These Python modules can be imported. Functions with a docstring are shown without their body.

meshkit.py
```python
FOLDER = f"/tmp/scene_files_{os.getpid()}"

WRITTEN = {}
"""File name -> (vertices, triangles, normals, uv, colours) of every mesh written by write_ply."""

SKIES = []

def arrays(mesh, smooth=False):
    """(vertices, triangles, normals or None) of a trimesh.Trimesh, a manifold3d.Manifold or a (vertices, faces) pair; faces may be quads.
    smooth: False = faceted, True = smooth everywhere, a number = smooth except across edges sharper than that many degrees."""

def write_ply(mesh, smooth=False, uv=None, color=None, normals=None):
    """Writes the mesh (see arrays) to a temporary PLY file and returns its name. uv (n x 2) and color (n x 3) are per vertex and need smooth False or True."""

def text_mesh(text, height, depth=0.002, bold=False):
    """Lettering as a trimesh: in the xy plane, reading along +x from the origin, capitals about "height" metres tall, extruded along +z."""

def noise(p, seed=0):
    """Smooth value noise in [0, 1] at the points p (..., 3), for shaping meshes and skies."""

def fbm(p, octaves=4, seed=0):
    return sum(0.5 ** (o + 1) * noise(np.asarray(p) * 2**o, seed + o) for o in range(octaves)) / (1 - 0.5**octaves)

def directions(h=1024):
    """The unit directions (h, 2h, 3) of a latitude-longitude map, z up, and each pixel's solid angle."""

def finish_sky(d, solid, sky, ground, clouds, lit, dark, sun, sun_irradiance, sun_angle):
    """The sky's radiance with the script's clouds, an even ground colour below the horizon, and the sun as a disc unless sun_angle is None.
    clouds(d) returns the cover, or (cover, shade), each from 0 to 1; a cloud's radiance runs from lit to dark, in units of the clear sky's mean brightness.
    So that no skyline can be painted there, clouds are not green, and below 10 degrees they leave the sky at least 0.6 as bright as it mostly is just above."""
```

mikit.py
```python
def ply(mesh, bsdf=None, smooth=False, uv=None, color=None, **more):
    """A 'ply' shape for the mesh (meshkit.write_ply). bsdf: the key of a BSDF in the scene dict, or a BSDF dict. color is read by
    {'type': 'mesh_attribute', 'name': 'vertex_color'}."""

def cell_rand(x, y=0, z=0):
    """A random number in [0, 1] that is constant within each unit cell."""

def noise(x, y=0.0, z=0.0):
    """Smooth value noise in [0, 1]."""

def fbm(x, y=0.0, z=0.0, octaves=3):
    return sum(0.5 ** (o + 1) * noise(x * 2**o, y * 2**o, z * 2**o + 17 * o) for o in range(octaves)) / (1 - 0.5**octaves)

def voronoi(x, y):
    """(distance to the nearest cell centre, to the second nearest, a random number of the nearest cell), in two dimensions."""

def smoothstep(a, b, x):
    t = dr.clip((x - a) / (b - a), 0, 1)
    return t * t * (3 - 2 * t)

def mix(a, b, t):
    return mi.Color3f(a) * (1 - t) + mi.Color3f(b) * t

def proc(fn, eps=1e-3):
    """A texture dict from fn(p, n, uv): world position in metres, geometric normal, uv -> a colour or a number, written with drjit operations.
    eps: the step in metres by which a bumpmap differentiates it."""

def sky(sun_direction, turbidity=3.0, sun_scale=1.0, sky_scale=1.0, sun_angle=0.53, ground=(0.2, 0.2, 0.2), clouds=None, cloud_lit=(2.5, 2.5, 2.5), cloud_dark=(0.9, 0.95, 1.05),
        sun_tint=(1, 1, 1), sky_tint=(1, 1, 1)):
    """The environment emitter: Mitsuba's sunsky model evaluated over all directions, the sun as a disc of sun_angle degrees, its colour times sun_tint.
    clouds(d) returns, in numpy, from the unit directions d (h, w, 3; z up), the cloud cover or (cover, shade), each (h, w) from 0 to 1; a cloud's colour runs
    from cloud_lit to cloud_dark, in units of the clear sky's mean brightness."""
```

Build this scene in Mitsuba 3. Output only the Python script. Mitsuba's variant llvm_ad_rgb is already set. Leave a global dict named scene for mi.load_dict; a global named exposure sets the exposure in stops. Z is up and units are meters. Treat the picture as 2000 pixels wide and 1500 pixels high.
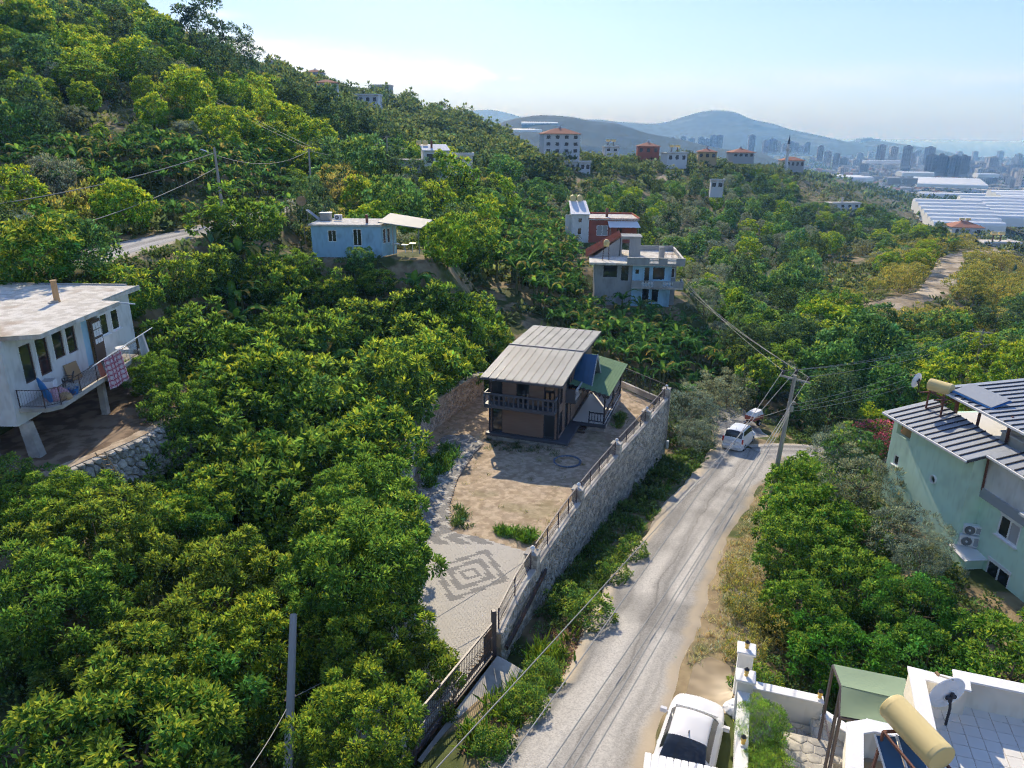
import math, random
import numpy as np, trimesh, manifold3d, shapely
import shapely.geometry as sg
import drjit as dr
import mitsuba as mi
import mikit, meshkit
from scipy.interpolate import RBFInterpolator
from scipy.spatial import Voronoi, cKDTree

T = mi.ScalarTransform4f
scene, labels = {}, {}

# ------------------------------------------------------------------ camera
PITCH, ROLL, FOV = math.radians(19.3), 0.0092, 71.54
FWD = np.array([0, math.cos(PITCH), -math.sin(PITCH)])
_up0 = np.array([0, math.sin(PITCH), math.cos(PITCH)])
RGT = np.array([math.cos(ROLL), 0, 0]) + math.sin(ROLL) * _up0
UPV = -math.sin(ROLL) * np.array([1.0, 0, 0]) + math.cos(ROLL) * _up0
scene['camera'] = {'type': 'perspective', 'fov': FOV, 'fov_axis': 'x', 'near_clip': 0.5, 'far_clip': 90000.0,
                   'to_world': T().look_at(origin=[0, 0, 0], target=FWD.tolist(), up=UPV.tolist()),
                   'medium': {'type': 'ref', 'id': 'haze_air'}}
# ------------------------------------------------------------------ light
SUN_AZ, SUN_EL = math.radians(-9.0), math.radians(33.0)
SUN = [math.sin(SUN_AZ) * math.cos(SUN_EL), math.cos(SUN_AZ) * math.cos(SUN_EL), math.sin(SUN_EL)]


def cloud_cover(d):
    """Thin cirrus: one long streak to the left over the ridge, fainter wisps elsewhere."""
    x, y, z = d[..., 0], d[..., 1], d[..., 2]
    az, el = np.degrees(np.arctan2(x, y)), np.degrees(np.arcsin(np.clip(z, -1, 1)))
    q = np.stack([az * 0.22 + 0.5 * el, el * 1.3, 0 * az], -1)
    n = meshkit.fbm(q + 3.3, 5)
    n2 = meshkit.fbm(q * 3.1 + 9.7, 4)
    axis = 5.3 - 0.085 * (az + 18)
    width = 0.85 * np.clip(1 - (az + 3.5) / 2.6, 0, 1)
    main = np.exp(-((el - axis + 1.1 * (n - 0.5)) / np.maximum(width, 0.05)) ** 2) * np.clip((az + 38) / 8, 0, 1) * (az < 1.5)
    streak2 = np.exp(-((el - 7.5 + 0.02 * (az + 20)) / 0.2) ** 2) * np.exp(-((az + 20.5) / 1.6) ** 2)
    veil = np.exp(-((el - 3.6) / 1.2) ** 2) * 0.28 * np.clip(n * 2.2 - 0.7, 0, 1)
    high = np.clip((meshkit.fbm(q * 0.35 + 21, 5) - 0.5) * 1.2, 0, 0.12) * np.clip((el - 4) / 20, 0, 1)
    return np.clip(main * np.clip(0.35 + 1.5 * (n2 - 0.25), 0, 1) * 0.85 + streak2 * 0.7 * n2 + veil + high, 0, 0.9)


scene['sky'] = mikit.sky(SUN, turbidity=2.2, sun_scale=0.92, sky_scale=1.28, sky_tint=(0.66, 0.70, 0.94), sun_tint=(0.90, 1.0, 1.15), ground=(0.16, 0.17, 0.12),
                         clouds=cloud_cover, cloud_lit=(3.6, 3.5, 3.4), cloud_dark=(2.8, 2.8, 2.9))
exposure = 2.4
# the air: far things fade to blue
SEA = -120.0
scene['haze_air'] = {'type': 'homogeneous', 'albedo': {'type': 'rgb', 'value': [0.74, 0.88, 0.98]}, 'sigma_t': {'type': 'rgb', 'value': [0.65e-4, 1.2e-4, 2.1e-4]}}
HAZE_TOP, HAZE_BOT, HAZE_R = 330.0, -150.0, 26000.0
scene['haze'] = {'type': 'cube', 'to_world': T().translate([0, 0, (HAZE_TOP + HAZE_BOT) / 2]).scale([HAZE_R, HAZE_R, (HAZE_TOP - HAZE_BOT) / 2]),
                 'bsdf': {'type': 'null'}, 'interior': {'type': 'ref', 'id': 'haze_air'}}
labels['haze'] = {'label': 'pale blue haze in the air over the valley and city', 'category': 'haze', 'kind': 'stuff'}

# ------------------------------------------------------------------ helpers
rng = np.random.default_rng(7)


def mat(name, d):
    scene[name] = d
    return name


def rgb(*c):
    return {'type': 'rgb', 'value': list(c)}


def rough(name, c, r=0.8, spec=0.3, **k):
    return mat(name, {'type': 'twosided', 'bsdf': {'type': 'principled', 'base_color': c if isinstance(c, dict) else rgb(*c), 'roughness': r, 'specular': spec, **k}})


def key_for(name):
    if name not in scene and name not in labels and not any(k.startswith(name + '__') for k in _parts.get(name, [])):
        return name
    n = _count.get(name, 0)
    while True:
        n += 1
        k = f'{name}_{n:03d}'
        if k not in scene and k not in labels:
            _count[name] = n
            return k


_parts, _count = {}, {}


def thing(name, label, category, group=None, kind=None):
    k = key_for(name)
    labels[k] = {'label': label, 'category': category}
    if group:
        labels[k]['group'] = group
    if kind:
        labels[k]['kind'] = kind
    return k


def part(parent, name, mesh, bsdf, label=None, smooth=False, kind=None, **k):
    """One entry under its thing (or part); returns its key."""
    key = key_for(parent + '__' + name)
    scene[key] = mikit.ply(mesh, bsdf, smooth, **k)
    if label or kind:
        labels[key] = {}
        if label:
            labels[key]['label'] = label
        if kind:
            labels[key]['kind'] = kind
    return key


def single(name, mesh, bsdf, label, category, group=None, kind=None, smooth=False, **k):
    key = thing(name, label, category, group, kind)
    scene[key] = mikit.ply(mesh, bsdf, smooth, **k)
    return key


def setting(name, mesh, bsdf, label=None, smooth=False, **k):
    key = key_for(name)
    labels[key] = {'kind': 'structure'}
    if label:
        labels[key]['label'] = label
    scene[key] = mikit.ply(mesh, bsdf, smooth, **k)
    return key


def cat(ms):
    return trimesh.util.concatenate(ms)


_BV = np.array([[x, y, z] for x in (-.5, .5) for y in (-.5, .5) for z in (-.5, .5)], float)
_BF = np.array([[0, 1, 3], [0, 3, 2], [4, 6, 7], [4, 7, 5], [0, 4, 5], [0, 5, 1], [2, 3, 7], [2, 7, 6], [0, 2, 6], [0, 6, 4], [1, 5, 7], [1, 7, 3]])


def box(x0, x1, y0, y1, z0, z1, M=None):
    v = _BV * [x1 - x0, y1 - y0, z1 - z0] + [(x0 + x1) / 2, (y0 + y1) / 2, (z0 + z1) / 2]
    if M is not None:
        v = v @ M[:3, :3].T + M[:3, 3]
    return trimesh.Trimesh(v, _BF, process=False)


def cbox(x0, x1, y0, y1, z0, z1, M=None, b=0.02):
    """A box with bevelled edges (hull of its inset corners)."""
    b = min(b, (x1 - x0) / 3, (y1 - y0) / 3, (z1 - z0) / 3)
    s = _BV * 2
    pts = np.vstack([s * [(x1 - x0) / 2 - a, (y1 - y0) / 2 - c, (z1 - z0) / 2 - e] for a, c, e in ((0, b, b), (b, 0, b), (b, b, 0))]) + [(x0 + x1) / 2, (y0 + y1) / 2, (z0 + z1) / 2]
    m = trimesh.Trimesh(*_hull(pts), process=False)
    if M is not None:
        m.apply_transform(M)
    return m


def _hull(pts):
    h = manifold3d.Manifold.hull_points(np.ascontiguousarray(pts, np.float64)).to_mesh()
    return np.array(h.vert_properties[:, :3]), np.array(h.tri_verts)


def hull(pts):
    return trimesh.Trimesh(*_hull(np.asarray(pts, float)), process=False)


def frame(x, y, z, deg=0.0):
    """Local axes at a point, turned about the vertical (degrees, counter-clockwise from above)."""
    c, s = math.cos(math.radians(deg)), math.sin(math.radians(deg))
    return np.array([[c, -s, 0, x], [s, c, 0, y], [0, 0, 1, z], [0, 0, 0, 1.0]])


def span(a, b):
    """Local axes at a: x towards b, z up as far as possible."""
    a, b = np.asarray(a, float), np.asarray(b, float)
    x = (b - a) / np.linalg.norm(b - a)
    z = np.array([0, 0, 1.0]) if abs(x[2]) < 0.95 else np.array([0, 1.0, 0])
    y = np.cross(z, x); y /= np.linalg.norm(y)
    M = np.eye(4); M[:3, 0], M[:3, 1], M[:3, 2], M[:3, 3] = x, y, np.cross(x, y), a
    return M


def beam(a, b, w=0.05, h=None):
    """A square bar between two points."""
    h = h or w
    return box(0, float(np.linalg.norm(np.subtract(b, a))), -w / 2, w / 2, -h / 2, h / 2, span(a, b))


def tube(pts, r, n=8, close=True):
    p = np.asarray(pts, float)
    r = np.broadcast_to(r, (len(p),))
    t = np.gradient(p, axis=0); t /= np.linalg.norm(t, axis=1, keepdims=True) + 1e-12
    a = np.cross(t, np.where(np.abs(t[:, 2:]) < 0.9, [0, 0, 1.0], [1.0, 0, 0])); a /= np.linalg.norm(a, axis=1, keepdims=True) + 1e-12
    b = np.cross(t, a)
    g = np.arange(n) * 2 * np.pi / n
    v = (p[:, None] + r[:, None, None] * (np.cos(g)[None, :, None] * a[:, None] + np.sin(g)[None, :, None] * b[:, None])).reshape(-1, 3)
    i, j = np.meshgrid(np.arange(len(p) - 1), np.arange(n), indexing='ij')
    q = np.stack([i * n + j, i * n + (j + 1) % n, (i + 1) * n + (j + 1) % n, (i + 1) * n + j], -1).reshape(-1, 4)
    f = np.vstack([q[:, [0, 1, 2]], q[:, [0, 2, 3]]])
    if close:
        L = len(p)
        v = np.vstack([v, p[:1], p[-1:]])
        k = np.arange(n)
        f = np.vstack([f, np.stack([(k + 1) % n, k, k * 0 + L * n], 1), np.stack([(L - 1) * n + k, (L - 1) * n + (k + 1) % n, k * 0 + L * n + 1], 1)])
    return trimesh.Trimesh(v, f, process=False)


def lathe(profile, n=20, M=None):
    """(r, z) profile turned about the local z axis."""
    pr = np.asarray(profile, float)
    g = np.arange(n) * 2 * np.pi / n
    v = np.stack([pr[:, None, 0] * np.cos(g), pr[:, None, 0] * np.sin(g), np.broadcast_to(pr[:, None, 1], (len(pr), n))], -1).reshape(-1, 3)
    i, j = np.meshgrid(np.arange(len(pr) - 1), np.arange(n), indexing='ij')
    q = np.stack([i * n + j, i * n + (j + 1) % n, (i + 1) * n + (j + 1) % n, (i + 1) * n + j], -1).reshape(-1, 4)
    m = trimesh.Trimesh(v, np.vstack([q[:, [0, 1, 2]], q[:, [0, 2, 3]]]), process=False)
    if M is not None:
        m.apply_transform(M)
    return m


def prism(poly, z0, z1, M=None):
    """A plan outline (list of xy or a shapely polygon) extruded upwards."""
    p = poly if isinstance(poly, sg.Polygon) else sg.Polygon(poly)
    m = trimesh.creation.extrude_polygon(p.buffer(0), z1 - z0, engine='earcut')
    m.apply_translation([0, 0, z0])
    if M is not None:
        m.apply_transform(M)
    return m


def slab(corners, t):
    """A four-cornered (or more) flat piece given by its top corners, thickness t downwards."""
    c = np.asarray(corners, float)
    return hull(np.vstack([c, c - [0, 0, t]]))


def wall_mesh(x0, x1, z0, z1, holes, thick, M):
    """A wall in the local xz plane (outer face at y = 0, body towards +y) with openings (x0, x1, z0, z1)."""
    p = sg.box(x0, z0, x1, z1)
    for h in holes:
        p = p.difference(sg.box(h[0], h[2], h[1], h[3]))
    gs = getattr(p, 'geoms', [p])
    ms = []
    for g in gs:
        m = trimesh.creation.extrude_polygon(g, thick, engine='earcut')
        v = np.array(m.vertices)
        m = trimesh.Trimesh(np.stack([v[:, 0], v[:, 2], v[:, 1]], 1), np.array(m.faces)[:, ::-1], process=False)
        ms.append(m)
    m = cat(ms)
    m.apply_transform(M)
    return m


def ray(u, v):
    return FWD + RGT * (u - 1000) / 1388.0 + UPV * (750 - v) / 1388.0


def at(u, v, Z):
    """A surveyed point: sight line through (u, v), at depth Z metres."""
    return ray(u, v) * Z


def atz(u, v, z):
    d = ray(u, v)
    return d * z / d[2]


def aty(u, v, y):
    d = ray(u, v)
    return d * y / d[1]


def W(p, M):
    return (M @ np.array([*p, 1.0]))[:3]
# ------------------------------------------------------------------ building frames and the flat ground they stand on
HF = frame(-1.6, 47.9, -20.9, -18)           # dark wooden house
GF = frame(21.71, 30.31, -19.35, 5)          # green house
CF = frame(10.18, 90.37, -20.3, -5)          # bare concrete house
RF = frame(12.52, 123.3, -17.0, 0)           # red and white house
BF = frame(-13.7, 74.4, -11.5, 0)            # blue house
LF = frame(-25.6, 34.3, -13.6, 90)           # white flat-roofed house: local x runs along its long balcony wall, y into it


def plan(M, x0, x1, y0, y1):
    return sg.Polygon([W((x, y, 0), M)[:2] for x, y in ((x0, y0), (x1, y0), (x1, y1), (x0, y1))])


TERR_POLY = sg.Polygon([(6.4, 8), (14, 8), (14, 17.5), (11.2, 18.4), (8.0, 19.6), (7.5, 19.2)])
FLATS = [(sg.Polygon([(-29, 30.4), (-26.6, 31.0), (-24.2, 32.0), (-22.5, 35.0), (-21.4, 37.9), (-21.1, 40.8), (-22.2, 46), (-29, 46)]), -16.4, 1.0),
         (plan(GF, -1.2, 9, -7, 8), -19.45, 3.0), (TERR_POLY, -18.2, 1.2), (plan(CF, -1, 12.5, -1.5, 11), -20.6, 4.0), (plan(RF, -4, 9, -1, 9), -17.3, 4.0), (plan(BF, -8, 5, -.5, 6), -12.2, 7)]
FOOTPRINTS = [plan(HF, -.5, 8.3, -1, 12), plan(GF, -.6, 10, -8, 8), plan(CF, -.8, 12, -2, 11), plan(RF, -4, 9, -1.5, 9), plan(BF, -7.5, 5, -2, 6), TERR_POLY,
              sg.Polygon([(-36, 33), (-24, 30.8), (-21.6, 34.6), (-21.0, 38), (-21.6, 41), (-23.9, 46.5), (-36, 48)]), sg.Polygon([(4, 15), (8.2, 15), (8.2, 22.5), (6.5, 22.5)])]
# ------------------------------------------------------------------ terrain
# surveyed heights: (u, v, distance ahead, height of what is seen above the ground)
SURVEY = [
 # near left slope under the grove
 (100, 1450, 15, 4), (300, 1380, 18, 4.5), (600, 1450, 18, 3.5), (500, 1150, 24, 5), (250, 1250, 21, 4), (600, 1000, 32, 5.5), (700, 850, 40, 5),
 (350, 950, 32, 5), (60, 880, 35, 0), (200, 870, 37, 0), (150, 950, 32.5, 0.6), (560, 760, 46, 5), (330, 720, 46, 5), (780, 720, 55, 5), (450, 600, 56, 5), (650, 620, 62, 5),
 (200, 540, 55, 3), (60, 520, 55, 3), (330, 467, 68, 0), (400, 455, 72, 0), (250, 480, 64, 0), (720, 500, 75, 3.0), (850, 560, 75, 3),
 (950, 600, 72, 3.5), (1100, 640, 70, 4), (1000, 480, 92, 4), (1080, 520, 90, 3.5), (1150, 590, 88, 2.5), (1300, 585, 90, 1.5), (1250, 690, 68, 3), (1330, 740, 63, 3), (1390, 800, 59, 3),
 # hillside to the left
 (330, 410, 80, 2.5), (100, 420, 75, 5), (300, 300, 92, 3), (500, 330, 95, 3), (100, 280, 92, 3), (30, 330, 80, 4), (180, 220, 115, 1), (60, 200, 115, 4), (300, 170, 135, 0.5),
 (60, 60, 130, 8), (200, 90, 150, 7), (250, 10, 260, 5), (330, 30, 190, 8), (440, 130, 170, 9), (420, 220, 130, 6), (560, 200, 170, 6), (650, 240, 160, 8), (620, 400, 100, 5),
 (700, 320, 150, 5), (800, 300, 200, 2), (850, 330, 160, 6), (535, 128, 520, 6), (620, 142, 480, 4), (740, 176, 440, 5), (830, 200, 420, 6), (915, 222, 420, 5), (650, 190, 300, 5), (760, 230, 300, 4), (850, 260, 280, 5), (950, 260, 330, 5),
 # the spur with the far houses, and the ravine before it
 (950, 300, 250, 6), (1095, 300, 255, 0), (1130, 335, 235, 0), (1200, 300, 280, 5), (1000, 340, 190, 6), (1050, 380, 170, 6), (1175, 470, 122, 0), (1100, 420, 140, 5), (1250, 420, 165, 6),
 (1305, 340, 290, 0), (1340, 305, 330, 0), (1440, 310, 350, 6), (1538, 332, 450, 0), (1600, 352, 480, 5), (1300, 370, 240, 3), (1450, 370, 290, 4), (1550, 390, 330, 3), (1650, 398, 400, 0),
 (1400, 440, 190, 6), (1500, 480, 170, 7), (1600, 440, 230, 7), (1700, 450, 260, 5), (1720, 420, 370, 3), (1640, 410, 330, 0), (1450, 540, 120, 5), (1600, 520, 150, 2), (1750, 500, 190, 2), (1890, 460, 300, 0), (1950, 480, 230, 0),
 (1850, 520, 165, 0), (1800, 580, 128, 0), (1720, 600, 118, 0), (1950, 560, 140, 3), (1980, 640, 105, 3), (1850, 680, 88, 3), (1650, 680, 80, 4), (1550, 650, 85, 4), (1450, 620, 88, 3.5), (1720, 760, 65, 4), (1950, 720, 80, 2), (1600, 790, 60, 4), (1980, 780, 64, 0),
 (1820, 446, 520, 0), (1990, 470, 520, 0), (1800, 420, 590, 0), (1900, 400, 640, 0), (1800, 392, 800, 0), (1750, 350, 1500, 0), (1400, 300, 1900, 4), (1990, 380, 1100, 0), (1640, 350, 800, 0),
 # the orchard on the right and the green house
 (1560, 870, 55, 0.2), (1600, 960, 40, 2.5), (1700, 1150, 27, 2.5), (1800, 1110, 27.5, 0), (1850, 1250, 22, 2.5), (1480, 1180, 27.5, 0.4), (1450, 1290, 22.5, 0.2), (1600, 1300, 21.5, 2.5), (1460, 1450, 17, 0.1),
]
_pts = []
for u, v, y, h in SURVEY:
    p = aty(u, v, y); _pts.append((p[0], p[1], p[2] - h))
_pts += [(-60, 5, -17), (-40, -30, -14), (0, -25, -13), (40, -20, -16), (60, 20, -24), (-110, 40, 4), (70, 45, -27), (-200, 90, 45), (-300, 250, 80), (-420, 480, 120), (120, -60, -20), (-100, -100, 5), (110, 60, -33), (0, -150, 0), (200, 0, -40), (-30, 12, -18.5), (-14, 10, -18.5),
         (-700, 0, 160), (-250, -150, 60), (250, -250, -40), (400, 100, -75), (700, 300, -105), (600, -400, -100), (-800, 700, 200), (-300, 800, 60), (-900, -700, 200), (300, 1900, -108), (0, 900, -40), (100, 650, -28), (-100, 600, 15)]
_pts = np.array(_pts)
ROAD_L = np.array([(-4.6, 6, -16.4), (-2.2, 11.5, -17.4), (-.52, 16.56, -18.2), (.81, 19.31, -18.7), (2.04, 21.7, -19.2), (3.97, 27.27, -20.3), (7.89, 36.37, -22.1), (11.94, 44.8, -23.4), (15.2, 50.5, -24.1), (17.2, 55, -24.5), (18.5, 60, -24.9), (19.6, 66, -25.4)])
ROAD_R = np.array([(1.2, 6, -16.4), (2.6, 11.5, -17.4), (4.09, 16.6, -18.2), (5.23, 19.37, -18.7), (6.32, 21.75, -19.2), (8.68, 27.33, -20.3), (12.71, 36.45, -22.1), (17.38, 44.91, -23.4), (20.6, 50.2, -24.1), (22.3, 54, -24.5), (22.6, 59, -24.9), (22.9, 66, -25.4)])


def curve(p, n):
    """Points evenly spread along a smooth curve through p."""
    from scipy.interpolate import PchipInterpolator
    p = np.asarray(p, float)
    s = np.concatenate([[0], np.cumsum(np.linalg.norm(np.diff(p[:, :2], axis=0), axis=1))])
    return PchipInterpolator(s, p)(np.linspace(0, s[-1], n))


ROAD_C = curve((ROAD_L + ROAD_R) / 2, 160)
BRANCH = curve([(20.2, 53.0, -24.35), (24, 53.6, -24.5), (28, 53.2, -24.8), (33, 51.5, -25.3), (40, 49, -26)], 60)
UPPER = curve([atz(150, 512, -9.6), atz(270, 478, -9.6), atz(390, 452, -9.6), aty(470, 425, 84), aty(560, 400, 100), aty(640, 370, 130)], 80)
UPPER[:, 2] = np.linspace(UPPER[0, 2], UPPER[-1, 2], len(UPPER))
TRACK = curve([aty(1690, 622, 116), aty(1740, 594, 121), aty(1815, 575, 130), aty(1842, 545, 147), aty(1846, 522, 163), aty(1880, 499, 192), aty(1960, 488, 215)], 60)
FARROAD = curve([aty(1285, 352, 270), aty(1305, 343, 288), aty(1318, 332, 300), aty(1303, 322, 325), aty(1310, 314, 340)], 40)
_all = np.vstack([_pts, ROAD_C[::16] - [0, 0, .05], ROAD_L[2:-2:2] - [1.2, 0, 0.1], ROAD_R[1:-2] + [1.0, 0, 0], BRANCH[::15], UPPER[::16], TRACK[::12]])


def _warp(x, y):
    r = np.hypot(x, y) + 25
    k = np.log(r) * 12 / r
    return np.stack([x * k, y * k], -1)


_q, _keep = _warp(_all[:, 0], _all[:, 1]), []
for i in range(len(_q)):
    if all(np.hypot(*(_q[i] - _q[j])) > 0.12 for j in _keep):
        _keep.append(i)
_rbf = RBFInterpolator(_q[_keep], _all[_keep, 2], kernel='linear', smoothing=0.02)

# the walled yard: its outer wall line (top of wall), its inner edge, its surface
WALL = np.array([(-.5, 23.1, -18.5), (.2, 25.6, -18.6), (1.6, 29.6, -18.85), (3.9, 35.6, -19.25), (6.75, 42.06, -19.6), (9.8, 48.3, -19.8), (12.64, 54.31, -20.0)])
WALL = curve(WALL, 90)
GATE0, GATE1 = np.array([-.62, 22.9, -19.2]), np.array([-3.05, 17.6, -18.9])
INNER = curve([(-4.6, 17.4, -18.4), (-4.7, 22, -18.6), (-4.9, 27, -18.6), (-5.4, 32, -18.6), (-6.1, 38.0, -18.7), (-6.5, 43, -18.8), (-6.3, 47.6, -18.9), (-4.6, 53, -19.0), (-2.6, 57.2, -19.2)], 80)
YARD = sg.Polygon(np.vstack([WALL[:, :2], [(9.8, 59.4)], INNER[::-1, :2], [GATE1[:2] + [-.2, -.3]], [GATE0[:2]]])).buffer(0)


def yard_z(x, y):
    return np.interp(y, [10, 18, 23, 47, 70], [-18.75, -18.95, -19.2, -20.9, -21.0])


def seg_dist(x, y, line):
    """Distance of points to a polyline, and the line's height there."""
    t = cKDTree(line[:, :2])
    d, i = t.query(np.stack([x, y], -1))
    return d, line[i, 2]


def ss(a, b, x):
    t = np.clip((x - a) / (b - a), 0, 1)
    return t * t * (3 - 2 * t)


GREEN = frame(0, 0, 0)
_track_w = lambda: 5.0


def terrain(x, y, raw=False):
    x, y = np.asarray(x, float), np.asarray(y, float)
    sh = x.shape
    x, y = x.ravel(), y.ravel()
    r = np.hypot(x, y)
    z = _rbf(_warp(x, y))
    n = (meshkit.fbm(np.stack([x * .11, y * .11, 0 * x], -1), 4, 3) - .5)
    z = z + n * np.clip(r / 60, 0.25, 2.0) * np.clip(1.4 - r / 900, 0, 1) * 1.2
    far = ss(900, 1700, r) * ss(-0.4, -0.05, x / r + 0.28 * (y > 0)) * (y > 0)
    z = z * (1 - far) + (-113 + 3 * n) * far
    for line, w, f in ((ROAD_C, 3.3, 2.4), (BRANCH, 2.3, 2.0), (UPPER, 2.6, 7.0), (TRACK, 3.0, 5.0), (FARROAD, 2.5, 3)):
        d, zl = seg_dist(x, y, line)
        if line is ROAD_C:
            zl = np.interp(y, ROAD_C[:, 1], ROAD_C[:, 2])
        k = 1 - ss(w, w + f, d)
        z = z * (1 - k) + (zl - 0.07) * k
    # strip below the wall follows the road
    d, _ = seg_dist(x, y, WALL)
    zr = np.interp(y, ROAD_C[:, 1], ROAD_C[:, 2])
    k = (1 - ss(3.5, 6, d)) * (x > np.interp(y, WALL[:, 1], WALL[:, 0]) - .3) * (y < 57) * (y > 20)
    z = z * (1 - k) + (zr - 0.15 - 0.5 * ss(3.0, 0.3, d)) * k
    # left of the inner wall the slope stands at the wall's top
    d, zi = seg_dist(x, y, INNER)
    k = 1 - ss(0.5, 4.5, d)
    left = (x < np.interp(y, INNER[:, 1], INNER[:, 0])) & (y < 57.2) & (y > 15)
    z = np.where(left, z * (1 - k) + (zi - 0.12) * k, z)
    inside = shapely.contains_xy(YARD.buffer(0.1), x, y)
    z = np.where(inside, np.minimum(z, yard_z(x, y) - 0.5), z)
    pts = None
    for poly, tz, f in FLATS:
        x0, y0, x1, y1 = poly.bounds
        m = np.nonzero((x > x0 - f) & (x < x1 + f) & (y > y0 - f) & (y < y1 + f))[0]
        if len(m):
            k = ss(f, 0, shapely.distance(poly, shapely.points(x[m], y[m])))
            z[m] = z[m] * (1 - k) + tz * k
    # the coast
    coast = 5200 + 700 * np.sin(np.arctan2(x, y) * 5) + 500 * np.clip(x / np.maximum(y, 1) - .6, -1, 1)
    z = np.where(y > 0, z - 22 * ss(0, 250, np.hypot(x, y) - coast - 2500 * ss(.45, .1, x / np.maximum(y, 1))), z)
    return z.reshape(sh)



def on_ground(u, v, h=0.0, far=900.0):
    """Where a sight line meets the ground raised by h."""
    d = ray(u, v); d = d / np.linalg.norm(d)
    t = np.geomspace(9, far, 700)
    p = d * t[:, None]
    g = p[:, 2] - terrain(p[:, 0], p[:, 1]) - h
    i = np.argmax(g < 0)
    if g[i] >= 0:
        return None
    if i == 0:
        return p[0]
    k = g[i - 1] / (g[i - 1] - g[i])
    return p[i - 1] * (1 - k) + p[i] * k


def gz(x, y):
    return float(terrain(np.array([x]), np.array([y]))[0])
# ------------------------------------------------------------------ ground materials
fb, ns = mikit.fbm, mikit.noise
mx, sst = mikit.mix, mikit.smoothstep


def f_ground(p, n, uv):
    near = fb(p.x * .45, p.y * .45, 0.0, 3)
    fine = fb(p.x * 3.1, p.y * 3.1, 4.0, 3)
    r = dr.sqrt(p.x * p.x + p.y * p.y)
    dry = mx((0.17, 0.125, 0.075), (0.34, 0.27, 0.16), fine)
    leafy = mx((0.045, 0.062, 0.02), (0.10, 0.12, 0.038), fine)
    c = mx(leafy, dry, sst(.44, .60, near))
    plain = mx((0.05, 0.075, 0.035), (0.17, 0.16, 0.10), sst(.42, .7, fb(p.x * .012, p.y * .012, 2.0, 3)))
    return mx(c, plain, sst(350, 900, r))


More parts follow.
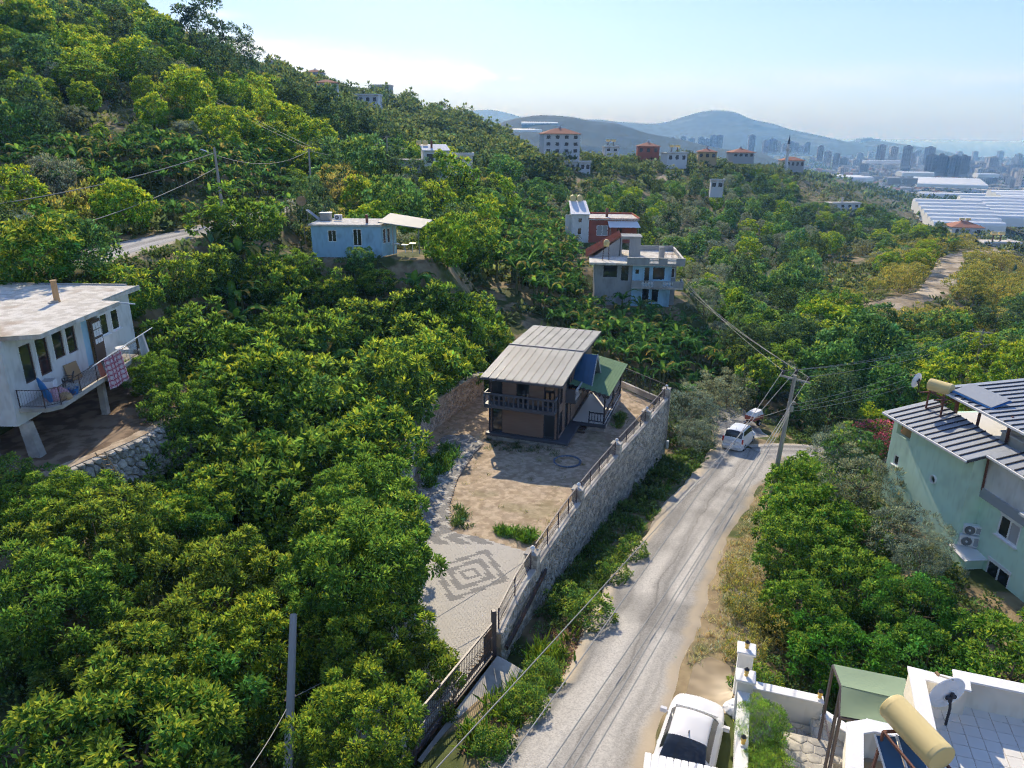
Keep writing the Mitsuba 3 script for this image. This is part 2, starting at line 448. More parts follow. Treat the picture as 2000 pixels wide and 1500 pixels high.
def f_asphalt(p, n, uv):
    # uv: across (0..1), along in metres
    w = fb(p.x * .8, p.y * .8, 1.0, 4)
    g = ns(p.x * 21, p.y * 21)
    g2 = ns(p.x * 47, p.y * 47, 3.0)
    base = mx((0.215, 0.21, 0.20), (0.39, 0.375, 0.35), sst(.25, .75, fb(uv.x * 9 + .35 * w, uv.y * .07, 3.0, 3)))
    track = sst(.13, .0, dr.abs(uv.x - .36 - .03 * w)) + sst(.13, 0., dr.abs(uv.x - .70 - .03 * w))
    c = mx(base, (0.48, 0.465, 0.435), track * (.35 + .5 * w))
    c = mx(c, (0.17, 0.165, 0.155), sst(.55, .75, fb(p.x * .23 + 7, p.y * .23, 2.0, 3)) * .6)
    c = c * (.72 + .56 * (g * .6 + g2 * .4))
    crack = sst(.018, .0, dr.abs(uv.x - .52 - .10 * (fb(uv.y * .45, 2.0, 0.0, 4) - .5)))
    crack2 = sst(.02, .0, dr.abs(fb(p.x * .7, p.y * .7, 9.0, 3) - .5)) * sst(.5, .62, w)
    c = c * (1 - .26 * crack) * (1 - .14 * crack2)
    edge = sst(.14, .0, uv.x + .16 * (w - .5)) + sst(.88, 1., uv.x + .16 * (w - .5))
    return mx(c, (0.44, 0.37, 0.27), dr.clip(edge, 0, 1) * .85)


def f_soil(p, n, uv):
    a = fb(p.x * .5, p.y * .5, 1.0, 4)
    b = fb(p.x * 3.7, p.y * 3.7, 2.0, 3)
    c = mx((0.33, 0.255, 0.18), (0.47, 0.38, 0.275), sst(.25, .75, b))
    c = mx(c, (0.24, 0.18, 0.115), sst(.5, .75, fb(p.x * 2.3 + 3, p.y * 2.3, 5.0, 4)) * .6)
    return mx(c, (0.16, 0.16, 0.06), sst(.62, .8, a) * .35)


def f_track(p, n, uv):
    b = fb(p.x * .35, p.y * .35, 2.0, 4)
    return mx((0.25, 0.20, 0.135), (0.47, 0.40, 0.30), sst(.3, .7, b)) * (.8 + .4 * ns(p.x * 3, p.y * 3))


def f_concrete(p, n, uv):
    a = fb(p.x * .9, p.y * .9, p.z * .9, 4)
    b = fb(p.x * 6, p.y * 6, p.z * 6, 2)
    return mx((0.30, 0.285, 0.26), (0.52, 0.49, 0.44), sst(.3, .7, a)) * (.85 + .3 * b)


def f_hill(p, n, uv):
    a = fb(p.x * .02, p.y * .02, p.z * .02, 4)
    b = fb(p.x * .004, p.y * .004, p.z * .006, 4)
    c = mx((0.022, 0.04, 0.03), (0.05, 0.07, 0.045), a)
    return mx(c, (0.16, 0.15, 0.11), sst(.60, .75, b) * .4)


def pm(name, fn, r=.9, spec=.15, bump=0.0, fnb=None, eps=0.01):
    b = {'type': 'principled', 'base_color': mikit.proc(fn), 'roughness': r, 'specular': spec}
    if bump:
        b = {'type': 'bumpmap', 'arbitrary': mikit.proc(fnb, eps), 'scale': bump, 'bsdf': b}
    return mat(name, {'type': 'twosided', 'bsdf': b})


pm('m_ground', f_ground)
pm('m_asphalt', f_asphalt)
pm('m_soil', f_soil)
pm('m_track', f_track)
pm('m_dark_soil', lambda p, n, uv: mx((0.13, 0.09, 0.06), (0.26, 0.19, 0.13), sst(.3, .7, fb(p.x * 1.7, p.y * 1.7, 3.0, 4))))
pm('m_concrete', f_concrete)
pm('m_hill', f_hill)

# ------------------------------------------------------------------ ground sheet (rings that widen with distance)
rr = np.concatenate([np.linspace(1.5, 12, 22, endpoint=False), np.linspace(12, 68, 200, endpoint=False), np.geomspace(68, 900, 150, endpoint=False), np.geomspace(900, 25000, 46)])
aa = np.radians(np.concatenate([np.linspace(-180, -42, 46, endpoint=False), np.linspace(-42, 42, 400, endpoint=False), np.linspace(42, 180, 46, endpoint=False)]))
RR, AA = np.meshgrid(rr, aa, indexing='ij')
gx, gy = RR * np.sin(AA), RR * np.cos(AA)


def build_ground():
    zz = terrain(gx, gy)
    v = np.stack([gx, gy, zz], -1).reshape(-1, 3)
    n, m = gx.shape
    i, j = np.meshgrid(np.arange(n - 1), np.arange(m), indexing='ij')
    j2 = (j + 1) % m
    q = np.stack([i * m + j, i * m + j2, (i + 1) * m + j2, (i + 1) * m + j], -1).reshape(-1, 4)
    f = np.vstack([q[:, [0, 2, 1]], q[:, [0, 3, 2]]])
    v = np.vstack([v, [[0, 0, gz(0, 0.1)]]])
    k = np.arange(m)
    f = np.vstack([f, np.stack([k, (k + 1) % m, k * 0 + n * m], 1)[:, [0, 2, 1]]])
    setting('ground', (v, f), 'm_ground', smooth=True)


def ribbon(L, R, n, k, lift=0.0):
    """A road sheet between two edge lines, with uv (across, metres along)."""
    L, R = curve(L, n), curve(R, n)
    t = np.linspace(0, 1, k)[None, :, None]
    P = L[:, None] * (1 - t) + R[:, None] * t
    s = np.concatenate([[0], np.cumsum(np.linalg.norm(np.diff((L + R) / 2, axis=0), axis=1))])
    P[..., 2] += lift + 0.05 * np.sin(np.linspace(0, np.pi, k))[None]
    e = (P[:, :1] - P[:, -1:]); e = e / np.linalg.norm(e, axis=-1, keepdims=True) * .55
    P = np.concatenate([P[:, :1] + e - [0, 0, .3], P, P[:, -1:] - e - [0, 0, .3]], 1)
    t = np.concatenate([t[:, :1] - .01, t, t[:, -1:] + .01], 1); k += 2
    uv = np.stack([np.broadcast_to(t[..., 0], (n, k)), np.broadcast_to(s[:, None], (n, k))], -1).reshape(-1, 2)
    i, j = np.meshgrid(np.arange(n - 1), np.arange(k - 1), indexing='ij')
    q = np.stack([i * k + j, i * k + j + 1, (i + 1) * k + j + 1, (i + 1) * k + j], -1).reshape(-1, 4)
    return (P.reshape(-1, 3), np.vstack([q[:, [0, 1, 2]], q[:, [0, 2, 3]]])), uv


def offset_line(c, w):
    t = np.gradient(c[:, :2], axis=0); t /= np.linalg.norm(t, axis=1, keepdims=True)
    return c + np.concatenate([np.stack([-t[:, 1], t[:, 0]], 1) * w, np.zeros((len(c), 1))], 1)


def wavy(L, amp, seed):
    L = np.array(L)
    n = meshkit.fbm(np.stack([L[:, 0] * .4, L[:, 1] * .4, L[:, 0] * 0], -1), 4, seed) - .5
    L[:, 0] += n * amp
    return L


m, uv = ribbon(wavy(curve(ROAD_L, 200), .9, 1), wavy(curve(ROAD_R, 200), .8, 2), 300, 9)
setting('road', m, 'm_asphalt', smooth=True, uv=uv)
m, uv = ribbon(offset_line(BRANCH, 1.7), offset_line(BRANCH, -1.7), 60, 7, 0.004)
setting('side_road', m, 'm_asphalt', smooth=True, uv=uv)
m, uv = ribbon(offset_line(UPPER, 2.4), offset_line(UPPER, -2.4), 80, 7)
setting('upper_road', m, 'm_asphalt', smooth=True, uv=uv)
m, uv = ribbon(wavy(offset_line(TRACK, 2.7), 3.5, 5), wavy(offset_line(TRACK, -2.7), 3.5, 6), 60, 7, 0.02)
setting('dirt_track', m, 'm_track', smooth=True, uv=uv)
m, uv = ribbon(offset_line(FARROAD, 2.4), offset_line(FARROAD, -2.4), 40, 5, 0.1)
setting('far_road', m, 'm_track', smooth=True, uv=uv)

# sea
mat('m_sea', {'type': 'principled', 'base_color': rgb(0.03, 0.09, 0.14), 'roughness': 0.28, 'specular': 0.5})
setting('sea', (np.array([[-60000, 500, SEA], [60000, 500, SEA], [60000, 60000, SEA], [-60000, 60000, SEA]], float), np.array([[0, 1, 2], [0, 2, 3]])), 'm_sea')


# far mountains: ridges with depth
def mountain(name, skyline, y, depth, label, seed):
    """A ridge whose crest follows the surveyed skyline at distance y, falling away on both sides."""
    c = np.array([aty(u, v, y) for u, v in skyline])
    xs = np.linspace(c[0, 0], c[-1, 0], 140)
    from scipy.interpolate import PchipInterpolator
    crest = PchipInterpolator(c[:, 0], c[:, 2])(xs)
    ts = np.linspace(-1, 1, 60)
    Xg, Tg = np.meshgrid(xs, ts, indexing='ij')
    n = meshkit.fbm(np.stack([Xg / depth * 3, Tg * 2.5, 0 * Xg], -1), 5, seed) - .5
    fall = np.clip(1 - np.abs(Tg) ** 1.15, 0, 1)
    base = -116.0
    Z = base + (crest[:, None] - base) * fall * (1 + .5 * n * (1 - fall) * 1.6)
    Z -= 6 * (np.abs(Tg) > .97)
    X2 = Xg + n * depth * .2 * (1 - fall)
    Yg = y + Tg * depth
    v = np.stack([X2, Yg, Z], -1).reshape(-1, 3)
    a, b = np.meshgrid(np.arange(139), np.arange(59), indexing='ij')
    q = np.stack([a * 60 + b, a * 60 + b + 1, (a + 1) * 60 + b + 1, (a + 1) * 60 + b], -1).reshape(-1, 4)
    k = setting(name, (v, np.vstack([q[:, [0, 2, 1]], q[:, [0, 3, 2]]])), 'm_hill', label, smooth=True)


mountain('castle_mountain', [(900, 262), (1000, 250), (1080, 240), (1160, 233), (1215, 238), (1270, 241), (1300, 238), (1340, 226), (1370, 218), (1400, 215), (1430, 218), (1465, 232), (1510, 242), (1540, 252), (1590, 263), (1635, 277), (1670, 277), (1692, 272), (1715, 275), (1733, 284), (1745, 292)], 6200, 1300, 'rounded blue mountain rising above the city by the sea', 3)
mountain('far_mountain', [(850, 222), (925, 215), (955, 214), (990, 220), (1030, 232), (1080, 245), (1200, 260), (1300, 270)], 9500, 1800, None, 5)
mountain('near_hill', [(940, 262), (985, 236), (1020, 228), (1060, 224), (1110, 227), (1160, 236), (1200, 240), (1260, 258), (1330, 272), (1400, 288), (1480, 296)], 2600, 520, None, 8)
# ------------------------------------------------------------------ building materials
def f_plaster(base, dirty):
    def f(p, n, uv):
        a = fb(p.x * .8, p.y * .8, p.z * .5, 4)
        b = fb(p.x * 5, p.y * 5, p.z * 1.2, 3)
        return mx(base, dirty, sst(.5, .8, a) * .8 + .25 * sst(.5, .7, b))
    return f


def f_stone(p, n, uv):
    a = fb(p.x * 2.2, p.y * 2.2, p.z * 2.2, 2)
    b = fb(p.x * 11, p.y * 11, p.z * 11, 3)
    cell = mikit.cell_rand(dr.floor(p.x * 3.3 + p.y * 1.3), dr.floor(p.y * 2.7), dr.floor(p.z * 3.9))
    c = mx((0.27, 0.255, 0.225), (0.56, 0.52, 0.45), sst(.2, .8, a * .55 + cell * .45))
    return c * (.72 + .5 * b)


def f_rust(p, n, uv):
    a = fb(p.x * 4, p.y * 4, p.z * 4, 3)
    return mx((0.055, 0.042, 0.042), (0.15, 0.075, 0.05), sst(.45, .7, a))


def f_wood(p, n, uv):
    a = fb(p.x * 2.0, p.y * 2.0, p.z * 24, 3)
    b = fb(p.x * 1.1, p.y * 1.1, p.z * 3, 3)
    return mx((0.155, 0.098, 0.068), (0.29, 0.195, 0.14), a * .6 + b * .4)


def f_metalroof(p, n, uv):
    a = fb(p.x * .7, p.y * .7, 1.0, 4)
    return mx((0.185, 0.205, 0.215), (0.255, 0.275, 0.285), sst(.3, .7, a))


def f_flatroof(p, n, uv):
    a = fb(p.x * .33, p.y * .33, 0., 4)
    b = fb(p.x * 2.5, p.y * 2.5, 3., 4)
    c = mx((0.50, 0.465, 0.40), (0.66, 0.625, 0.56), sst(.3, .7, b))
    c = mx(c, (0.33, 0.24, 0.16), sst(.60, .72, a) * .6)
    return c * (.9 + .2 * ns(p.x * 30, p.y * 30))


def f_tile(p, n, uv):
    a = fb(p.x * 6, p.y * 6, p.z * 6, 3)
    return mx((0.30, 0.115, 0.07), (0.46, 0.21, 0.13), a)


def f_flag(p, n, uv):
    a = fb(p.x * 1.7, p.y * 1.7, p.z * 1.7, 3)
    b = fb(p.x * 9, p.y * 9, p.z * 9, 3)
    return mx((0.33, 0.32, 0.30), (0.58, 0.54, 0.45), sst(.35, .65, a)) * (.8 + .4 * b)


pm('m_stone', f_stone, .92, .1)
pm('m_rust', f_rust, .6, .3)
pm('m_siding', f_wood, .6, .25)
pm('m_metal_roof', f_metalroof, .62, .25)
pm('m_flat_roof', f_flatroof, .9, .1)
pm('m_clay_tile', f_tile, .8, .2)
pm('m_flagstone', f_flag, .8, .2)
pm('m_white_plaster', f_plaster((0.70, 0.71, 0.70), (0.46, 0.46, 0.44)), .85, .15)
pm('m_green_plaster', f_plaster((0.62, 0.84, 0.68), (0.46, 0.62, 0.50)), .85, .15)
pm('m_blue_plaster', f_plaster((0.36, 0.58, 0.72), (0.24, 0.38, 0.47)), .85, .15)
pm('m_red_plaster', f_plaster((0.40, 0.125, 0.085), (0.28, 0.10, 0.07)), .85, .15)
pm('m_grey_render', f_plaster((0.36, 0.37, 0.36), (0.22, 0.23, 0.23)), .9, .1)
pm('m_cream_plaster', f_plaster((0.74, 0.69, 0.58), (0.55, 0.48, 0.37)), .85, .15)
rough('m_dark_trim', (0.035, 0.036, 0.045), .5, .4)
rough('m_slate_trim', (0.075, 0.082, 0.098), .5, .4)
rough('m_iron', (0.085, 0.07, 0.08), .45, .4)
rough('m_glass', (0.015, 0.018, 0.022), .06, .9)
rough('m_curtain', (0.40, 0.40, 0.41), .8, .2)
rough('m_white_frame', (0.78, 0.78, 0.78), .45, .4)
rough('m_brown_frame', (0.10, 0.065, 0.05), .5, .35)
rough('m_shingle', (0.125, 0.215, 0.12), .85, .15)
rough('m_blue_sheet', (0.035, 0.10, 0.20), .35, .5)
rough('m_grey_panel', (0.33, 0.36, 0.40), .38, .5, metallic=0.0)
rough('m_cream_tank', (0.72, 0.58, 0.27), .45, .4)
rough('m_white_paint', (0.62, 0.63, 0.66), .3, .5, clearcoat=1.0, clearcoat_gloss=.95)
rough('m_silver_paint', (0.62, 0.66, 0.72), .25, .5, clearcoat=1.0, clearcoat_gloss=.95)
rough('m_rubber', (0.02, 0.02, 0.02), .8, .2)
rough('m_alloy', (0.45, 0.45, 0.46), .35, .6)
rough('m_red_lamp', (0.45, 0.02, 0.02), .2, .5)
rough('m_yellow_lamp', (0.75, 0.5, 0.12), .3, .5)
rough('m_pole', (0.36, 0.345, 0.315), .9, .1)
rough('m_wire', (0.30, 0.30, 0.29), .6, .3)
rough('m_black_wire', (0.03, 0.03, 0.03), .6, .3)
rough('m_insulator', (0.05, 0.04, 0.05), .3, .5)
rough('m_white_plastic', (0.75, 0.76, 0.78), .4, .4)
rough('m_ac_grille', (0.16, 0.17, 0.18), .5, .3)
rough('m_net_green', (0.23, 0.31, 0.215), .9, .1)
rough('m_floor_tile', (0.70, 0.68, 0.63), .4, .4)
rough('m_grout', (0.38, 0.30, 0.22), .9, .1)
rough('m_paver_pale', (0.47, 0.45, 0.41), .85, .15)
rough('m_paver_dark', (0.24, 0.235, 0.225), .85, .15)
rough('m_tower', {'type': 'mesh_attribute', 'name': 'vertex_color'}, .8, .2)
rough('m_film', (0.80, 0.81, 0.80), .5, .4)
rough('m_blue_plastic', (0.03, 0.15, 0.42), .4, .4)
rough('m_green_plastic', (0.03, 0.40, 0.13), .4, .4)
rough('m_tan_board', (0.42, 0.28, 0.15), .7, .2)
rough('m_dry_leaf', {'type': 'mesh_attribute', 'name': 'vertex_color'}, .9, .1)
rough('m_brown_metal', (0.16, 0.075, 0.06), .6, .3)
rough('m_hose', (0.07, 0.13, 0.22), .5, .3)


def f_plaid(p, n, uv):
    s = lambda t, w: sst(w + .03, w, dr.abs(t - dr.floor(t) - .5))
    a, b = uv.x * 5.0, uv.y * 6.0
    red = dr.maximum(s(a, .10), s(b, .10))
    thin = dr.maximum(s(a + .25, .03), s(b + .25, .03)) + dr.maximum(s(a - .25, .03), s(b - .25, .03))
    return mx((0.62, 0.55, 0.58), (0.36, 0.045, 0.09), dr.clip(red * .9 + thin * .5, 0, 1))


pm('m_plaid', f_plaid, .9, .1)


def add_window(parent, M, x0, x1, z0, z1, fm='m_white_frame', y=0.06, fw=.06, mull=1, sill=None, glass='m_glass', name='window'):
    """A window in a wall's local xz plane: frame, and its panes as sub-parts."""
    w = (x1 - x0 - fw) / mull
    bars = [box(x0, x1, y - .03, y + .04, z0, z0 + fw, M), box(x0, x1, y - .03, y + .04, z1 - fw, z1, M)]
    bars += [box(x0 + w * i, x0 + w * i + fw, y - .028, y + .038, z0 + fw, z1 - fw, M) for i in range(mull + 1)]
    if sill:
        bars.append(box(x0 - .06, x1 + .06, y - .15, y + .02, z0 - .06, z0 - .002, M))
    k = part(parent, name, cat(bars), fm)
    for i in range(mull):
        g = glass if isinstance(glass, str) else glass[i]
        part(k, 'pane', box(x0 + w * i + fw, x0 + w * (i + 1), y + .005, y + .02, z0 + fw, z1 - fw, M), g)
    return k


def siding(wall, M, x0, x1, z0, z1, holes, h=.145, bsdf='m_siding'):
    """Horizontal boards on a wall, each its own piece, cut round the openings."""
    z = z0
    while z < z1 - .03:
        t = min(z + h - .016, z1)
        iv = [(x0, x1)]
        for a, b, c, d in holes:
            if c < (z + t) / 2 < d:
                iv = [q for p in iv for q in ((p[0], min(p[1], a - .005)), (max(p[0], b + .005), p[1])) if q[1] - q[0] > .04]
        for a, b in iv:
            # a lapped board: thicker at its lower edge
            v = np.array([[a, -.004, z], [b, -.004, z], [b, -.004, t], [a, -.004, t], [a, -.046, z], [b, -.046, z], [b, -.012, t], [a, -.012, t]])
            m = hull(v); m.apply_transform(M)
            part(wall, 'plank', m, bsdf)
        z += h


def seam_roof(parent, name, A, B, C, D, n, bsdf='m_metal_roof', t=.05, rib=.05, ribmat='m_dark_trim'):
    """A standing-seam roof slope: A-B the lower edge, D-C the upper one; n panels, each a piece, with a seam along its side."""
    A, B, C, D = (np.asarray(q, float) for q in (A, B, C, D))
    keys = []
    up = np.cross(B - A, D - A); up /= np.linalg.norm(up)
    if up[2] < 0:
        up = -up
    for i in range(n):
        s0, s1 = i / n + .002, (i + 1) / n - .002
        q = [A + (B - A) * s0, A + (B - A) * s1, D + (C - D) * s1, D + (C - D) * s0]
        k = part(parent, name, hull(np.vstack([q, np.array(q) - up * t])), bsdf)
        if i:
            a, b = A + (B - A) * (i / n), D + (C - D) * (i / n)
            M = span(a, b)
            part(k, 'seam', box(0, float(np.linalg.norm(b - a)), -rib / 2, rib / 2, -t * .5, rib * .9, M), ribmat)
        keys.append(k)
    return keys


def stone_cells(poly, cell, seed, relax=1):
    """Irregular stone outlines filling a plane region: (centre, outline) pairs."""
    g = np.random.default_rng(seed)
    x0, y0, x1, y1 = poly.bounds
    nx, ny = max(2, int((x1 - x0) / cell)), max(2, int((y1 - y0) / cell))
    X, Y = np.meshgrid(np.linspace(x0 - cell, x1 + cell, nx + 3), np.linspace(y0 - cell, y1 + cell, ny + 3))
    X = X + (np.arange(X.shape[0]) % 2)[:, None] * cell * .5
    P = np.stack([X.ravel(), Y.ravel()], -1) + g.uniform(-.36, .36, (X.size, 2)) * cell
    vor = Voronoi(P)
    out = []
    for i, r in enumerate(vor.point_region):
        reg = vor.regions[r]
        if -1 in reg or len(reg) < 3:
            continue
        pg = sg.Polygon(vor.vertices[reg])
        if pg.area > cell * cell * 4 or not poly.intersects(pg):
            continue
        pg = pg.intersection(poly)
        for q in getattr(pg, 'geoms', [pg]):
            if q.geom_type == 'Polygon' and q.area > cell * cell * .06:
                q = q.buffer(-cell * .055, join_style=2)
                if q.geom_type == 'Polygon' and not q.is_empty and q.area > cell * cell * .05:
                    out.append(np.array(q.exterior.coords)[:-1])
    return out


def stone_piece(o, proud, g, to3):
    """One stone: an outline, a chamfered and slightly domed face; to3 maps (a, b, out) to the world."""
    c = o.mean(0); n = len(o)
    pr = proud * g.uniform(.45, 1.2)
    i = c + (o - c) * .74
    v = np.vstack([np.c_[o, np.full(n, -.06)], np.c_[o, np.full(n, pr * .35)], np.c_[i, pr + g.normal(0, proud * .14, n)], [[*c, pr * 1.12]]])
    k = np.arange(n); k1 = (k + 1) % n
    f = np.vstack([np.stack([k, k1, n + k1], 1), np.stack([k, n + k1, n + k], 1), np.stack([n + k, n + k1, 2 * n + k1], 1), np.stack([n + k, 2 * n + k1, 2 * n + k], 1), np.stack([2 * n + k, 2 * n + k1, np.full(n, 3 * n)], 1)])
    return trimesh.Trimesh(to3(v), f, process=False)


def lay_stones(parent, cells, to3, proud, seed, bsdf='m_stone', single_most=300, near=None, rest='small_stones', name='stone'):
    """Stones as pieces: the single_most that show largest are entries of their own, the others one joined part."""
    g = np.random.default_rng(seed)
    ms = [(stone_piece(o, proud, g, to3), o) for o in cells]
    size = []
    for m, o in ms:
        c = np.asarray(m.vertices).mean(0)
        size.append(sg.Polygon(o).area / max((c @ FWD) ** 2, 1))
    order = np.argsort(-np.array(size))
    for i in order[:single_most]:
        part(parent, name, ms[i][0], bsdf)
    if len(order) > single_most:
        part(parent, rest, cat([ms[i][0] for i in order[single_most:]]), bsdf, kind='stuff')
# ------------------------------------------------------------------ dark wooden house
def wooden_house():
    h = thing('wooden_house', 'two-storey brown board house with dark balconies, pale seam metal roof and a green-roofed porch', 'house')
    M, D = HF, 11.2
    part(h, 'plinth', box(-.12, 5.75, -.28, D, -.9, .3, M), 'm_stone')
    part(h, 'walkway', cat([cbox(-.2, 5.95, -.42, 0, .3, .5, M), cbox(5.1, 5.95, 0, 4.0, .3, .5, M)]), 'm_slate_trim')
    fh = [(.18, .97, .55, 2.42), (4.07, 4.88, .55, 2.62), (.15, .97, 2.95, 4.5), (2.03, 2.97, 2.95, 4.6), (4.05, 4.85, 2.95, 4.5)]
    fw = part(h, 'front_wall', wall_mesh(0, 5.1, .5, 4.9, fh, .18, M), 'm_dark_trim')
    siding(fw, M, 0.06, 5.04, .52, 4.88, fh)
    for a in fh:
        add_window(h, M, *a, fm='m_dark_trim', y=.05, fw=.07)
    MR = M @ frame(5.1, 0, 0, 90)
    rh = [(.25, 1.2, .6, 2.35), (1.9, 2.9, .55, 2.5), (.3, 1.1, 2.95, 4.6), (2.1, 3.3, 2.9, 4.7)]
    rw = part(h, 'side_wall', wall_mesh(0, 5.4, .5, 4.95, rh, .18, MR), 'm_dark_trim')
    siding(rw, MR, .06, 5.34, .52, 4.9, rh)
    for a in rh:
        add_window(h, MR, *a, fm='m_dark_trim', y=.05, fw=.07, mull=1)
    part(h, 'rear_wall', cat([box(0.18, 5.0, 5.4, D, .3, 5.1, M), box(0, .18, .18, D, .3, 4.85, M)]), 'm_siding')
    part(h, 'corner_trim', cat([cbox(-.05, .09, -.06, .06, .5, 4.85, M), cbox(5.03, 5.17, -.06, .06, .5, 4.9, M), cbox(5.06, 5.16, 3.55, 3.69, .5, 4.95, M)]), 'm_dark_trim')
    # roof: front slope up to the ridge, nearly flat rear part
    rf = part(h, 'roof', cat([slab([W((-.33, -.88, 4.86), M), W((5.52, -.88, 4.86), M), W((5.52, 5.6, 5.46), M), W((-.33, 5.6, 5.46), M)], .16),
                              slab([W((-.25, 5.62, 5.45), M), W((5.52, 5.62, 5.45), M), W((5.6, 11.6, 5.50), M), W((-.2, 11.6, 5.50), M)], .16)]), 'm_slate_trim')
    P = lambda x, y, z: W((x, y, z), M)
    seam_roof(rf, 'panel', P(-.36, -.92, 4.93), P(5.55, -.92, 4.93), P(5.55, 5.5, 5.53), P(-.36, 5.5, 5.53), 10)
    seam_roof(rf, 'panel', P(-.28, 5.72, 5.53), P(5.55, 5.72, 5.53), P(5.63, 11.65, 5.58), P(-.23, 11.65, 5.58), 9)
    part(rf, 'ridge_cap', cbox(-.36, 5.56, 5.44, 5.6, 5.5, 5.60, M), 'm_metal_roof')
    part(rf, 'eave_trim', cat([cbox(-.38, 5.57, -1.0, -.9, 4.74, 4.90, M), beam(P(5.58, -.95, 4.86), P(5.58, 5.6, 5.45), .05, .2), beam(P(5.66, 5.6, 5.45), P(5.66, 11.6, 5.50), .05, .2)]), 'm_slate_trim')
    # front balcony
    bal = part(h, 'balcony', cat([cbox(-.12, 5.05, -.86, -.04, 2.62, 2.9, M)]), 'm_slate_trim')
    part(bal, 'top_rail', cat([cbox(-.14, 5.08, -.9, -.78, 3.62, 3.78, M), cbox(4.96, 5.08, -.78, -.04, 3.62, 3.78, M), cbox(-.14, -.02, -.78, -.04, 3.62, 3.78, M)]), 'm_slate_trim')
    for i in range(15):
        x = -.08 + i * (5.02 / 14)
        part(bal, 'baluster', cbox(x - .07, x + .07, -.87, -.81, 2.9, 3.63, M), 'm_slate_trim')
    for i in range(2):
        part(bal, 'baluster', cbox(4.99, 5.05, -.6 + i * .33, -.48 + i * .33, 2.9, 3.63, M), 'm_slate_trim')
    # side balcony
    sb = part(h, 'side_balcony', cat([cbox(5.14, 5.9, 1.9, 3.9, 2.62, 2.86, M), cbox(5.14, 5.84, 1.9, 1.98, 2.86, 3.7, M)]), 'm_slate_trim')
    part(sb, 'side_panel', cat([cbox(5.84, 5.92, 1.92, 3.9, 3.5, 3.72, M), cbox(5.84, 5.9, 1.92, 3.9, 2.9, 3.12, M)]), 'm_grey_panel')
    for i in range(6):
        part(sb, 'baluster', box(5.85, 5.89, 2.0 + i * .35, 2.14 + i * .35, 3.12, 3.5, M), 'm_grey_panel')
    # A-shaped dormer facing right, its front slope of blue sheet
    dm = part(h, 'dormer', hull([P(x, y, z) for x in (4.9, 6.35) for y, z in ((3.95, 3.35), (7.15, 3.35), (5.55, 5.2))]), 'm_dark_trim')
    seam_roof(dm, 'blue_panel', P(5.15, 3.72, 3.2), P(6.6, 3.72, 3.2), P(6.6, 5.55, 5.36), P(5.15, 5.55, 5.36), 4, 'm_blue_sheet', .04, .04, 'm_blue_sheet')
    seam_roof(dm, 'panel', P(5.15, 7.38, 3.2), P(6.6, 7.38, 3.2), P(6.6, 5.57, 5.36), P(5.15, 5.57, 5.36), 3)
    part(dm, 'barge_board', cat([beam(P(6.63, 3.7, 3.18), P(6.63, 5.56, 5.38), .05, .16), beam(P(6.63, 7.4, 3.18), P(6.63, 5.56, 5.38), .05, .16)]), 'm_grey_panel')
    # porch on the right
    po = part(h, 'porch', cat([box(5.3, 7.75, 3.75, 11.0, .3, .52, M), box(5.28, 7.85, 3.66, 3.75, .28, .56, M)]), 'm_slate_trim')
    part(po, 'floor', box(5.3, 7.72, 3.78, 10.98, .52, .545, M), 'm_floor_tile')
    part(po, 'stone_skirt', box(6.4, 7.72, 3.82, 10.9, -.8, .3, M), 'm_stone')
    for y in (3.9, 7.4, 10.8):
        part(po, 'post', cbox(7.6, 7.72, y - .06, y + .06, .54, 3.14, M), 'm_dark_trim')
    part(po, 'front_railing', cat([cbox(6.55, 7.6, 3.84, 3.92, 1.3, 1.4, M), box(6.55, 7.6, 3.85, 3.91, .66, .73, M), cbox(6.5, 6.58, 3.82, 3.94, .54, 1.45, M)] + [box(6.72 + i * .22, 6.77 + i * .22, 3.86, 3.9, .73, 1.3, M) for i in range(4)]), 'm_dark_trim')
    part(po, 'side_railing', cat([cbox(7.62, 7.74, 3.96, 7.34, 1.2, 1.42, M), cbox(7.62, 7.74, 7.46, 10.7, 1.2, 1.42, M), box(7.65, 7.7, 3.96, 10.7, .66, .74, M)]), 'm_brown_frame')
    part(po, 'end_wall', box(5.3, 7.7, 10.84, 10.98, .54, 3.1, M), 'm_white_plaster')
    pr = part(po, 'roof', slab([P(5.1, 3.05, 3.72), P(8.1, 3.05, 3.12), P(8.1, 11.1, 3.12), P(5.1, 11.1, 3.72)], .08), 'm_dark_trim')
    g = np.random.default_rng(5)
    sh = []
    for r in range(15):
        x0 = 8.12 - r * .2
        for c in range(27):
            y = 3.0 + c * .3 + (r % 2) * .15
            if y < 11.1:
                zz = lambda x: 3.12 + (8.1 - x) * .2
                q = [P(x0, y, zz(x0) + .03 + g.uniform(0, .012)), P(x0, min(y + .29, 11.12), zz(x0) + .03 + g.uniform(0, .012)), P(x0 - .23, min(y + .29, 11.12), zz(x0 - .23) + .012), P(x0 - .23, y, zz(x0 - .23) + .012)]
                sh.append(hull(np.vstack([q, np.array(q) - [0, 0, .02]])))
    part(pr, 'shingles', cat(sh), 'm_shingle', kind='stuff')
    part(pr, 'scalloped_trim', cat([hull([P(5.15 + i * .3, 3.0, 3.62 - i * .06), P(5.44 + i * .3, 3.0, 3.57 - i * .06), P(5.3 + i * .3, 3.0, 3.4 - i * .06), P(5.15 + i * .3, 3.03, 3.62 - i * .06), P(5.44 + i * .3, 3.03, 3.57 - i * .06), P(5.3 + i * .3, 3.03, 3.4 - i * .06)]) for i in range(10)]
                               + [cbox(8.05, 8.11, 3.05, 11.1, 2.98, 3.12, M)]), 'm_dark_trim')
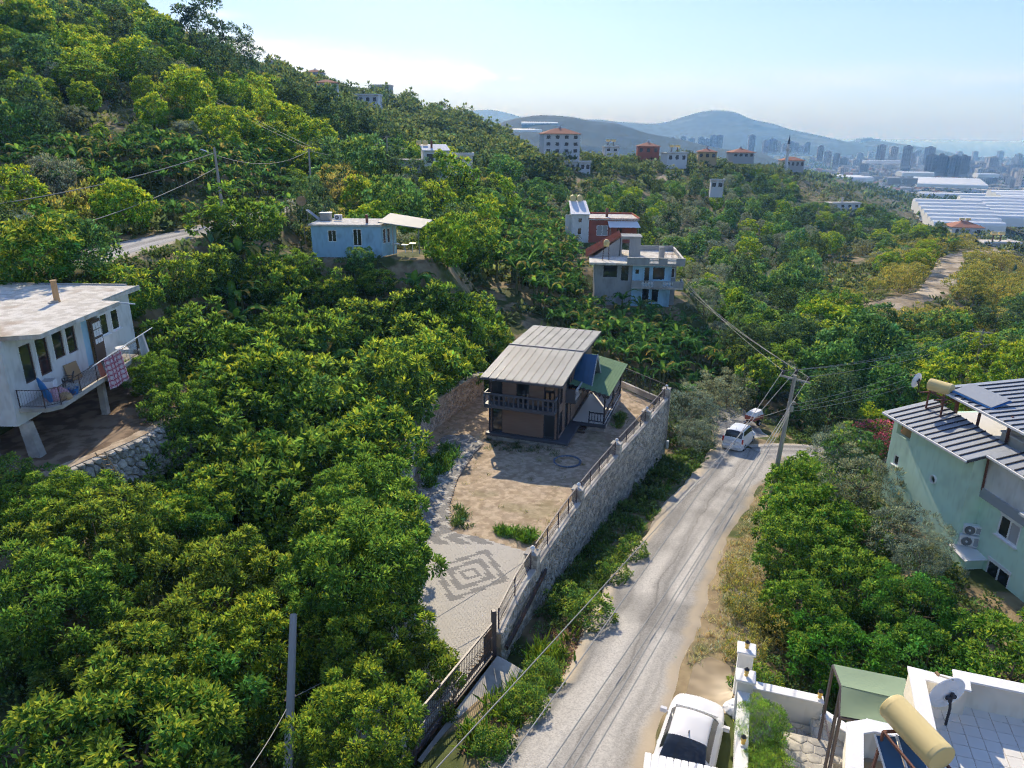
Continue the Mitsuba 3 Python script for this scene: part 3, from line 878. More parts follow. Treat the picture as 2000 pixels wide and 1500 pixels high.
    st = part(h, 'steps', cat([cbox(5.5, 6.4, 3.3, 3.75, .12, .2, M), cbox(5.5, 6.4, 2.95, 3.3, -.1, -.02, M)]), 'm_brown_frame')


wooden_house()

# ------------------------------------------------------------------ the walled yard
def inner_grid(poly, step, zf, jitter=.25, seed=1, extra=0.0):
    """A surface over a plan region on a jittered grid."""
    from scipy.spatial import Delaunay
    g = np.random.default_rng(seed)
    x0, y0, x1, y1 = poly.bounds
    X, Y = np.meshgrid(np.arange(x0, x1, step), np.arange(y0, y1, step))
    p = np.stack([X.ravel(), Y.ravel()], -1) + g.uniform(-jitter, jitter, (X.size, 2)) * step
    p = p[shapely.contains_xy(poly.buffer(-step * .4), p[:, 0], p[:, 1])]
    b = np.array([poly.exterior.interpolate(s).coords[0] for s in np.arange(0, poly.exterior.length, step * .7)])
    p = np.vstack([p, b])
    t = Delaunay(p).simplices
    c = p[t].mean(1)
    t = t[shapely.contains_xy(poly.buffer(1e-6), c[:, 0], c[:, 1])]
    z = zf(p[:, 0], p[:, 1])
    v = np.c_[p, z]
    n = np.cross(v[t[:, 1]] - v[t[:, 0]], v[t[:, 2]] - v[t[:, 0]])
    t[n[:, 2] < 0] = t[n[:, 2] < 0][:, ::-1]
    return v, t


DRIVE = sg.Polygon([atz(u, v, z)[:2] for u, v, z in [(1043, 1082, -19.7), (940, 1052, -19.85), (880, 1040, -19.9), (878, 985, -20.15), (893, 935, -20.35), (925, 885, -20.6), (945, 862, -20.75)]]
                   + [(-3.1, 48.2), (-5.0, 48.0), (-5.9, 43), (-5.6, 38.0), (-4.9, 32), (-4.45, 27), (-4.3, 22), (-4.2, 18), tuple(GATE1[:2] + [-.1, .2]), tuple(GATE0[:2] + [-.25, .1]), (-.75, 24.5), (.6, 28.8)]).buffer(0)


def yard_surface(x, y):
    n = meshkit.fbm(np.stack([x * .9, y * .9, 0 * x], -1), 3, 11) - .5
    return yard_z(x, y) + .14 * n - .03


setting('yard', inner_grid(YARD.buffer(-.12), .28, yard_surface), 'm_soil', 'bare sandy yard with dry tufts inside the stone wall', smooth=True)
DR = DRIVE.intersection(YARD.buffer(-.15))
if DR.geom_type != 'Polygon':
    DR = max(DR.geoms, key=lambda q: q.area)
drv = setting('driveway', inner_grid(DR, .4, lambda x, y: yard_z(x, y) + .06), 'm_grout', 'paved driveway and path of grey interlocking blocks')


def pavers():
    ang = math.radians(-17)
    ca, sa = math.cos(ang), math.sin(ang)
    g = np.random.default_rng(3)
    cx, cy = atz(918, 1118, -19.45)[:2]
    pale, dark = [], []
    L, Hh = .235, .118
    x0, y0, x1, y1 = DR.bounds
    R = max(x1 - x0, y1 - y0) * 1.1
    inner = DR.buffer(-.04)
    for i in range(int(-R / Hh), int(R / Hh)):
        for j in range(int(-R / L), int(R / L)):
            a, b = (j + .5 * (i % 2)) * L, i * Hh
            x, y = cx + a * ca - b * sa, cy + a * sa + b * ca
            if not (x0 < x < x1 and y0 < y < y1) or not shapely.contains_xy(inner, x, y):
                continue
            q = [(a + s * (L - .012) / 2, b + t * (Hh - .012) / 2) for s, t in ((-1, -1), (1, -1), (1, 1), (-1, 1))]
            w = np.array([(cx + e * ca - f * sa, cy + e * sa + f * ca) for e, f in q])
            z = float(yard_z(x, y)) + .085 + g.uniform(-.004, .006)
            v = np.vstack([np.c_[w, np.full(4, z)], np.c_[w + (w - [x, y]) * .04, np.full(4, z - .05)]])
            d = abs(a) / 1.32 + abs(b) / 1.75
            isd = (.18 < d < .38) or (.66 < d < .92) or (1.18 < d < 1.42)
            if y > 31.5:      # zigzags along the path
                t = (y * .62) % 1
                isd = not (abs((x + .42 * abs(t - .5) * 4) % 1.1 - .5) < .17)
            elif y < 21.6:
                isd = g.random() < .25
            (dark if isd else pale).append(v)
    F = np.array([[0, 1, 2], [0, 2, 3], [4, 5, 1], [4, 1, 0], [5, 6, 2], [5, 2, 1], [6, 7, 3], [6, 3, 2], [7, 4, 0], [7, 0, 3]])
    for nm, vs, m in (('pale_pavers', pale, 'm_paver_pale'), ('dark_pavers', dark, 'm_paver_dark')):
        part(drv, nm, (np.vstack(vs), np.vstack([F + 8 * k for k in range(len(vs))])), m, kind='stuff')


pavers()

# ------------------------------------------------------------------ stone retaining wall with its piers, iron fence and gate
_s = np.concatenate([[0], np.cumsum(np.linalg.norm(np.diff(WALL[:, :2], axis=0), axis=1))])
WLEN = _s[-1]
_tan = np.gradient(WALL[:, :2], axis=0); _tan /= np.linalg.norm(_tan, axis=1, keepdims=True)


def on_wall(s, out=0.0, up=0.0):
    """A point on the wall: s metres along its top, out towards the road, up from the top."""
    s = np.asarray(s, float)
    p = np.stack([np.interp(s, _s, WALL[:, k]) for k in range(3)], -1)
    t = np.stack([np.interp(s, _s, _tan[:, k]) for k in range(2)], -1)
    return p + np.stack([t[..., 1] * out, -t[..., 0] * out, np.broadcast_to(up, s.shape)], -1)


def wall_height(s):
    p = on_wall(s, .6)
    return p[..., 2] - terrain(p[..., 0], p[..., 1]) + .3


def retaining_wall():
    w = thing('retaining_wall', 'long pale rubble stone retaining wall between the yard and the road', 'wall')
    ss_ = np.linspace(0, WLEN, 90)
    H = wall_height(ss_)
    a, b = on_wall(ss_, .16), on_wall(ss_, -.24)
    lo = on_wall(ss_, .16 + .0) - np.stack([0 * H, 0 * H, H], -1)
    lo2 = on_wall(ss_, -.24) - np.stack([0 * H, 0 * H, H], -1)
    V = np.stack([b, a, lo, lo2], 1).reshape(-1, 3)
    f = []
    for i in range(89):
        for j in range(3):
            p, q = i * 4 + j, i * 4 + j + 1
            f += [[p, q, q + 4], [p, q + 4, p + 4]]
    f += [[0, 2, 1], [0, 3, 2], [356, 357, 358], [356, 358, 359]]
    part(w, 'core', (V, np.array(f)), 'm_grout')
    region = sg.Polygon(np.vstack([np.c_[ss_, -H], np.c_[ss_[::-1], 0 * ss_ - .02]])).buffer(0)
    cells = stone_cells(region, .27, 4)

    def to3(v):
        p = on_wall(v[:, 0], 0, 0)
        t = np.stack([np.interp(v[:, 0], _s, _tan[:, k]) for k in range(2)], -1)
        o = .17 + v[:, 2]
        return p + np.stack([t[:, 1] * o, -t[:, 0] * o, v[:, 1]], -1)
    lay_stones(w, cells, to3, .075, 5)
    # end face towards us, at the gate
    h0 = float(H[0])
    cop = [on_wall(ss_, o, u) for o, u in ((-.3, .0), (-.3, .09), (.24, .09), (.24, .0))]
    V = np.stack(cop, 1).reshape(-1, 3)
    f = []
    for i in range(89):
        for j in range(4):
            p, q = i * 4 + j, i * 4 + (j + 1) % 4
            f += [[p, p + 4, q + 4], [p, q + 4, q]]
    f += [[0, 1, 2], [0, 2, 3], [356, 358, 357], [356, 359, 358]]
    part(w, 'coping', (V, np.array(f)), 'm_concrete')
    for s, lab in ((5.2, None), (12.9, None), (20.6, None), (27.6, None), (WLEN - .3, None)):
        c = on_wall(s, -.03)
        t = np.array([np.interp(s, _s, _tan[:, k]) for k in range(2)])
        M = frame(*c, math.degrees(math.atan2(t[1], t[0])))
        pk = part(w, 'pier', cbox(-.27, .27, -.3, .3, -.5, .75, M, .03), 'm_stone')
        part(pk, 'cap', cbox(-.31, .31, -.34, .34, .75, .83, M, .02), 'm_concrete')
        part(pk, 'lantern', lathe([(0, .83), (.07, .83), (.05, .9), (.11, .98), (.11, 1.06), (.04, 1.13), (0, 1.14)], 10, M), 'm_white_plastic')
    part(w, 'drain_pipe', tube([on_wall(WLEN - .6, .34, .6), on_wall(WLEN - .6, .34, -4.2)], .045, 8), 'm_pole')
    M = frame(*on_wall(WLEN - .35, .42, -4.0), 64)
    part(w, 'meter_box', cbox(-.17, .17, -.1, .1, -.35, .3, M), 'm_white_plastic')
    part(w, 'guide_rail', beam(on_wall(.2, .34, -.75), on_wall(6.2, .34, -.62), .12, .16), 'm_rust')


retaining_wall()


def iron_fence():
    f = thing('iron_fence', 'dark wrought iron fence on top of the stone retaining wall', 'fence')
    stops = [.25, 2.6, 4.85, 5.6, 7.4, 9.2, 11.0, 12.5, 13.3, 15.1, 16.9, 18.7, 20.2, 21.0, 22.7, 24.4, 26.0, 27.2, 28.0, 29.6, 31.2, 32.8, WLEN - .5]
    for s in stops:
        a, b = on_wall(s, 0, .09), on_wall(s, 0, 1.06)
        part(f, 'post', beam(a, b, .055), 'm_iron')
    for s0, s1 in zip(stops[:-1], stops[1:]):
        if s1 - s0 < .9:
            continue
        k = part(f, 'top_rail', beam(on_wall(s0, 0, 1.04), on_wall(s1, 0, 1.04), .05, .05), 'm_iron')
        part(f, 'bottom_rail', beam(on_wall(s0, 0, .24), on_wall(s1, 0, .24), .035, .035), 'm_iron')
        bars = []
        n = int((s1 - s0) / .125)
        for i in range(1, n):
            s = s0 + (s1 - s0) * i / n
            bw = .075
            bars.append(tube([on_wall(s, 0, .24), on_wall(s, 0, .40), on_wall(s, bw, .52), on_wall(s, bw * .7, .68), on_wall(s, 0, .8), on_wall(s, 0, 1.02)], .008, 4, False))
        part(f, 'bars', cat(bars), 'm_iron', kind='stuff')


iron_fence()


def gate():
    g = thing('sliding_gate', 'long dark iron sliding gate with upright bars across the driveway entrance', 'gate')
    a, b = GATE0 + [-.05, -.25, .0], GATE1 + [0, 0, 0.0]
    b2 = b + (b - a) * .02
    up = lambda p, h: p + np.array([0, 0, h])
    part(g, 'top_rail', beam(up(a, 1.55), up(b2, 1.5), .07, .07), 'm_iron')
    part(g, 'bottom_rail', beam(up(a, .2), up(b2, .16), .07, .1), 'm_iron')
    part(g, 'middle_rail', beam(up(a, .9), up(b2, .86), .03, .03), 'm_iron')
    L = np.linalg.norm(b2 - a); n = int(L / .12)
    part(g, 'bars', cat([tube([up(a + (b2 - a) * i / n, .2), up(a + (b2 - a) * i / n, 1.53)], .009, 4, False) for i in range(n + 1)]
                        + [lathe([(.035, 0), (.045, .012), (.035, .024), (.035, 0)], 8, frame(*up(a + (b2 - a) * (i + .5) / n, .95))) for i in range(n)]), 'm_iron', kind='stuff')
    part(g, 'motor_panel', hull([up(a + (b2 - a) * .02, .22), up(a + (b2 - a) * .13, .22), up(a + (b2 - a) * .13, 1.4), up(a + (b2 - a) * .02, 1.4)] + [np.array([.03, .03, 0]) + up(a + (b2 - a) * t, h) for t in (.02, .13) for h in (.22, 1.4)]), 'm_rust')
    part(g, 'gate_post', cbox(-.09, .09, -.09, .09, -.2, 1.95, frame(*GATE0, 20)), 'm_iron')
    part(g, 'end_post', cbox(-.05, .05, -.05, .05, -.2, 1.3, frame(*(GATE1 + [.05, -.1, 0]), 20)), 'm_iron')
    part(g, 'ground_rail', beam(up(a, .03), up(b + (b - a) * .25, .0), .09, .06), 'm_rust')


gate()
# concrete ramp from the gate to the road
def ramp():
    a, b = GATE0 + [.15, -.2, -.02], GATE1 + [.12, -.1, -.06]
    n = np.array([.86, -.5, 0])
    q = []
    for t in np.linspace(0, 1, 12):
        e = a + (b - a) * t
        for s in np.linspace(0, 1, 5):
            p = e + n * s * (1.25 + .25 * math.sin(t * 9))
            q.append([p[0], p[1], p[2] + .02 - .10 * s - .12 * s * s])
    i, j = np.meshgrid(np.arange(11), np.arange(4), indexing='ij')
    k = np.stack([i * 5 + j, i * 5 + j + 1, i * 5 + j + 6, i * 5 + j + 5], -1).reshape(-1, 4)
    setting('gate_ramp', (np.array(q), np.vstack([k[:, [0, 2, 1]], k[:, [0, 3, 2]]])), 'm_concrete', smooth=True)


ramp()


def inner_wall():
    w = thing('garden_wall', 'stone wall holding the grove slope along the left edge of the yard', 'wall')
    s = np.concatenate([[0], np.cumsum(np.linalg.norm(np.diff(INNER[:, :2], axis=0), axis=1))])
    t = np.gradient(INNER[:, :2], axis=0); t /= np.linalg.norm(t, axis=1, keepdims=True)
    top = INNER + [0, 0, .12]
    off = lambda o, z: np.c_[top[:, 0] + t[:, 1] * o, top[:, 1] - t[:, 0] * o, z]
    zb = yard_z(INNER[:, 0], INNER[:, 1]) - .5
    V = np.stack([off(-.3, top[:, 2]), off(.22, top[:, 2]), off(.22, zb), off(-.3, zb)], 1).reshape(-1, 3)
    n = len(INNER); f = []
    for i in range(n - 1):
        for j in range(3):
            p, q = i * 4 + j, i * 4 + j + 1
            f += [[p, q, q + 4], [p, q + 4, p + 4]]
    f += [[0, 2, 1], [0, 3, 2]]
    part(w, 'core', (V, np.array(f)), 'm_concrete')
    reg = sg.Polygon(np.vstack([np.c_[s, zb - top[:, 2]], np.c_[s[::-1], 0 * s - .14]])).buffer(0)

    def to3(v):
        i = np.stack([np.interp(v[:, 0], s, top[:, k]) for k in range(3)], -1)
        tt = np.stack([np.interp(v[:, 0], s, t[:, k]) for k in range(2)], -1)
        o = .22 + v[:, 2]
        return i + np.stack([tt[:, 1] * o, -tt[:, 0] * o, v[:, 1]], -1)
    vis = reg.intersection(sg.box(8, -5, 60, 1))
    lay_stones(w, stone_cells(vis, .3, 9), to3, .06, 6, single_most=260)
    part(w, 'coping', (np.stack([off(-.34, top[:, 2] + .08), off(.28, top[:, 2] + .08), off(.28, top[:, 2]), off(-.34, top[:, 2])], 1).reshape(-1, 3), np.array([[p * 4 + j, p * 4 + (j + 1) % 4, p * 4 + 4 + (j + 1) % 4] for p in range(n - 1) for j in range(4)] + [[p * 4 + j, p * 4 + 4 + (j + 1) % 4, p * 4 + 4 + j] for p in range(n - 1) for j in range(4)])), 'm_concrete')


inner_wall()


def back_fence():
    f = thing('wire_fence', 'dark wire fence on a low concrete kerb across the far end of the yard', 'fence')
    a, b = np.array([9.7, 59.2, -20.75]), np.array([12.5, 54.7, -20.75])
    part(f, 'kerb', beam(a + [0, 0, .12], b + [0, 0, .12], .22, .5), 'm_concrete')
    for i in range(4):
        p = a + (b - a) * i / 3
        part(f, 'post', beam(p + [0, 0, .3], p + [0, 0, 1.7], .05), 'm_iron')
    part(f, 'top_rail', beam(a + [0, 0, 1.68], b + [0, 0, 1.68], .04), 'm_iron')
    L = np.linalg.norm(b - a)
    part(f, 'mesh', cat([tube([a + (b - a) * (i / 60) + [0, 0, .36], a + (b - a) * min(1, max(0, (i + s * 6) / 60)) + [0, 0, 1.66]], .006, 3, False) for i in range(0, 61, 2) for s in (-1, 1)]), 'm_iron', kind='stuff')


back_fence()
# the coil of hose left in the yard
q = atz(1108, 900, -20.5)
g = np.random.default_rng(2)
t = np.linspace(0, 2 * np.pi * 3, 160)
single('garden_hose', tube(np.stack([q[0] + (.88 + .05 * np.sin(t * .37)) * np.cos(t), q[1] + (.88 + .06 * np.cos(t * .31)) * np.sin(t), yard_surface(q[0] + 0 * t, q[1] + 0 * t) + .12 + .02 * np.sin(t * 2.3)], -1), .022, 6), 'm_hose', 'coil of dark blue hose lying on the shaded yard', 'hose', smooth=True)
# ------------------------------------------------------------------ white flat-roofed house on the left, with its balcony
def white_house():
    h = thing('white_house', 'white one-storey house with flat concrete roof and cluttered balcony on a concrete pillar', 'house')
    M = LF
    holes = [(1.0, 1.95, .95, 3.0), (2.3, 3.3, .95, 3.0), (3.75, 4.7, 1.45, 2.95), (5.0, 5.9, 1.4, 2.95), (6.55, 8.3, .06, 2.9), (8.55, 9.4, 1.5, 2.85), (9.8, 10.7, 1.5, 2.85)]
    part(h, 'wall', wall_mesh(-.3, 12.2, -.9, 3.62, holes, .25, M), 'm_white_plaster', label='white plastered balcony wall with four tall windows')
    part(h, 'end_wall', cat([box(-.3, -.05, .25, 9, -.9, 3.62, M), box(11.95, 12.2, .25, 9, -2.8, 3.62, M)]), 'm_white_plaster')
    part(h, 'lower_wall', box(-.28, .1, 1.6, 9, -3.2, -.92, M), 'm_grey_render')
    for i, a in enumerate(holes[:4]):
        k = add_window(h, M, *a, fm='m_brown_frame', y=.1, fw=.07, mull=1)
        part(k, 'curtain', box(a[0] + .08, a[1] - .08, .16, .18, (a[2] + a[3]) / 2, a[3] - .08, M), 'm_curtain')
    for a in holes[5:]:
        add_window(h, M, *a, fm='m_white_frame', y=.06, fw=.08, mull=1, sill=True)
    # door: dark, half glazed with nine white panes, standing open against the wall, curtain in the doorway
    part(h, 'doorway_curtain', box(6.65, 7.3, .1, .13, .12, 2.85, M), 'm_blue_plaster')
    d = part(h, 'door', cbox(7.35, 8.4, -.1, -.03, .05, 2.75, M), 'm_brown_frame', label='dark brown door with nine white panes')
    for i in range(3):
        for j in range(3):
            x0, z0 = 7.5 + i * .28, 1.28 + (2 - j) * .45
            part(d, 'pane', box(x0, x0 + .235, -.118, -.1, z0, z0 + (.30 if j == 2 else .40), M), 'm_white_plastic')
    # roof slab with its stepped outline
    pts = [(-40, 33.6), (-26.33, 34.0), (-23.95, 34.75), (-23.9, 42.4), (-25.0, 42.5), (-25.0, 47.0), (-40, 47.4)]
    rf = part(h, 'roof', prism(pts, -9.98, -9.74), 'm_flat_roof')
    part(rf, 'edge', cat([beam((-25.95, 47.1, -9.72), (-39, 47.3, -9.72), .16, .14), beam((-25.05, 42.6, -9.72), (-25.05, 47.0, -9.72), .1, .08)]), 'm_grey_render')
    q = atz(112, 590, -9.74)
    ch = part(rf, 'chimney', lathe([(.19, 0), (.19, .1), (.17, .12), (.165, 1.25), (.19, 1.25), (.19, 1.33), (0, 1.33)], 14, frame(*q)), 'm_tan_board')
    part(ch, 'base', cat([cbox(-.32, .1, -.2, .2, 0, .12, frame(*q, 20)), cbox(-.5, -.2, -.28, .05, 0, .07, frame(*q, 50))]), 'm_stone')
    part(rf, 'drain_spout', tube([(-25.2, 42.55, -9.8), (-22.9, 42.2, -9.86)], .045, 8), 'm_white_plastic')
    # balcony slab with its cut corner
    bp = [(0, 0), (-.0, -1.45), (.6, -1.95), (9.6, -1.55), (9.9, 0)]
    b = part(h, 'balcony', prism(bp, -.22, .0, M), 'm_concrete')
    part(h, 'pillar', hull([W((x, y, z), M) for x, y, z in [(.05, -.25, -.9), (.5, -.25, -.9), (.05, .25, -.9), (.5, .25, -.9), (-.25, -.85, -3.4), (.3, -.85, -3.4), (-.25, -.2, -3.4), (.3, -.2, -3.4)]]), 'm_concrete', label='tapered concrete pillar under the balcony corner')
    part(h, 'pillar', box(6.0, 6.35, -.9, -.55, -3.4, -.22, M), 'm_concrete')
    part(h, 'pillar', box(11.6, 12.0, -.5, -.1, -3.6, -.3, M), 'm_concrete')
    line = [(0.02, -.1), (.02, -1.4), (.6, -1.88), (2.6, -1.78), (4.4, -1.7), (6.8, -1.62), (9.5, -1.5)]
    for i, (x, y) in enumerate(line):
        part(b, 'rail_post', beam(W((x, y, 0), M), W((x, y, 1.0), M), .04), 'm_rust')
    for (x0, y0), (x1, y1) in zip(line[:-1], line[1:]):
        part(b, 'rail', cat([beam(W((x0, y0, z), M), W((x1, y1, z), M), .03) for z in (.12, .98)]), 'm_rust')
        n = max(2, int(math.hypot(x1 - x0, y1 - y0) / .13))
        part(b, 'bars', cat([tube([W((x0 + (x1 - x0) * k / n, y0 + (y1 - y0) * k / n, .12), M), W((x0 + (x1 - x0) * k / n, y0 + (y1 - y0) * k / n, .98), M)], .008, 4, False) for k in range(1, n)]), 'm_rust', kind='stuff')
    part(b, 'line_pole', tube([W((4.0, -1.78, 1.0), M), W((7.2, -1.9, 1.25), M), W((10.6, -2.1, 1.55), M)], .03, 6), 'm_white_plastic')
    return M


def cloth(M, u0, u1, y, z0, z1, sway, seed, n=18, m=16):
    """A hanging cloth between x = u0 and u1, with folds; returns mesh and uv."""
    g = np.random.default_rng(seed)
    X, Z = np.meshgrid(np.linspace(u0, u1, n), np.linspace(0, 1, m), indexing='ij')
    Y = y + sway * Z * np.sin((X - u0) * 5.2 + 1.1) * .5 - .12 * Z + .03 * np.sin(X * 11)
    V = np.stack([X + .12 * Z * (X - u0) / (u1 - u0), Y, z1 + (z0 - z1) * Z - .05 * np.sin((X - u0) / (u1 - u0) * np.pi)], -1).reshape(-1, 3)
    V = V @ M[:3, :3].T + M[:3, 3]
    i, j = np.meshgrid(np.arange(n - 1), np.arange(m - 1), indexing='ij')
    q = np.stack([i * m + j, i * m + j + 1, (i + 1) * m + j + 1, (i + 1) * m + j], -1).reshape(-1, 4)
    uv = np.stack([(X - u0) / (u1 - u0), Z], -1).reshape(-1, 2)
    return (V, np.vstack([q[:, [0, 1, 2]], q[:, [0, 2, 3]]])), uv


white_house()
m_, uv_ = cloth(LF, 5.0, 7.0, -1.86, -.75, 1.12, .10, 4)
single('blanket', m_, 'm_plaid', 'red and white plaid blanket hung over the balcony railing of the white house', 'blanket', smooth=True, uv=uv_)
m_, uv_ = cloth(LF, 9.0, 9.9, -1.86, .1, 1.4, .12, 6)
single('hanging_shirt', m_, 'm_curtain', 'pale grey garment hung at the far end of the balcony railing', 'garment', smooth=True)
m_, uv_ = cloth(LF, 4.55, 4.95, -1.72, .15, 1.02, .06, 8, 8, 10)
single('red_cloth', m_, 'm_red_plaster', 'dark red cloth over the railing left of the plaid blanket', 'cloth', smooth=True)


def plastic_chair(M, key):
    part(key, 'seat', cbox(-.24, .24, -.22, .22, .40, .44, M, .015), 'm_dark_trim')
    part(key, 'backrest', hull([W(p, M) for p in [(-.22, .2, .44), (.22, .2, .44), (-.2, .34, .9), (.2, .34, .9), (-.22, .23, .44), (.22, .23, .44), (-.2, .37, .9), (.2, .37, .9), (0, .36, .96)]]), 'm_dark_trim')
    for s in (-1, 1):
        part(key, 'armrest', cat([beam(W((s * .25, .24, .66), M), W((s * .25, -.2, .64), M), .05, .03), beam(W((s * .25, -.2, .64), M), W((s * .24, -.2, .42), M), .04)]), 'm_dark_trim')
        for t in (-1, 1):
            part(key, 'leg', beam(W((s * .21, t * .19, .42), M), W((s * .25, t * .23, 0), M), .04), 'm_dark_trim')


k = thing('plastic_chair', 'dark plastic armchair on the balcony of the white house', 'chair')
plastic_chair(LF @ frame(3.2, -.75, 0, 200), k)
single('wooden_board', box(-.5, .5, -.02, .02, 0, 1.0, LF @ frame(4.6, -.35, 0.02, -8) @ trimesh.transformations.rotation_matrix(math.radians(-14), [1, 0, 0])), 'm_tan_board', 'tan square board leaning on the wall below the fourth window', 'board')
k = thing('folded_parasol', 'folded blue parasol leaning in the near corner of the balcony', 'parasol')
part(k, 'canopy', lathe([(0, 0), (.10, .1), (.19, .5), (.15, 1.2), (.05, 1.75), (0, 1.8)], 9, LF @ frame(.75, -1.3, .05) @ trimesh.transformations.rotation_matrix(math.radians(-24), [0, 1, 0])), 'm_blue_plastic', smooth=True)
part(k, 'pole', tube([W((.75, -1.3, .02), LF), W((.02, -1.3, 1.75), LF)], .02, 6), 'm_white_plastic')
gg = np.random.default_rng(12)
for i, (nm, lab, c, x, y, s) in enumerate((('clutter_bundle', 'bundle of striped bedding heaped on the near end of the balcony', 'm_plaid', 1.6, -1.1, .55), ('clutter_bundle', 'brown sack standing against the balcony railing', 'm_tan_board', 1.45, -1.6, .32), ('clutter_bundle', 'grey heap of household things in the middle of the balcony', 'm_grey_render', 2.6, -1.35, .42),
                                           ('plastic_basin', 'blue plastic basin on the balcony floor near the railing', 'm_blue_plastic', 2.2, -1.62, .26), ('plastic_basin', 'bright green plastic basin on the balcony behind the plaid blanket', 'm_green_plastic', 7.35, -1.4, .27), ('washing_machine', 'white box appliance on the balcony beside the door', 'm_white_plastic', 2.0, -.5, .4), ('table', 'white covered table at the far end of the balcony', 'm_white_plastic', 8.6, -1.0, .5))):
    Mx = LF @ frame(x, y, 0, gg.uniform(0, 60))
    if nm == 'plastic_basin':
        single(nm, lathe([(0, .02), (s * .75, .02), (s * .8, .05), (s, .34), (s * 1.06, .36), (s * .94, .34), (s * .72, .06), (0, .06)], 16, Mx), c, lab, 'basin', smooth=35)
    elif nm == 'washing_machine':
        k = thing(nm, lab, 'appliance'); part(k, 'body', cbox(-.3, .3, -.3, .3, 0, .85, Mx, .03), c); part(k, 'lid', cbox(-.28, .28, -.28, .28, .85, .89, Mx, .015), 'm_curtain')
    elif nm == 'table':
        k = thing(nm, lab, 'table'); part(k, 'top', cbox(-.6, .6, -.35, .35, .68, .74, Mx), c)
        for a in (-1, 1):
            for b_ in (-1, 1):
                part(k, 'leg', beam(W((a * .52, b_ * .28, .68), Mx), W((a * .55, b_ * .3, 0), Mx), .04), c)
    else:
        m = trimesh.creation.icosphere(3, s)
        v = np.array(m.vertices); v = v * (1 + .55 * (meshkit.fbm(v / s * 1.6 + i * 7, 4) - .5))[:, None] * [1.2, 1, .8]; v[:, 2] = np.maximum(v[:, 2], -.1) + .12
        single(nm, trimesh.Trimesh(v @ Mx[:3, :3].T + Mx[:3, 3], m.faces, process=False), c, lab, 'bundle', smooth=True)


# the rubble terrace wall below that house, with a ladder on it
def rubble_wall():
    line = curve([(-26.6, 30.7, 0), (-23.8, 31.7, 0), (-22.1, 34.9, 0), (-21.0, 37.75, 0), (-20.6, 40.5, 0)], 40)
    line[:, 2] = -16.35
    w = thing('rubble_wall', 'rough dry rubble terrace wall below the white flat-roofed house', 'wall')
    s = np.concatenate([[0], np.cumsum(np.linalg.norm(np.diff(line[:, :2], axis=0), axis=1))])
    t = np.gradient(line[:, :2], axis=0); t /= np.linalg.norm(t, axis=1, keepdims=True)
    Hh = 2.4
    off = lambda o, dz: np.c_[line[:, 0] + t[:, 1] * o, line[:, 1] - t[:, 0] * o, line[:, 2] + dz]
    V = np.stack([off(-.6, 0), off(.1, 0), off(.8, -Hh), off(-.6, -Hh)], 1).reshape(-1, 3)
    f = []
    for i in range(39):
        for j in range(3):
            p, q = i * 4 + j, i * 4 + j + 1
            f += [[p, q, q + 4], [p, q + 4, p + 4]]
    f += [[0, 2, 1], [0, 3, 2]]
    part(w, 'core', (V, np.array(f)), 'm_soil')

    def to3(v):
        i = np.stack([np.interp(v[:, 0], s, line[:, k]) for k in range(3)], -1)
        tt = np.stack([np.interp(v[:, 0], s, t[:, k]) for k in range(2)], -1)
        o = .1 - v[:, 1] / Hh * .7 + v[:, 2]
        return i + np.stack([tt[:, 1] * o, -tt[:, 0] * o, v[:, 1]], -1)
    lay_stones(w, stone_cells(sg.box(.1, -Hh, s[-1], -.02), .42, 14), to3, .34, 15, single_most=240)
    l = thing('ladder', 'light wooden ladder lying on the rubble wall', 'ladder')
    a, b = atz(186, 884, -16.2), atz(222, 942, -17.6)
    dx = np.array([.42, .12, .0])
    part(l, 'rail', beam(a, b, .05), 'm_tan_board'); part(l, 'rail', beam(a + dx, b + dx, .05), 'm_tan_board')
    for i in range(6):
        p = a + (b - a) * (.08 + i * .17)
        part(l, 'rung', beam(p, p + dx, .035), 'm_tan_board')


rubble_wall()


# ------------------------------------------------------------------ green house on the right
def ac_unit(parent, M, w=.8, h=.58, d=.32):
    """Outdoor unit: front towards -y of M, standing at z = 0."""
    k = part(parent, 'air_conditioner', cbox(-w / 2, w / 2, 0, d, .05, h, M, .02), 'm_white_plastic')
    part(k, 'fan_grille', lathe([(0, 0), (.17, 0), (.2, .012), (.225, .02), (.225, -.02), (0, -.02)], 20, M @ frame(-.1, -.012, h * .52) @ trimesh.transformations.rotation_matrix(math.pi / 2, [1, 0, 0])), 'm_ac_grille')
    part(k, 'fan_hub', lathe([(0, .03), (.05, .03), (.05, 0), (0, 0)], 12, M @ frame(-.1, -.012, h * .52) @ trimesh.transformations.rotation_matrix(math.pi / 2, [1, 0, 0])), 'm_white_plastic')
    part(k, 'side_grille', box(w / 2 - .2, w / 2 - .02, -.006, 0, .12, h - .08, M), 'm_grey_panel')
    return k


def water_tank(M, name, label, L=1.35, r=.29, group=None):
    """Horizontal tank along x of M, its axis at the origin."""
    t = thing(name, label, 'water tank', group)
    R = trimesh.transformations.rotation_matrix(math.pi / 2, [0, 1, 0])
    part(t, 'body', lathe([(0, -L / 2), (r * .96, -L / 2), (r, -L / 2 + .02), (r, -L / 2 + .09), (r * 1.012, -L / 2 + .10), (r * 1.012, -L / 2 + .12), (r, -L / 2 + .13), (r, L / 2 - .13), (r * 1.012, L / 2 - .12), (r * 1.012, L / 2 - .10), (r, L / 2 - .09), (r, L / 2 - .02), (r * .96, L / 2), (0, L / 2)], 28, M @ R), 'm_cream_tank', smooth=30)
    return t


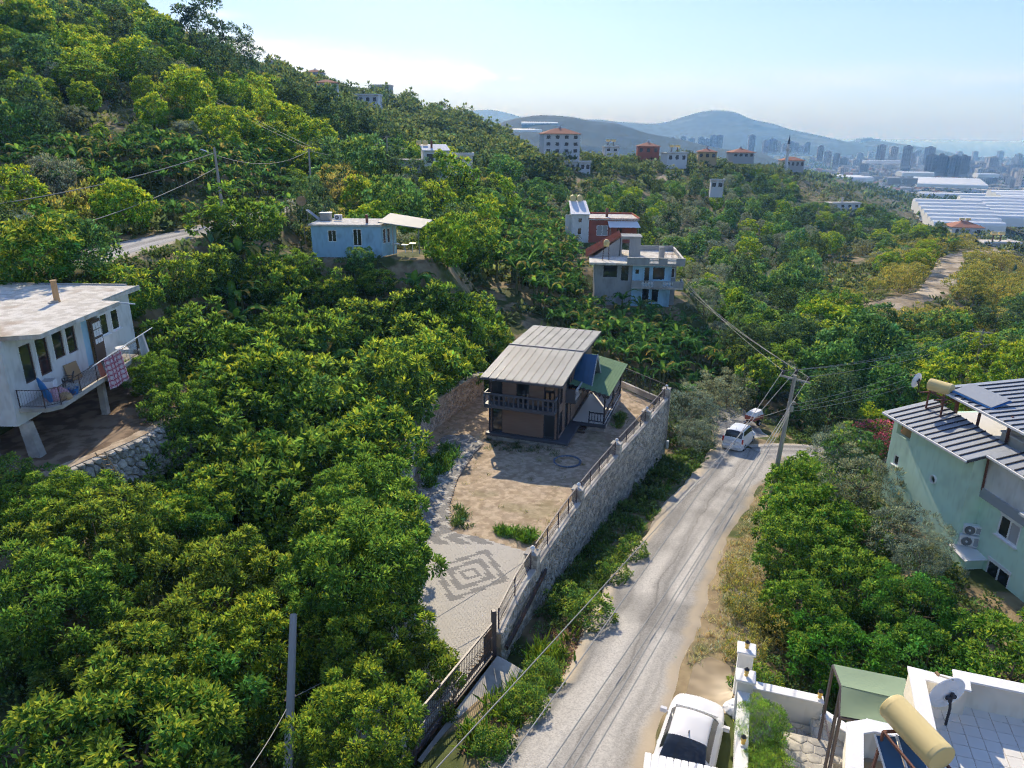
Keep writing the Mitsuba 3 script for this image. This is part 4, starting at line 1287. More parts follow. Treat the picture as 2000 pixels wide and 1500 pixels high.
def green_house():
    h = thing('green_house', 'pale green two-storey house with striped grey metal roofs and a round window', 'house')
    M = GF
    P = lambda x, y, z: W((x, y, z), M)
    # W1: the wall facing left, from the near corner (y = 0) back; local wall x runs towards us
    M1 = M @ frame(0, 6.2, 0, -90)
    holes = [(.55, 1.0, 2.3, 2.9), (.35, 1.55, 4.05, 4.75)]
    w1 = sg.box(0, -1.5, 6.2, 5.2)
    for a in holes:
        w1 = w1.difference(sg.box(a[0], a[2], a[1], a[3]))
    pc = sg.Point(3.9, 3.0).buffer(.21)
    w1 = w1.difference(pc)
    m = trimesh.creation.extrude_polygon(w1, .25, engine='earcut')
    v = np.array(m.vertices)
    m = trimesh.Trimesh(np.stack([v[:, 0], v[:, 2], v[:, 1]], 1), np.array(m.faces)[:, ::-1], process=False); m.apply_transform(M1)
    part(h, 'side_wall', m, 'm_green_plaster')
    k = part(h, 'round_window', lathe([(.17, -.02), (.23, -.02), (.23, .05), (.17, .05), (.17, -.02)], 24, M1 @ frame(3.9, -.02, 3.0) @ trimesh.transformations.rotation_matrix(math.pi / 2, [1, 0, 0])), 'm_white_frame', smooth=30)
    part(k, 'pane', lathe([(0, 0), (.2, 0), (.2, .02), (0, .02)], 20, M1 @ frame(3.9, .08, 3.0) @ trimesh.transformations.rotation_matrix(math.pi / 2, [1, 0, 0])), 'm_glass')
    add_window(h, M1, *holes[0], fm='m_white_frame', y=.05, fw=.06, sill=True)
    part(h, 'roof_opening', box(.35, 1.55, .3, .36, 4.0, 4.8, M1), 'm_tan_board')
    part(h, 'return_wall', box(.25, 1.05, 0, .25, -1.5, 5.3, M), 'm_green_plaster')
    # W3: the stepped-forward wall with the windows
    M3 = M @ frame(.85, -.002, 0, -90)
    wh = [(1.3, 2.55, 2.0, 3.05), (1.25, 2.65, -.55, .62), (4.0, 5.3, 2.0, 3.05)]
    part(h, 'window_wall', wall_mesh(0, 6.5, -1.5, 3.3, wh, .25, M3), 'm_green_plaster')
    for a in wh:
        k = add_window(h, M3, *a, fm='m_white_frame', y=.03, fw=.07, mull=2, sill=True, glass=['m_glass', 'm_curtain' if a[2] > 1 else 'm_glass'])
        part(k, 'shutter_box', box(a[0] - .03, a[1] + .03, -.04, .05, a[3] - .002, a[3] + .14, M3), 'm_white_frame')
    up = part(h, 'upper_wall', box(.72, 1.0, -6.5, .3, 3.3, 5.4, M), 'm_white_plaster', label='bare white plaster upper wall')
    part(up, 'grey_band', box(.66, .98, -6.5, .32, 3.25, 3.75, M), 'm_grey_panel')
    part(up, 'balcony_sill', box(.45, .98, -6.5, -2.6, 3.76, 3.86, M), 'm_white_frame')
    part(h, 'far_walls', cat([box(1.0, 8.5, 6.0, 6.2, -1.5, 5.1, M), box(8.3, 8.5, -6.4, 6, -1.5, 5.1, M), box(1.0, 8.3, -6.5, -6.3, -1.5, 5.2, M)]), 'm_green_plaster')
    # lower roof in two parts
    rf = part(h, 'roof', cat([slab([P(-.5, 6.5, 5.02), P(-.5, -.15, 5.22), P(1.6, -.15, 5.75), P(2.1, 6.3, 5.75)], .14), slab([P(.45, -.16, 5.48), P(.45, -6.8, 5.40), P(2.3, -6.8, 5.9), P(1.6, -.16, 5.76)], .14)]), 'm_slate_trim')
    seam_roof(rf, 'panel', P(-.53, 6.55, 5.07), P(-.53, -.18, 5.27), P(1.62, -.18, 5.80), P(2.12, 6.35, 5.80), 13, 'm_grey_panel', .04, .06)
    seam_roof(rf, 'panel', P(.42, -.2, 5.54), P(.42, -6.8, 5.46), P(2.3, -6.8, 5.95), P(1.64, -.2, 5.82), 12, 'm_grey_panel', .04, .06)
    part(rf, 'gutter', cat([beam(P(-.58, 6.5, 5.0), P(-.58, -.2, 5.2), .08, .1), beam(P(.38, -.2, 5.46), P(.38, -6.8, 5.38), .08, .1)]), 'm_white_frame')
    part(h, 'downpipe', tube([P(.45, -.25, 5.4), P(.62, -.08, 5.0), P(.7, -.06, 3.6)], .05, 8), 'm_brown_metal')
    # terrace behind, with its parapet, and the upper striped roof on posts
    part(h, 'terrace_floor', box(2.2, 8.3, -6.3, 6, 5.0, 5.1, M), 'm_floor_tile')
    part(h, 'parapet', cat([box(2.25, 2.45, -6.3, 1.4, 5.12, 5.95, M), box(2.45, 4.6, 1.2, 1.4, 5.12, 6.1, M), box(8.1, 8.3, -6.3, 6, 5.12, 6.1, M)]), 'm_cream_plaster')
    part(h, 'parapet_cap', cat([box(2.2, 2.5, -6.3, 1.45, 5.95, 6.02, M), box(2.5, 4.65, 1.15, 1.45, 6.1, 6.17, M)]), 'm_white_frame')
    for x, y in ((2.15, 4.6), (2.15, 2.9), (2.15, .9), (2.15, -1.0), (2.15, -3.4), (7.8, 5.2), (7.8, -3.4)):
        part(h, 'roof_post', beam(P(x, y, 5.1), P(x, y, 6.95), .1), 'm_brown_metal')
    ur = part(h, 'upper_roof', slab([P(1.5, 5.4, 6.80), P(1.5, -6.3, 6.80), P(8.3, -6.3, 7.35), P(8.3, 5.4, 7.35)], .14), 'm_slate_trim')
    seam_roof(ur, 'panel', P(1.46, 5.45, 6.86), P(1.46, -6.3, 6.86), P(8.3, -6.3, 7.41), P(8.3, 5.45, 7.41), 24, 'm_grey_panel', .04, .06)
    part(ur, 'gutter', beam(P(1.42, 5.4, 6.78), P(1.42, -6.3, 6.78), .1, .1), 'm_white_frame')
    # the little annex with its sheet roof, and two air conditioners
    an = part(h, 'annex', box(-.12, .84, -1.05, -.05, -1.5, .42, M), 'm_green_plaster')
    for i in range(6):
        part(an, 'roof_sheet', slab([P(-.32 + i * .215, .02, .66), P(-.32 + i * .215, -1.25, .5), P(-.12 + i * .215, -1.25, .5 + .012), P(-.12 + i * .215, .02, .66 + .012)], .02), 'm_white_plastic')
    MA = M @ frame(.42, -.36, .66, -25)
    ac_unit(h, MA, .82, .62)
    ac_unit(h, MA @ frame(.05, .08, .64), .74, .5)


green_house()
# the tank, solar panel and dish on the metal frame above its roof
GP = lambda x, y, z: W((x, y, z), GF)
k = thing('steel_scaffold', 'rusty steel frame carrying a water tank and a solar panel above the green house roof', 'frame')
for x, y in ((1.15, 5.5), (2.0, 5.5), (1.15, 4.3), (2.0, 4.3)):
    part(k, 'leg', beam(GP(x, y, 5.6), GP(x, y, 6.75), .07), 'm_brown_metal')
part(k, 'crossbar', beam(GP(.6, 5.5, 6.55), GP(2.4, 5.5, 6.55), .07), 'm_brown_metal'); part(k, 'crossbar', beam(GP(.6, 4.3, 6.55), GP(2.4, 4.3, 6.55), .07), 'm_brown_metal')
part(k, 'brace', beam(GP(1.15, 5.5, 5.6), GP(2.0, 4.3, 6.5), .05), 'm_brown_metal'); part(k, 'side_bar', beam(GP(1.15, 5.5, 6.6), GP(1.15, 4.3, 6.6), .07), 'm_brown_metal')
water_tank(GF @ frame(1.35, 5.0, 7.0, -62), 'water_tank', 'cream cylindrical water tank on the roof frame of the green house', 1.15, .32)
k = thing('solar_heater', 'tilted flat solar water panel beside the tank on the green house roof', 'solar panel')
part(k, 'glass', slab([GP(1.5, 4.2, 7.12), GP(1.9, 2.0, 7.0), GP(3.0, 2.2, 7.28), GP(2.6, 4.4, 7.4)], .03), 'm_grey_panel'); part(k, 'frame', slab([GP(1.46, 4.24, 7.07), GP(1.86, 1.96, 6.95), GP(3.04, 2.16, 7.23), GP(2.64, 4.44, 7.35)], .07), 'm_blue_plastic')


def dish(M, r, label, post=.8):
    """A satellite dish looking along +y and up of M, on a post rising from z = 0."""
    k = thing('satellite_dish', label, 'satellite dish')
    A = M @ frame(0, .1, post + .28) @ trimesh.transformations.rotation_matrix(math.radians(-84), [1, 0, 0])
    prof = [(0, 0)] + [(r * t, .2 * r * t * t) for t in (.25, .5, .75, .97)] + [(r, .2 * r), (r * .99, .2 * r - .02)] + [(r * t, .2 * r * t * t - .015) for t in (.75, .5, .25)] + [(0, -.015)]
    part(k, 'bowl', lathe(prof, 32, A), 'm_white_plastic', smooth=40)
    part(k, 'post', tube([W((0, 0, 0), M), W((0, 0, post), M), W((0, .06, post + .26), M)], .03, 8), 'm_dark_trim')
    part(k, 'bracket', cat([cbox(-.14, .14, -.05, .05, -.09, -.02, A), cbox(-.04, .04, -.16, .16, -.1, -.03, A)]), 'm_dark_trim')
    part(k, 'arm', tube([W((0, -r * .95, .12 * r), A), W((0, -r * .4, r * .9), A)], .018, 6), 'm_pole')
    part(k, 'receiver', lathe([(0, 0), (.035, 0), (.045, .1), (0, .12)], 10, A @ frame(0, -r * .4, r * .9)), 'm_tan_board')
    return k


dish(GF @ frame(.55, 5.6, 6.5, 25), .42, 'white satellite dish left of the tank on the green house roof', .35)


# ------------------------------------------------------------------ blue house among the trees
def blue_house():
    h = thing('blue_house', 'small pale blue house with flat white roof and tilted grey canopy on its right', 'house')
    M = BF
    P = lambda x, y, z: W((x, y, z), M)
    holes = [(-2.9, -2.0, .5, 2.2), (-5.5, -4.6, .9, 2.1)]
    part(h, 'front_wall', wall_mesh(-7.2, 0, -1.5, 2.5, holes, .2, M), 'm_blue_plaster')
    for a in holes:
        add_window(h, M, *a, fm='m_white_frame', y=.06, fw=.07, mull=2)
    MS = M @ frame(0, 0, 0, 62)
    sh = [(.35, .85, .7, 2.2), (1.05, 1.55, .7, 2.2)]
    part(h, 'side_wall', wall_mesh(0.01, 2.6, -.6, 2.5, sh, .15, MS), 'm_blue_plaster')
    for a in sh:
        add_window(h, MS, *a, fm='m_white_frame', y=.04, fw=.06)
    part(h, 'roof', prism([P(x, y, 0)[:2] for x, y in ((-7.4, -.2), (.1, -.2), (1.3, 5.6), (-7.4, 5.6))], M[2, 3] + 2.5, M[2, 3] + 2.68), 'm_flat_roof')
    part(h, 'chimney', cbox(-1.75, -1.5, 1.2, 1.45, 2.7, 3.6, M), 'm_brown_metal')
    cn = part(h, 'canopy', slab([P(-.2, -.3, 3.0), P(4.2, -.3, 2.42), P(4.9, 4.2, 2.75), P(.4, 4.2, 3.45)], .09), 'm_net_grey')
    for x, y in ((3.9, .2), (4.4, 3.8), (1.2, .2)):
        part(cn, 'post', beam(P(x, y, -.3), P(x, y, 2.5), .1), 'm_pole')
    ac_unit(h, M @ frame(-5.1, 3.2, 2.7) , .82, .62)
    t = thing('roof_tank', 'grey box water tank on the left of the blue house roof', 'water tank')
    part(t, 'body', cbox(-7.0, -5.9, 3.0, 4.0, 2.7, 3.45, M, .05), 'm_pole'); part(t, 'lid', cbox(-7.05, -5.85, 2.95, 4.05, 3.45, 3.52, M), 'm_white_plastic')
    k = thing('solar_heater', 'narrow tilted solar panel at the left edge of the blue house roof', 'solar panel')
    part(k, 'glass', slab([P(-8.6, 3.6, 3.75), P(-7.1, 3.0, 2.75), P(-7.1, 4.0, 2.75), P(-8.6, 4.6, 3.75)], .06), 'm_grey_panel')
    part(k, 'frame', beam(P(-8.6, 4.1, 3.7), P(-8.6, 4.1, 2.6), .06), 'm_pole')
    for x, z in ((1.2, .5), (2.2, .4), (3.0, .55)):
        k = thing('garden_table', 'white table under the grey canopy of the blue house', 'table', 'white tables under the canopy')
        part(k, 'top', cbox(x - .35, x + .35, 1.2, 2.0, z, z + .05, M), 'm_white_plastic'); part(k, 'leg', beam(P(x, 1.6, -.4), P(x, 1.6, z), .08), 'm_white_plastic')


rough('m_net_grey', (0.40, 0.395, 0.36), .7, .3)
blue_house()
M_ = BF @ frame(-9.5, 5.5, 2.9, 0)
k = thing('satellite_dish', 'tan satellite dish above the tree left of the blue house', 'satellite dish')
part(k, 'bowl', lathe([(0, 0), (.3, .02), (.55, .1), (.55, .08), (.3, 0), (0, -.02)], 20, M_ @ frame(0, 0, 1.6) @ trimesh.transformations.rotation_matrix(math.radians(80), [1, 0, 0])), 'm_tan_board', smooth=40); part(k, 'post', beam(W((0, .1, -3), M_), W((0, .1, 1.6), M_), .08), 'm_pole')


# ------------------------------------------------------------------ bare concrete house and the red house behind it
def balustrade(parent, M, x0, x1, z0, z1, y=0.0, n=9, m='m_white_plaster', t=.08):
    for i in range(n):
        x = x0 + (x1 - x0) * (i + .5) / n
        part(parent, 'baluster', lathe([(0, z0), (.05, z0), (.035, z0 + (z1 - z0) * .3), (.075, z0 + (z1 - z0) * .6), (.04, z0 + (z1 - z0) * .9), (.05, z1), (0, z1)], 6, M @ frame(x, y, 0)), m)


def concrete_house():
    h = thing('concrete_house', 'unfinished grey concrete house with a roof terrace, stair tower and balcony balusters', 'house')
    M = CF
    P = lambda x, y, z: W((x, y, z), M)
    holes = [(1.35, 3.1, 3.3, 4.75), (3.6, 4.5, 2.9, 4.75)]
    part(h, 'left_wall', wall_mesh(.3, 5.0, -1, 5.0, holes, .2, M), 'm_grey_render')
    for a in holes:
        add_window(h, M, *a, fm='m_dark_trim', y=.1, fw=.06, mull=2)
    holes2 = [(5.35, 5.8, 3.85, 4.4), (6.5, 7.1, 2.72, 4.7), (7.55, 9.0, 3.2, 4.72), (6.4, 7.2, .1, 2.0), (7.6, 8.4, .3, 1.9)]
    part(h, 'front_wall', wall_mesh(5.0, 9.8, -1, 5.0, holes2, .2, M @ frame(0, -.25, 0)), 'm_blue_plaster')
    for a in holes2:
        add_window(h, M @ frame(0, -.25, 0), *a, fm='m_dark_trim', y=.08, fw=.06, mull=1 if a[1] - a[0] < 1 else 2)
    part(h, 'side_wall', cat([box(9.8, 10.6, .9, 1.1, -1, 5, M), box(10.4, 10.6, 1.1, 10, -1, 5, M), box(.3, .5, .2, 10, -1, 5, M), box(.5, 10.4, 9.8, 10, -1, 5, M)]), 'm_grey_render')
    add_window(h, M @ frame(0, .88, 0), 9.95, 10.4, 3.3, 4.5, fm='m_white_frame', y=-.02)
    part(h, 'column', cat([box(9.55, 9.85, -.3, 0, -1, 5, M)]), 'm_blue_plaster')
    rs = part(h, 'roof_slab', prism([P(x, y, 0)[:2] for x, y in ((-.5, -.9), (11.3, -.9), (11.3, 10.4), (-.5, 10.4))], M[2, 3] + 5.0, M[2, 3] + 5.25), 'm_flat_roof')
    pp = part(h, 'parapet', cat([box(4.2, 6.95, -.95, -.8, 5.1, 5.95, M), box(8.1, 9.15, -.95, -.8, 5.1, 5.95, M), box(10.25, 11.35, -.95, -.8, 5.1, 5.95, M), box(6.95, 8.1, -.95, -.8, 5.1, 5.3, M), box(9.15, 10.25, -.95, -.8, 5.1, 5.3, M), box(11.2, 11.35, -.8, 10.4, 5.1, 5.75, M), box(6, 11.2, 10.25, 10.4, 5.1, 5.95, M)]), 'm_grey_render')
    part(pp, 'coping', cat([box(4.15, 11.4, -1.0, -.75, 5.951, 6.02, M), box(11.15, 11.4, -.75, 10.4, 5.75, 5.82, M)]), 'm_flat_roof')
    balustrade(pp, M, 6.95, 8.1, 5.3, 5.95, -.87, 8)
    balustrade(pp, M, 9.15, 10.25, 5.3, 5.95, -.87, 8)
    # stair tower and the tiled lean-to
    part(h, 'stair_tower', cat([wall_mesh(3.6, 6.2, 5.25, 7.75, [(3.75, 4.75, 5.3, 7.5)], .2, M @ frame(0, 4.5, 0)), box(6.0, 6.2, 4.7, 7.2, 5.25, 7.75, M), box(3.6, 3.8, 4.7, 7.2, 5.25, 7.75, M), box(3.5, 6.35, 4.35, 7.3, 7.75, 7.9, M)]), 'm_grey_render')
    lt = part(h, 'lean_to_wall', hull([P(3.5, 4.6, 5.25), P(3.5, 4.6, 7.7), P(.1, 3.4, 5.25), P(3.5, 8.8, 5.25), P(3.5, 8.8, 7.7), P(.1, 8.8, 5.25)]), 'm_grey_render')
    tr = part(h, 'tiled_roof', slab([P(-.9, 3.0, 5.35), P(3.62, 4.2, 8.0), P(3.62, 9.3, 8.0), P(-.9, 9.3, 5.35)], .12), 'm_clay_tile')
    part(tr, 'tile_rows', cat([tube([P(-.92, 3.2 + i * .32, 5.40), P(3.6, min(4.35 + i * .29, 9.2), 8.03)], .07, 5, False) for i in range(19)]), 'm_clay_tile', kind='stuff')
    t = thing('roof_tank', 'round pale water tank on a stand at the left of the concrete house roof', 'water tank')
    part(t, 'body', lathe([(0, 0), (.3, .02), (.38, .2), (.38, .65), (.2, .85), (0, .88)], 16, M @ frame(1.6, 1.2, 7.0)), 'm_cream_tank', smooth=30)
    for a in (-.4, .4):
        for b in (-.4, .4):
            part(t, 'leg', beam(P(1.6 + a, 1.2 + b, 5.25), P(1.6 + a * .8, 1.2 + b * .8, 7.0), .06), 'm_rust')
    part(h, 'chimney', cbox(8.6, 9.3, 3.6, 4.3, 5.25, 6.7, M), 'm_grey_render')
    for i in range(7):
        part(h, 'rebar', beam(P(9.0 + .3 * i, 1.5 + 1.1 * (i % 3), 5.2), P(9.0 + .3 * i, 1.5 + 1.1 * (i % 3), 6.2), .03), 'm_rust')
    b = part(h, 'balcony', cat([box(4.9, 11.3, -1.5, -.26, 2.2, 2.4, M)]), 'm_concrete')
    part(b, 'parapet', cat([box(4.9, 6.1, -1.5, -1.36, 2.4, 3.15, M), box(7.6, 8.7, -1.5, -1.36, 2.4, 3.15, M), box(10.0, 11.3, -1.5, -1.36, 2.4, 3.15, M), box(6.1, 7.6, -1.5, -1.36, 2.4, 2.5, M), box(8.7, 10.0, -1.5, -1.36, 2.4, 2.5, M), box(4.9, 11.3, -1.53, -1.33, 3.151, 3.22, M), box(11.16, 11.3, -1.36, .8, 2.4, 3.15, M)]), 'm_grey_render')
    balustrade(b, M, 6.1, 7.6, 2.5, 3.15, -1.43, 8)
    balustrade(b, M, 8.7, 10.0, 2.5, 3.15, -1.43, 7)


concrete_house()


def red_house():
    h = thing('red_house', 'brick-red house with a white stair block, pink-edged flat roof and white awning', 'house')
    M = RF
    P = lambda x, y, z: W((x, y, z), M)
    wh = [(-1.45, -.9, 3.1, 3.75), (-1.5, -.95, 1.1, 2.1)]
    part(h, 'white_block', wall_mesh(-2.6, .35, -2, 4.6, wh, .2, M), 'm_white_plaster')
    for a in wh:
        add_window(h, M, *a, fm='m_dark_trim', y=.06, fw=.06)
    part(h, 'white_side', cat([box(-3.6, -2.6, 1.2, 1.4, -2, 4.2, M), box(-2.6, -2.4, .2, 5, -2, 4.6, M)]), 'm_white_plaster')
    part(h, 'block_roof', slab([P(-2.8, -.3, 4.5), P(.45, -.3, 4.5), P(.1, 4.6, 6.3), P(-2.9, 4.6, 6.3)], .12), 'm_white_plastic')
    rh = [(1.7, 3.6, .85, 2.6), (5.2, 6.0, -.6, 2.1)]
    part(h, 'red_wall', wall_mesh(.351, 8.6, -2, 3.5, rh, .2, M @ frame(0, .15, 0)), 'm_red_plaster')
    add_window(h, M @ frame(0, .15, 0), *rh[0], fm='m_white_frame', y=.05, fw=.09, mull=2, glass=['m_curtain', 'm_curtain'])
    add_window(h, M @ frame(0, .15, 0), *rh[1], fm='m_dark_trim', y=.05, fw=.09, mull=1)
    part(h, 'far_walls', cat([box(8.4, 8.6, .4, 8, -2, 3.5, M), box(.4, 8.4, 7.8, 8, -2, 3.5, M)]), 'm_red_plaster')
    rf = part(h, 'roof', box(.2, 8.9, -.15, 8.3, 3.5, 3.7, M), 'm_flat_roof')
    part(rf, 'edge', cat([box(.2, 8.95, -.2, -.05, 3.7, 3.82, M), box(8.8, 8.95, -.05, 8.3, 3.7, 3.95, M), box(.2, 8.8, 8.15, 8.3, 3.7, 4.0, M)]), 'm_red_plaster')
    part(h, 'awning', slab([P(3.6, -1.6, 2.5), P(8.9, -1.6, 2.5), P(8.6, .1, 3.35), P(3.5, .1, 3.35)], .05), 'm_white_plastic')
    for x in (3.8, 8.6):
        part(h, 'awning_post', beam(P(x, -1.5, -2), P(x, -1.5, 2.5), .08), 'm_pole')
    part(h, 'chimney', cbox(3.5, 3.9, 3, 3.4, 3.7, 5.2, M), 'm_brown_metal')
    for i, x in enumerate((-2.2, -1.0)):
        water_tank(M @ frame(x, 4.6, 6.75, 90), 'water_tank', ('left' if i == 0 else 'right') + ' one of the two cream tanks above the white stair block of the red house', 1.0, .5)
    k = thing('blue_barrel', 'blue barrel at the foot of the white block of the red house', 'barrel')
    part(k, 'body', lathe([(0, -.3), (.3, -.3), (.33, .1), (.33, .5), (.3, .9), (0, .9)], 14, M @ frame(-2.0, -.6, 0)), 'm_blue_plastic', smooth=30); part(k, 'lid', lathe([(0, .9), (.2, .9), (.2, .95), (0, .95)], 12, M @ frame(-2.0, -.6, 0)), 'm_blue_plastic')


red_house()
# ------------------------------------------------------------------ roof terrace at the lower right
def terrace_house():
    h = thing('terrace_house', 'cream house corner with a white parapet and a pale tiled roof terrace', 'house')
    z0, zt = -13.2, -12.4
    out = [(9.92, 14.33), (10.95, 13.98), (11.1, 14.3), (14.5, 13.15), (13.2, 7.5), (6.2, 8.6), (7.15, 11.0), (7.65, 12.35), (8.0, 12.72), (8.25, 12.68), (8.75, 12.45), (9.05, 12.9)]
    body = sg.Polygon(out)
    part(h, 'wall', prism(body.buffer(-.02), -18.6, z0 - .05), 'm_cream_plaster')
    part(h, 'terrace_base', prism(body.buffer(-.03), z0 - .05, z0 - .012), 'm_grout')

    def para(line, w=.24, nm='parapet', top=zt):
        p = sg.LineString(line).buffer(w / 2, cap_style=2, join_style=2)
        k = part(h, nm, prism(p, z0 - .01, top - .05), 'm_cream_plaster')
        part(k, 'cap', prism(p.buffer(.045, join_style=2), top - .05, top), 'm_white_frame')
    para([(9.32, 12.4), (10.02, 14.2), (10.93, 13.82), (11.08, 14.12), (14.3, 13.05)], .26)
    para([(6.75, 10.3), (7.12, 11.15), (7.72, 12.45), (8.08, 12.52)], .26)
    para([(8.08, 12.54), (8.62, 12.36)], .26, 'parapet')
    # square floor tiles, each a piece
    a = math.radians(-18); ca, sa = math.cos(a), math.sin(a)
    g = np.random.default_rng(8)
    inner = body.buffer(-.14)
    for i in range(-2, 20):
        for j in range(-16, 20):
            if len([1]) and True:
                cx, cy = 9.6 + (i * ca - j * sa) * .36, 10.2 + (i * sa + j * ca) * .36
                if not inner.contains(sg.Point(cx, cy)) or not sees((cx, cy, z0), 20):
                    continue
                part(h, 'floor_tile', box(-.173, .173, -.173, .173, -.02, .0 + g.uniform(0, .003), frame(cx, cy, z0, -18)), 'm_floor_tile')
    part(h, 'roof_light', box(7.85, 8.3, 11.75, 12.2, z0 + .02, z0 + .06), 'm_tan_board')


def sees(p, m=90):
    q = np.asarray(p, float); Z = q @ FWD
    if Z < 1:
        return False
    u, v = 1000 + 1388 * (q @ RGT) / Z, 750 - 1388 * (q @ UPV) / Z
    return -m < u < 2000 + m and -m < v < 1500 + m


terrace_house()
dish(frame(10.42, 13.35, -13.19, 10), .47, 'large white satellite dish standing on the tiled roof terrace', .5)
TK = frame(7.62, 10.42, -10.45, 0)
_a, _b = np.array([7.60, 10.85, -10.42]), np.array([7.64, 9.98, -10.44])
water_tank(span((7.45, 11.02, -10.42), (7.78, 9.82, -10.5)) @ frame(.62, 0, 0), 'water_tank', 'large cream water tank lying on a stand over the roof terrace', 1.24, .285)
k = thing('tank_stand', 'rusty steel stand under the large cream tank with blue solar panels leaning on it', 'stand')
for x, y in ((7.2, 10.7), (7.85, 10.75), (7.35, 9.8), (8.0, 9.85)):
    part(k, 'leg', beam((x - .12 * (x < 7.5), y, -13.2), (x, y, -10.75), .045), 'm_brown_metal')
for p, q in (((7.2, 10.7), (7.85, 10.75)), ((7.35, 9.8), (8.0, 9.85)), ((7.2, 10.7), (7.35, 9.8)), ((7.85, 10.75), (8.0, 9.85))):
    part(k, 'crossbar', beam((*p, -10.76), (*q, -10.76), .045), 'm_brown_metal')
for i in range(2):
    x = 7.1 + i * .42
    part(k, 'solar_panel', slab([(x, 10.75, -10.9), (x + .36, 10.72, -10.9), (x + .62, 9.3, -12.4), (x + .26, 9.33, -12.4)], .05), 'm_blue_sheet')
    part(k, 'panel_edge', beam((x - .02, 10.76, -10.88), (x + .24, 9.32, -12.38), .03), 'm_white_frame')
k = thing('small_dish', 'small pale dish on the stand below the large cream tank', 'satellite dish')
part(k, 'bowl', lathe([(0, 0), (.1, .01), (.19, .05), (.19, .035), (.1, 0), (0, -.015)], 20, frame(6.95, 9.95, -11.5) @ trimesh.transformations.rotation_matrix(math.radians(-35), [1, 0, 0])), 'm_white_plastic', smooth=40); part(k, 'post', beam((6.95, 9.98, -13.1), (6.95, 9.98, -11.5), .03), 'm_pole')


def pergola():
    h = thing('pergola', 'pergola of dark steel posts with a sagging green shade cloth roof', 'pergola')
    A, B, C, D, E, F_ = (np.array(p) for p in ([9.53, 17.03, -14.6], [11.35, 16.47, -14.6], [9.23, 15.89, -14.35], [10.85, 15.33, -14.35], [8.87, 15.05, -14.6], [10.3, 14.7, -14.6]))

    def sheet(p, q, r, s, sag):
        n = 14
        u, v = np.meshgrid(np.linspace(0, 1, n), np.linspace(0, 1, n), indexing='ij')
        P = p * ((1 - u) * (1 - v))[..., None] + q * (u * (1 - v))[..., None] + s * ((1 - u) * v)[..., None] + r * (u * v)[..., None]
        P[..., 2] -= sag * np.sin(np.pi * u) * np.sin(np.pi * v)
        i, j = np.meshgrid(np.arange(n - 1), np.arange(n - 1), indexing='ij')
        k = np.stack([i * n + j, i * n + j + 1, (i + 1) * n + j + 1, (i + 1) * n + j], -1).reshape(-1, 4)
        return P.reshape(-1, 3), np.vstack([k[:, [0, 1, 2]], k[:, [0, 2, 3]]])
    part(h, 'far_cloth', sheet(C, D, B, A, .06), 'm_net_green', smooth=True)
    part(h, 'near_cloth', sheet(E, F_, D - [0, 0, .01], C - [0, 0, .01], .08), 'm_net_green', smooth=True)
    dn = np.array([0, 0, -.06])
    for p, q in ((A, B), (C, D), (E, F_), (A, C), (C, E), (B, D), (D, F_)):
        part(h, 'beam', beam(p + dn, q + dn, .06), 'm_iron')
    for p, z in ((A, -17.9), (C, -17.9), (E, -18.1), (B, -17.9), (F_, -16.9)):
        part(h, 'post', beam([p[0], p[1], z], p + dn, .07), 'm_iron')
    part(h, 'brace', beam([A[0], A[1], -16.4], [C[0], C[1], -16.4], .04), 'm_iron')
    part(h, 'brace', beam([E[0], E[1], -16.6], [E[0] + .9, E[1] - .25, -16.6], .04), 'm_iron')


pergola()


def garden_walls():
    w = thing('white_garden_wall', 'low white wall with two capped piers and small yellow lanterns beside the parked car', 'wall')

    def run(a, b, t, z0, z1):
        M = span((*a, z0), (*b, z0)); L = math.hypot(b[0] - a[0], b[1] - a[1])
        k = part(w, 'panel', box(0, L, -t / 2, t / 2, 0, z1 - z0 - .06, M), 'm_white_plaster')
        part(k, 'coping', cbox(-.02, L + .02, -t / 2 - .04, t / 2 + .04, z1 - z0 - .06, z1 - z0, M, .015), 'm_white_frame')

    def pier(x, y, z1, rot, s=.25):
        M = frame(x, y, -19.2, rot)
        k = part(w, 'pier', cbox(-s, s, -s, s, 0, z1 + 19.2 - .1, M), 'm_white_plaster')
        part(k, 'cap', cbox(-s - .06, s + .06, -s - .06, s + .06, z1 + 19.1, z1 + 19.2, M, .02), 'm_white_frame')
        lamp(k, x, y, z1, rot)

    def lamp(k, x, y, z, rot):
        l = part(k, 'lantern', lathe([(0, 0), (.07, 0), (.045, .05), (.045, .07), (.075, .10), (.075, .22), (.085, .23), (.02, .31), (0, .31)], 8, frame(x, y, z, rot)), 'm_yellow_lamp')
        part(l, 'lantern_cap', lathe([(.09, .225), (.03, .30), (0, .33), (0, .225)], 8, frame(x, y, z, rot)), 'm_dark_trim')
    pier(7.72, 18.75, -16.55, -18)
    pier(8.10, 19.95, -16.45, -18)
    run((7.62, 18.5), (6.2, 14.2), .3, -19.2, -17.0)
    lamp(part(w, 'lantern_base', box(6.85, 7.05, 16.3, 16.5, -17.0, -16.96), 'm_white_frame'), 6.95, 16.4, -16.96, 10)
    run((8.0, 18.8), (10.05, 18.15), .3, -19.0, -16.95)
    lamp(part(w, 'lantern_base', box(9.85, 10.05, 18.1, 18.3, -16.95, -16.91), 'm_white_frame'), 9.95, 18.2, -16.91, 10)
    run((10.05, 18.0), (10.7, 17.2), .3, -19.0, -17.35)


garden_walls()


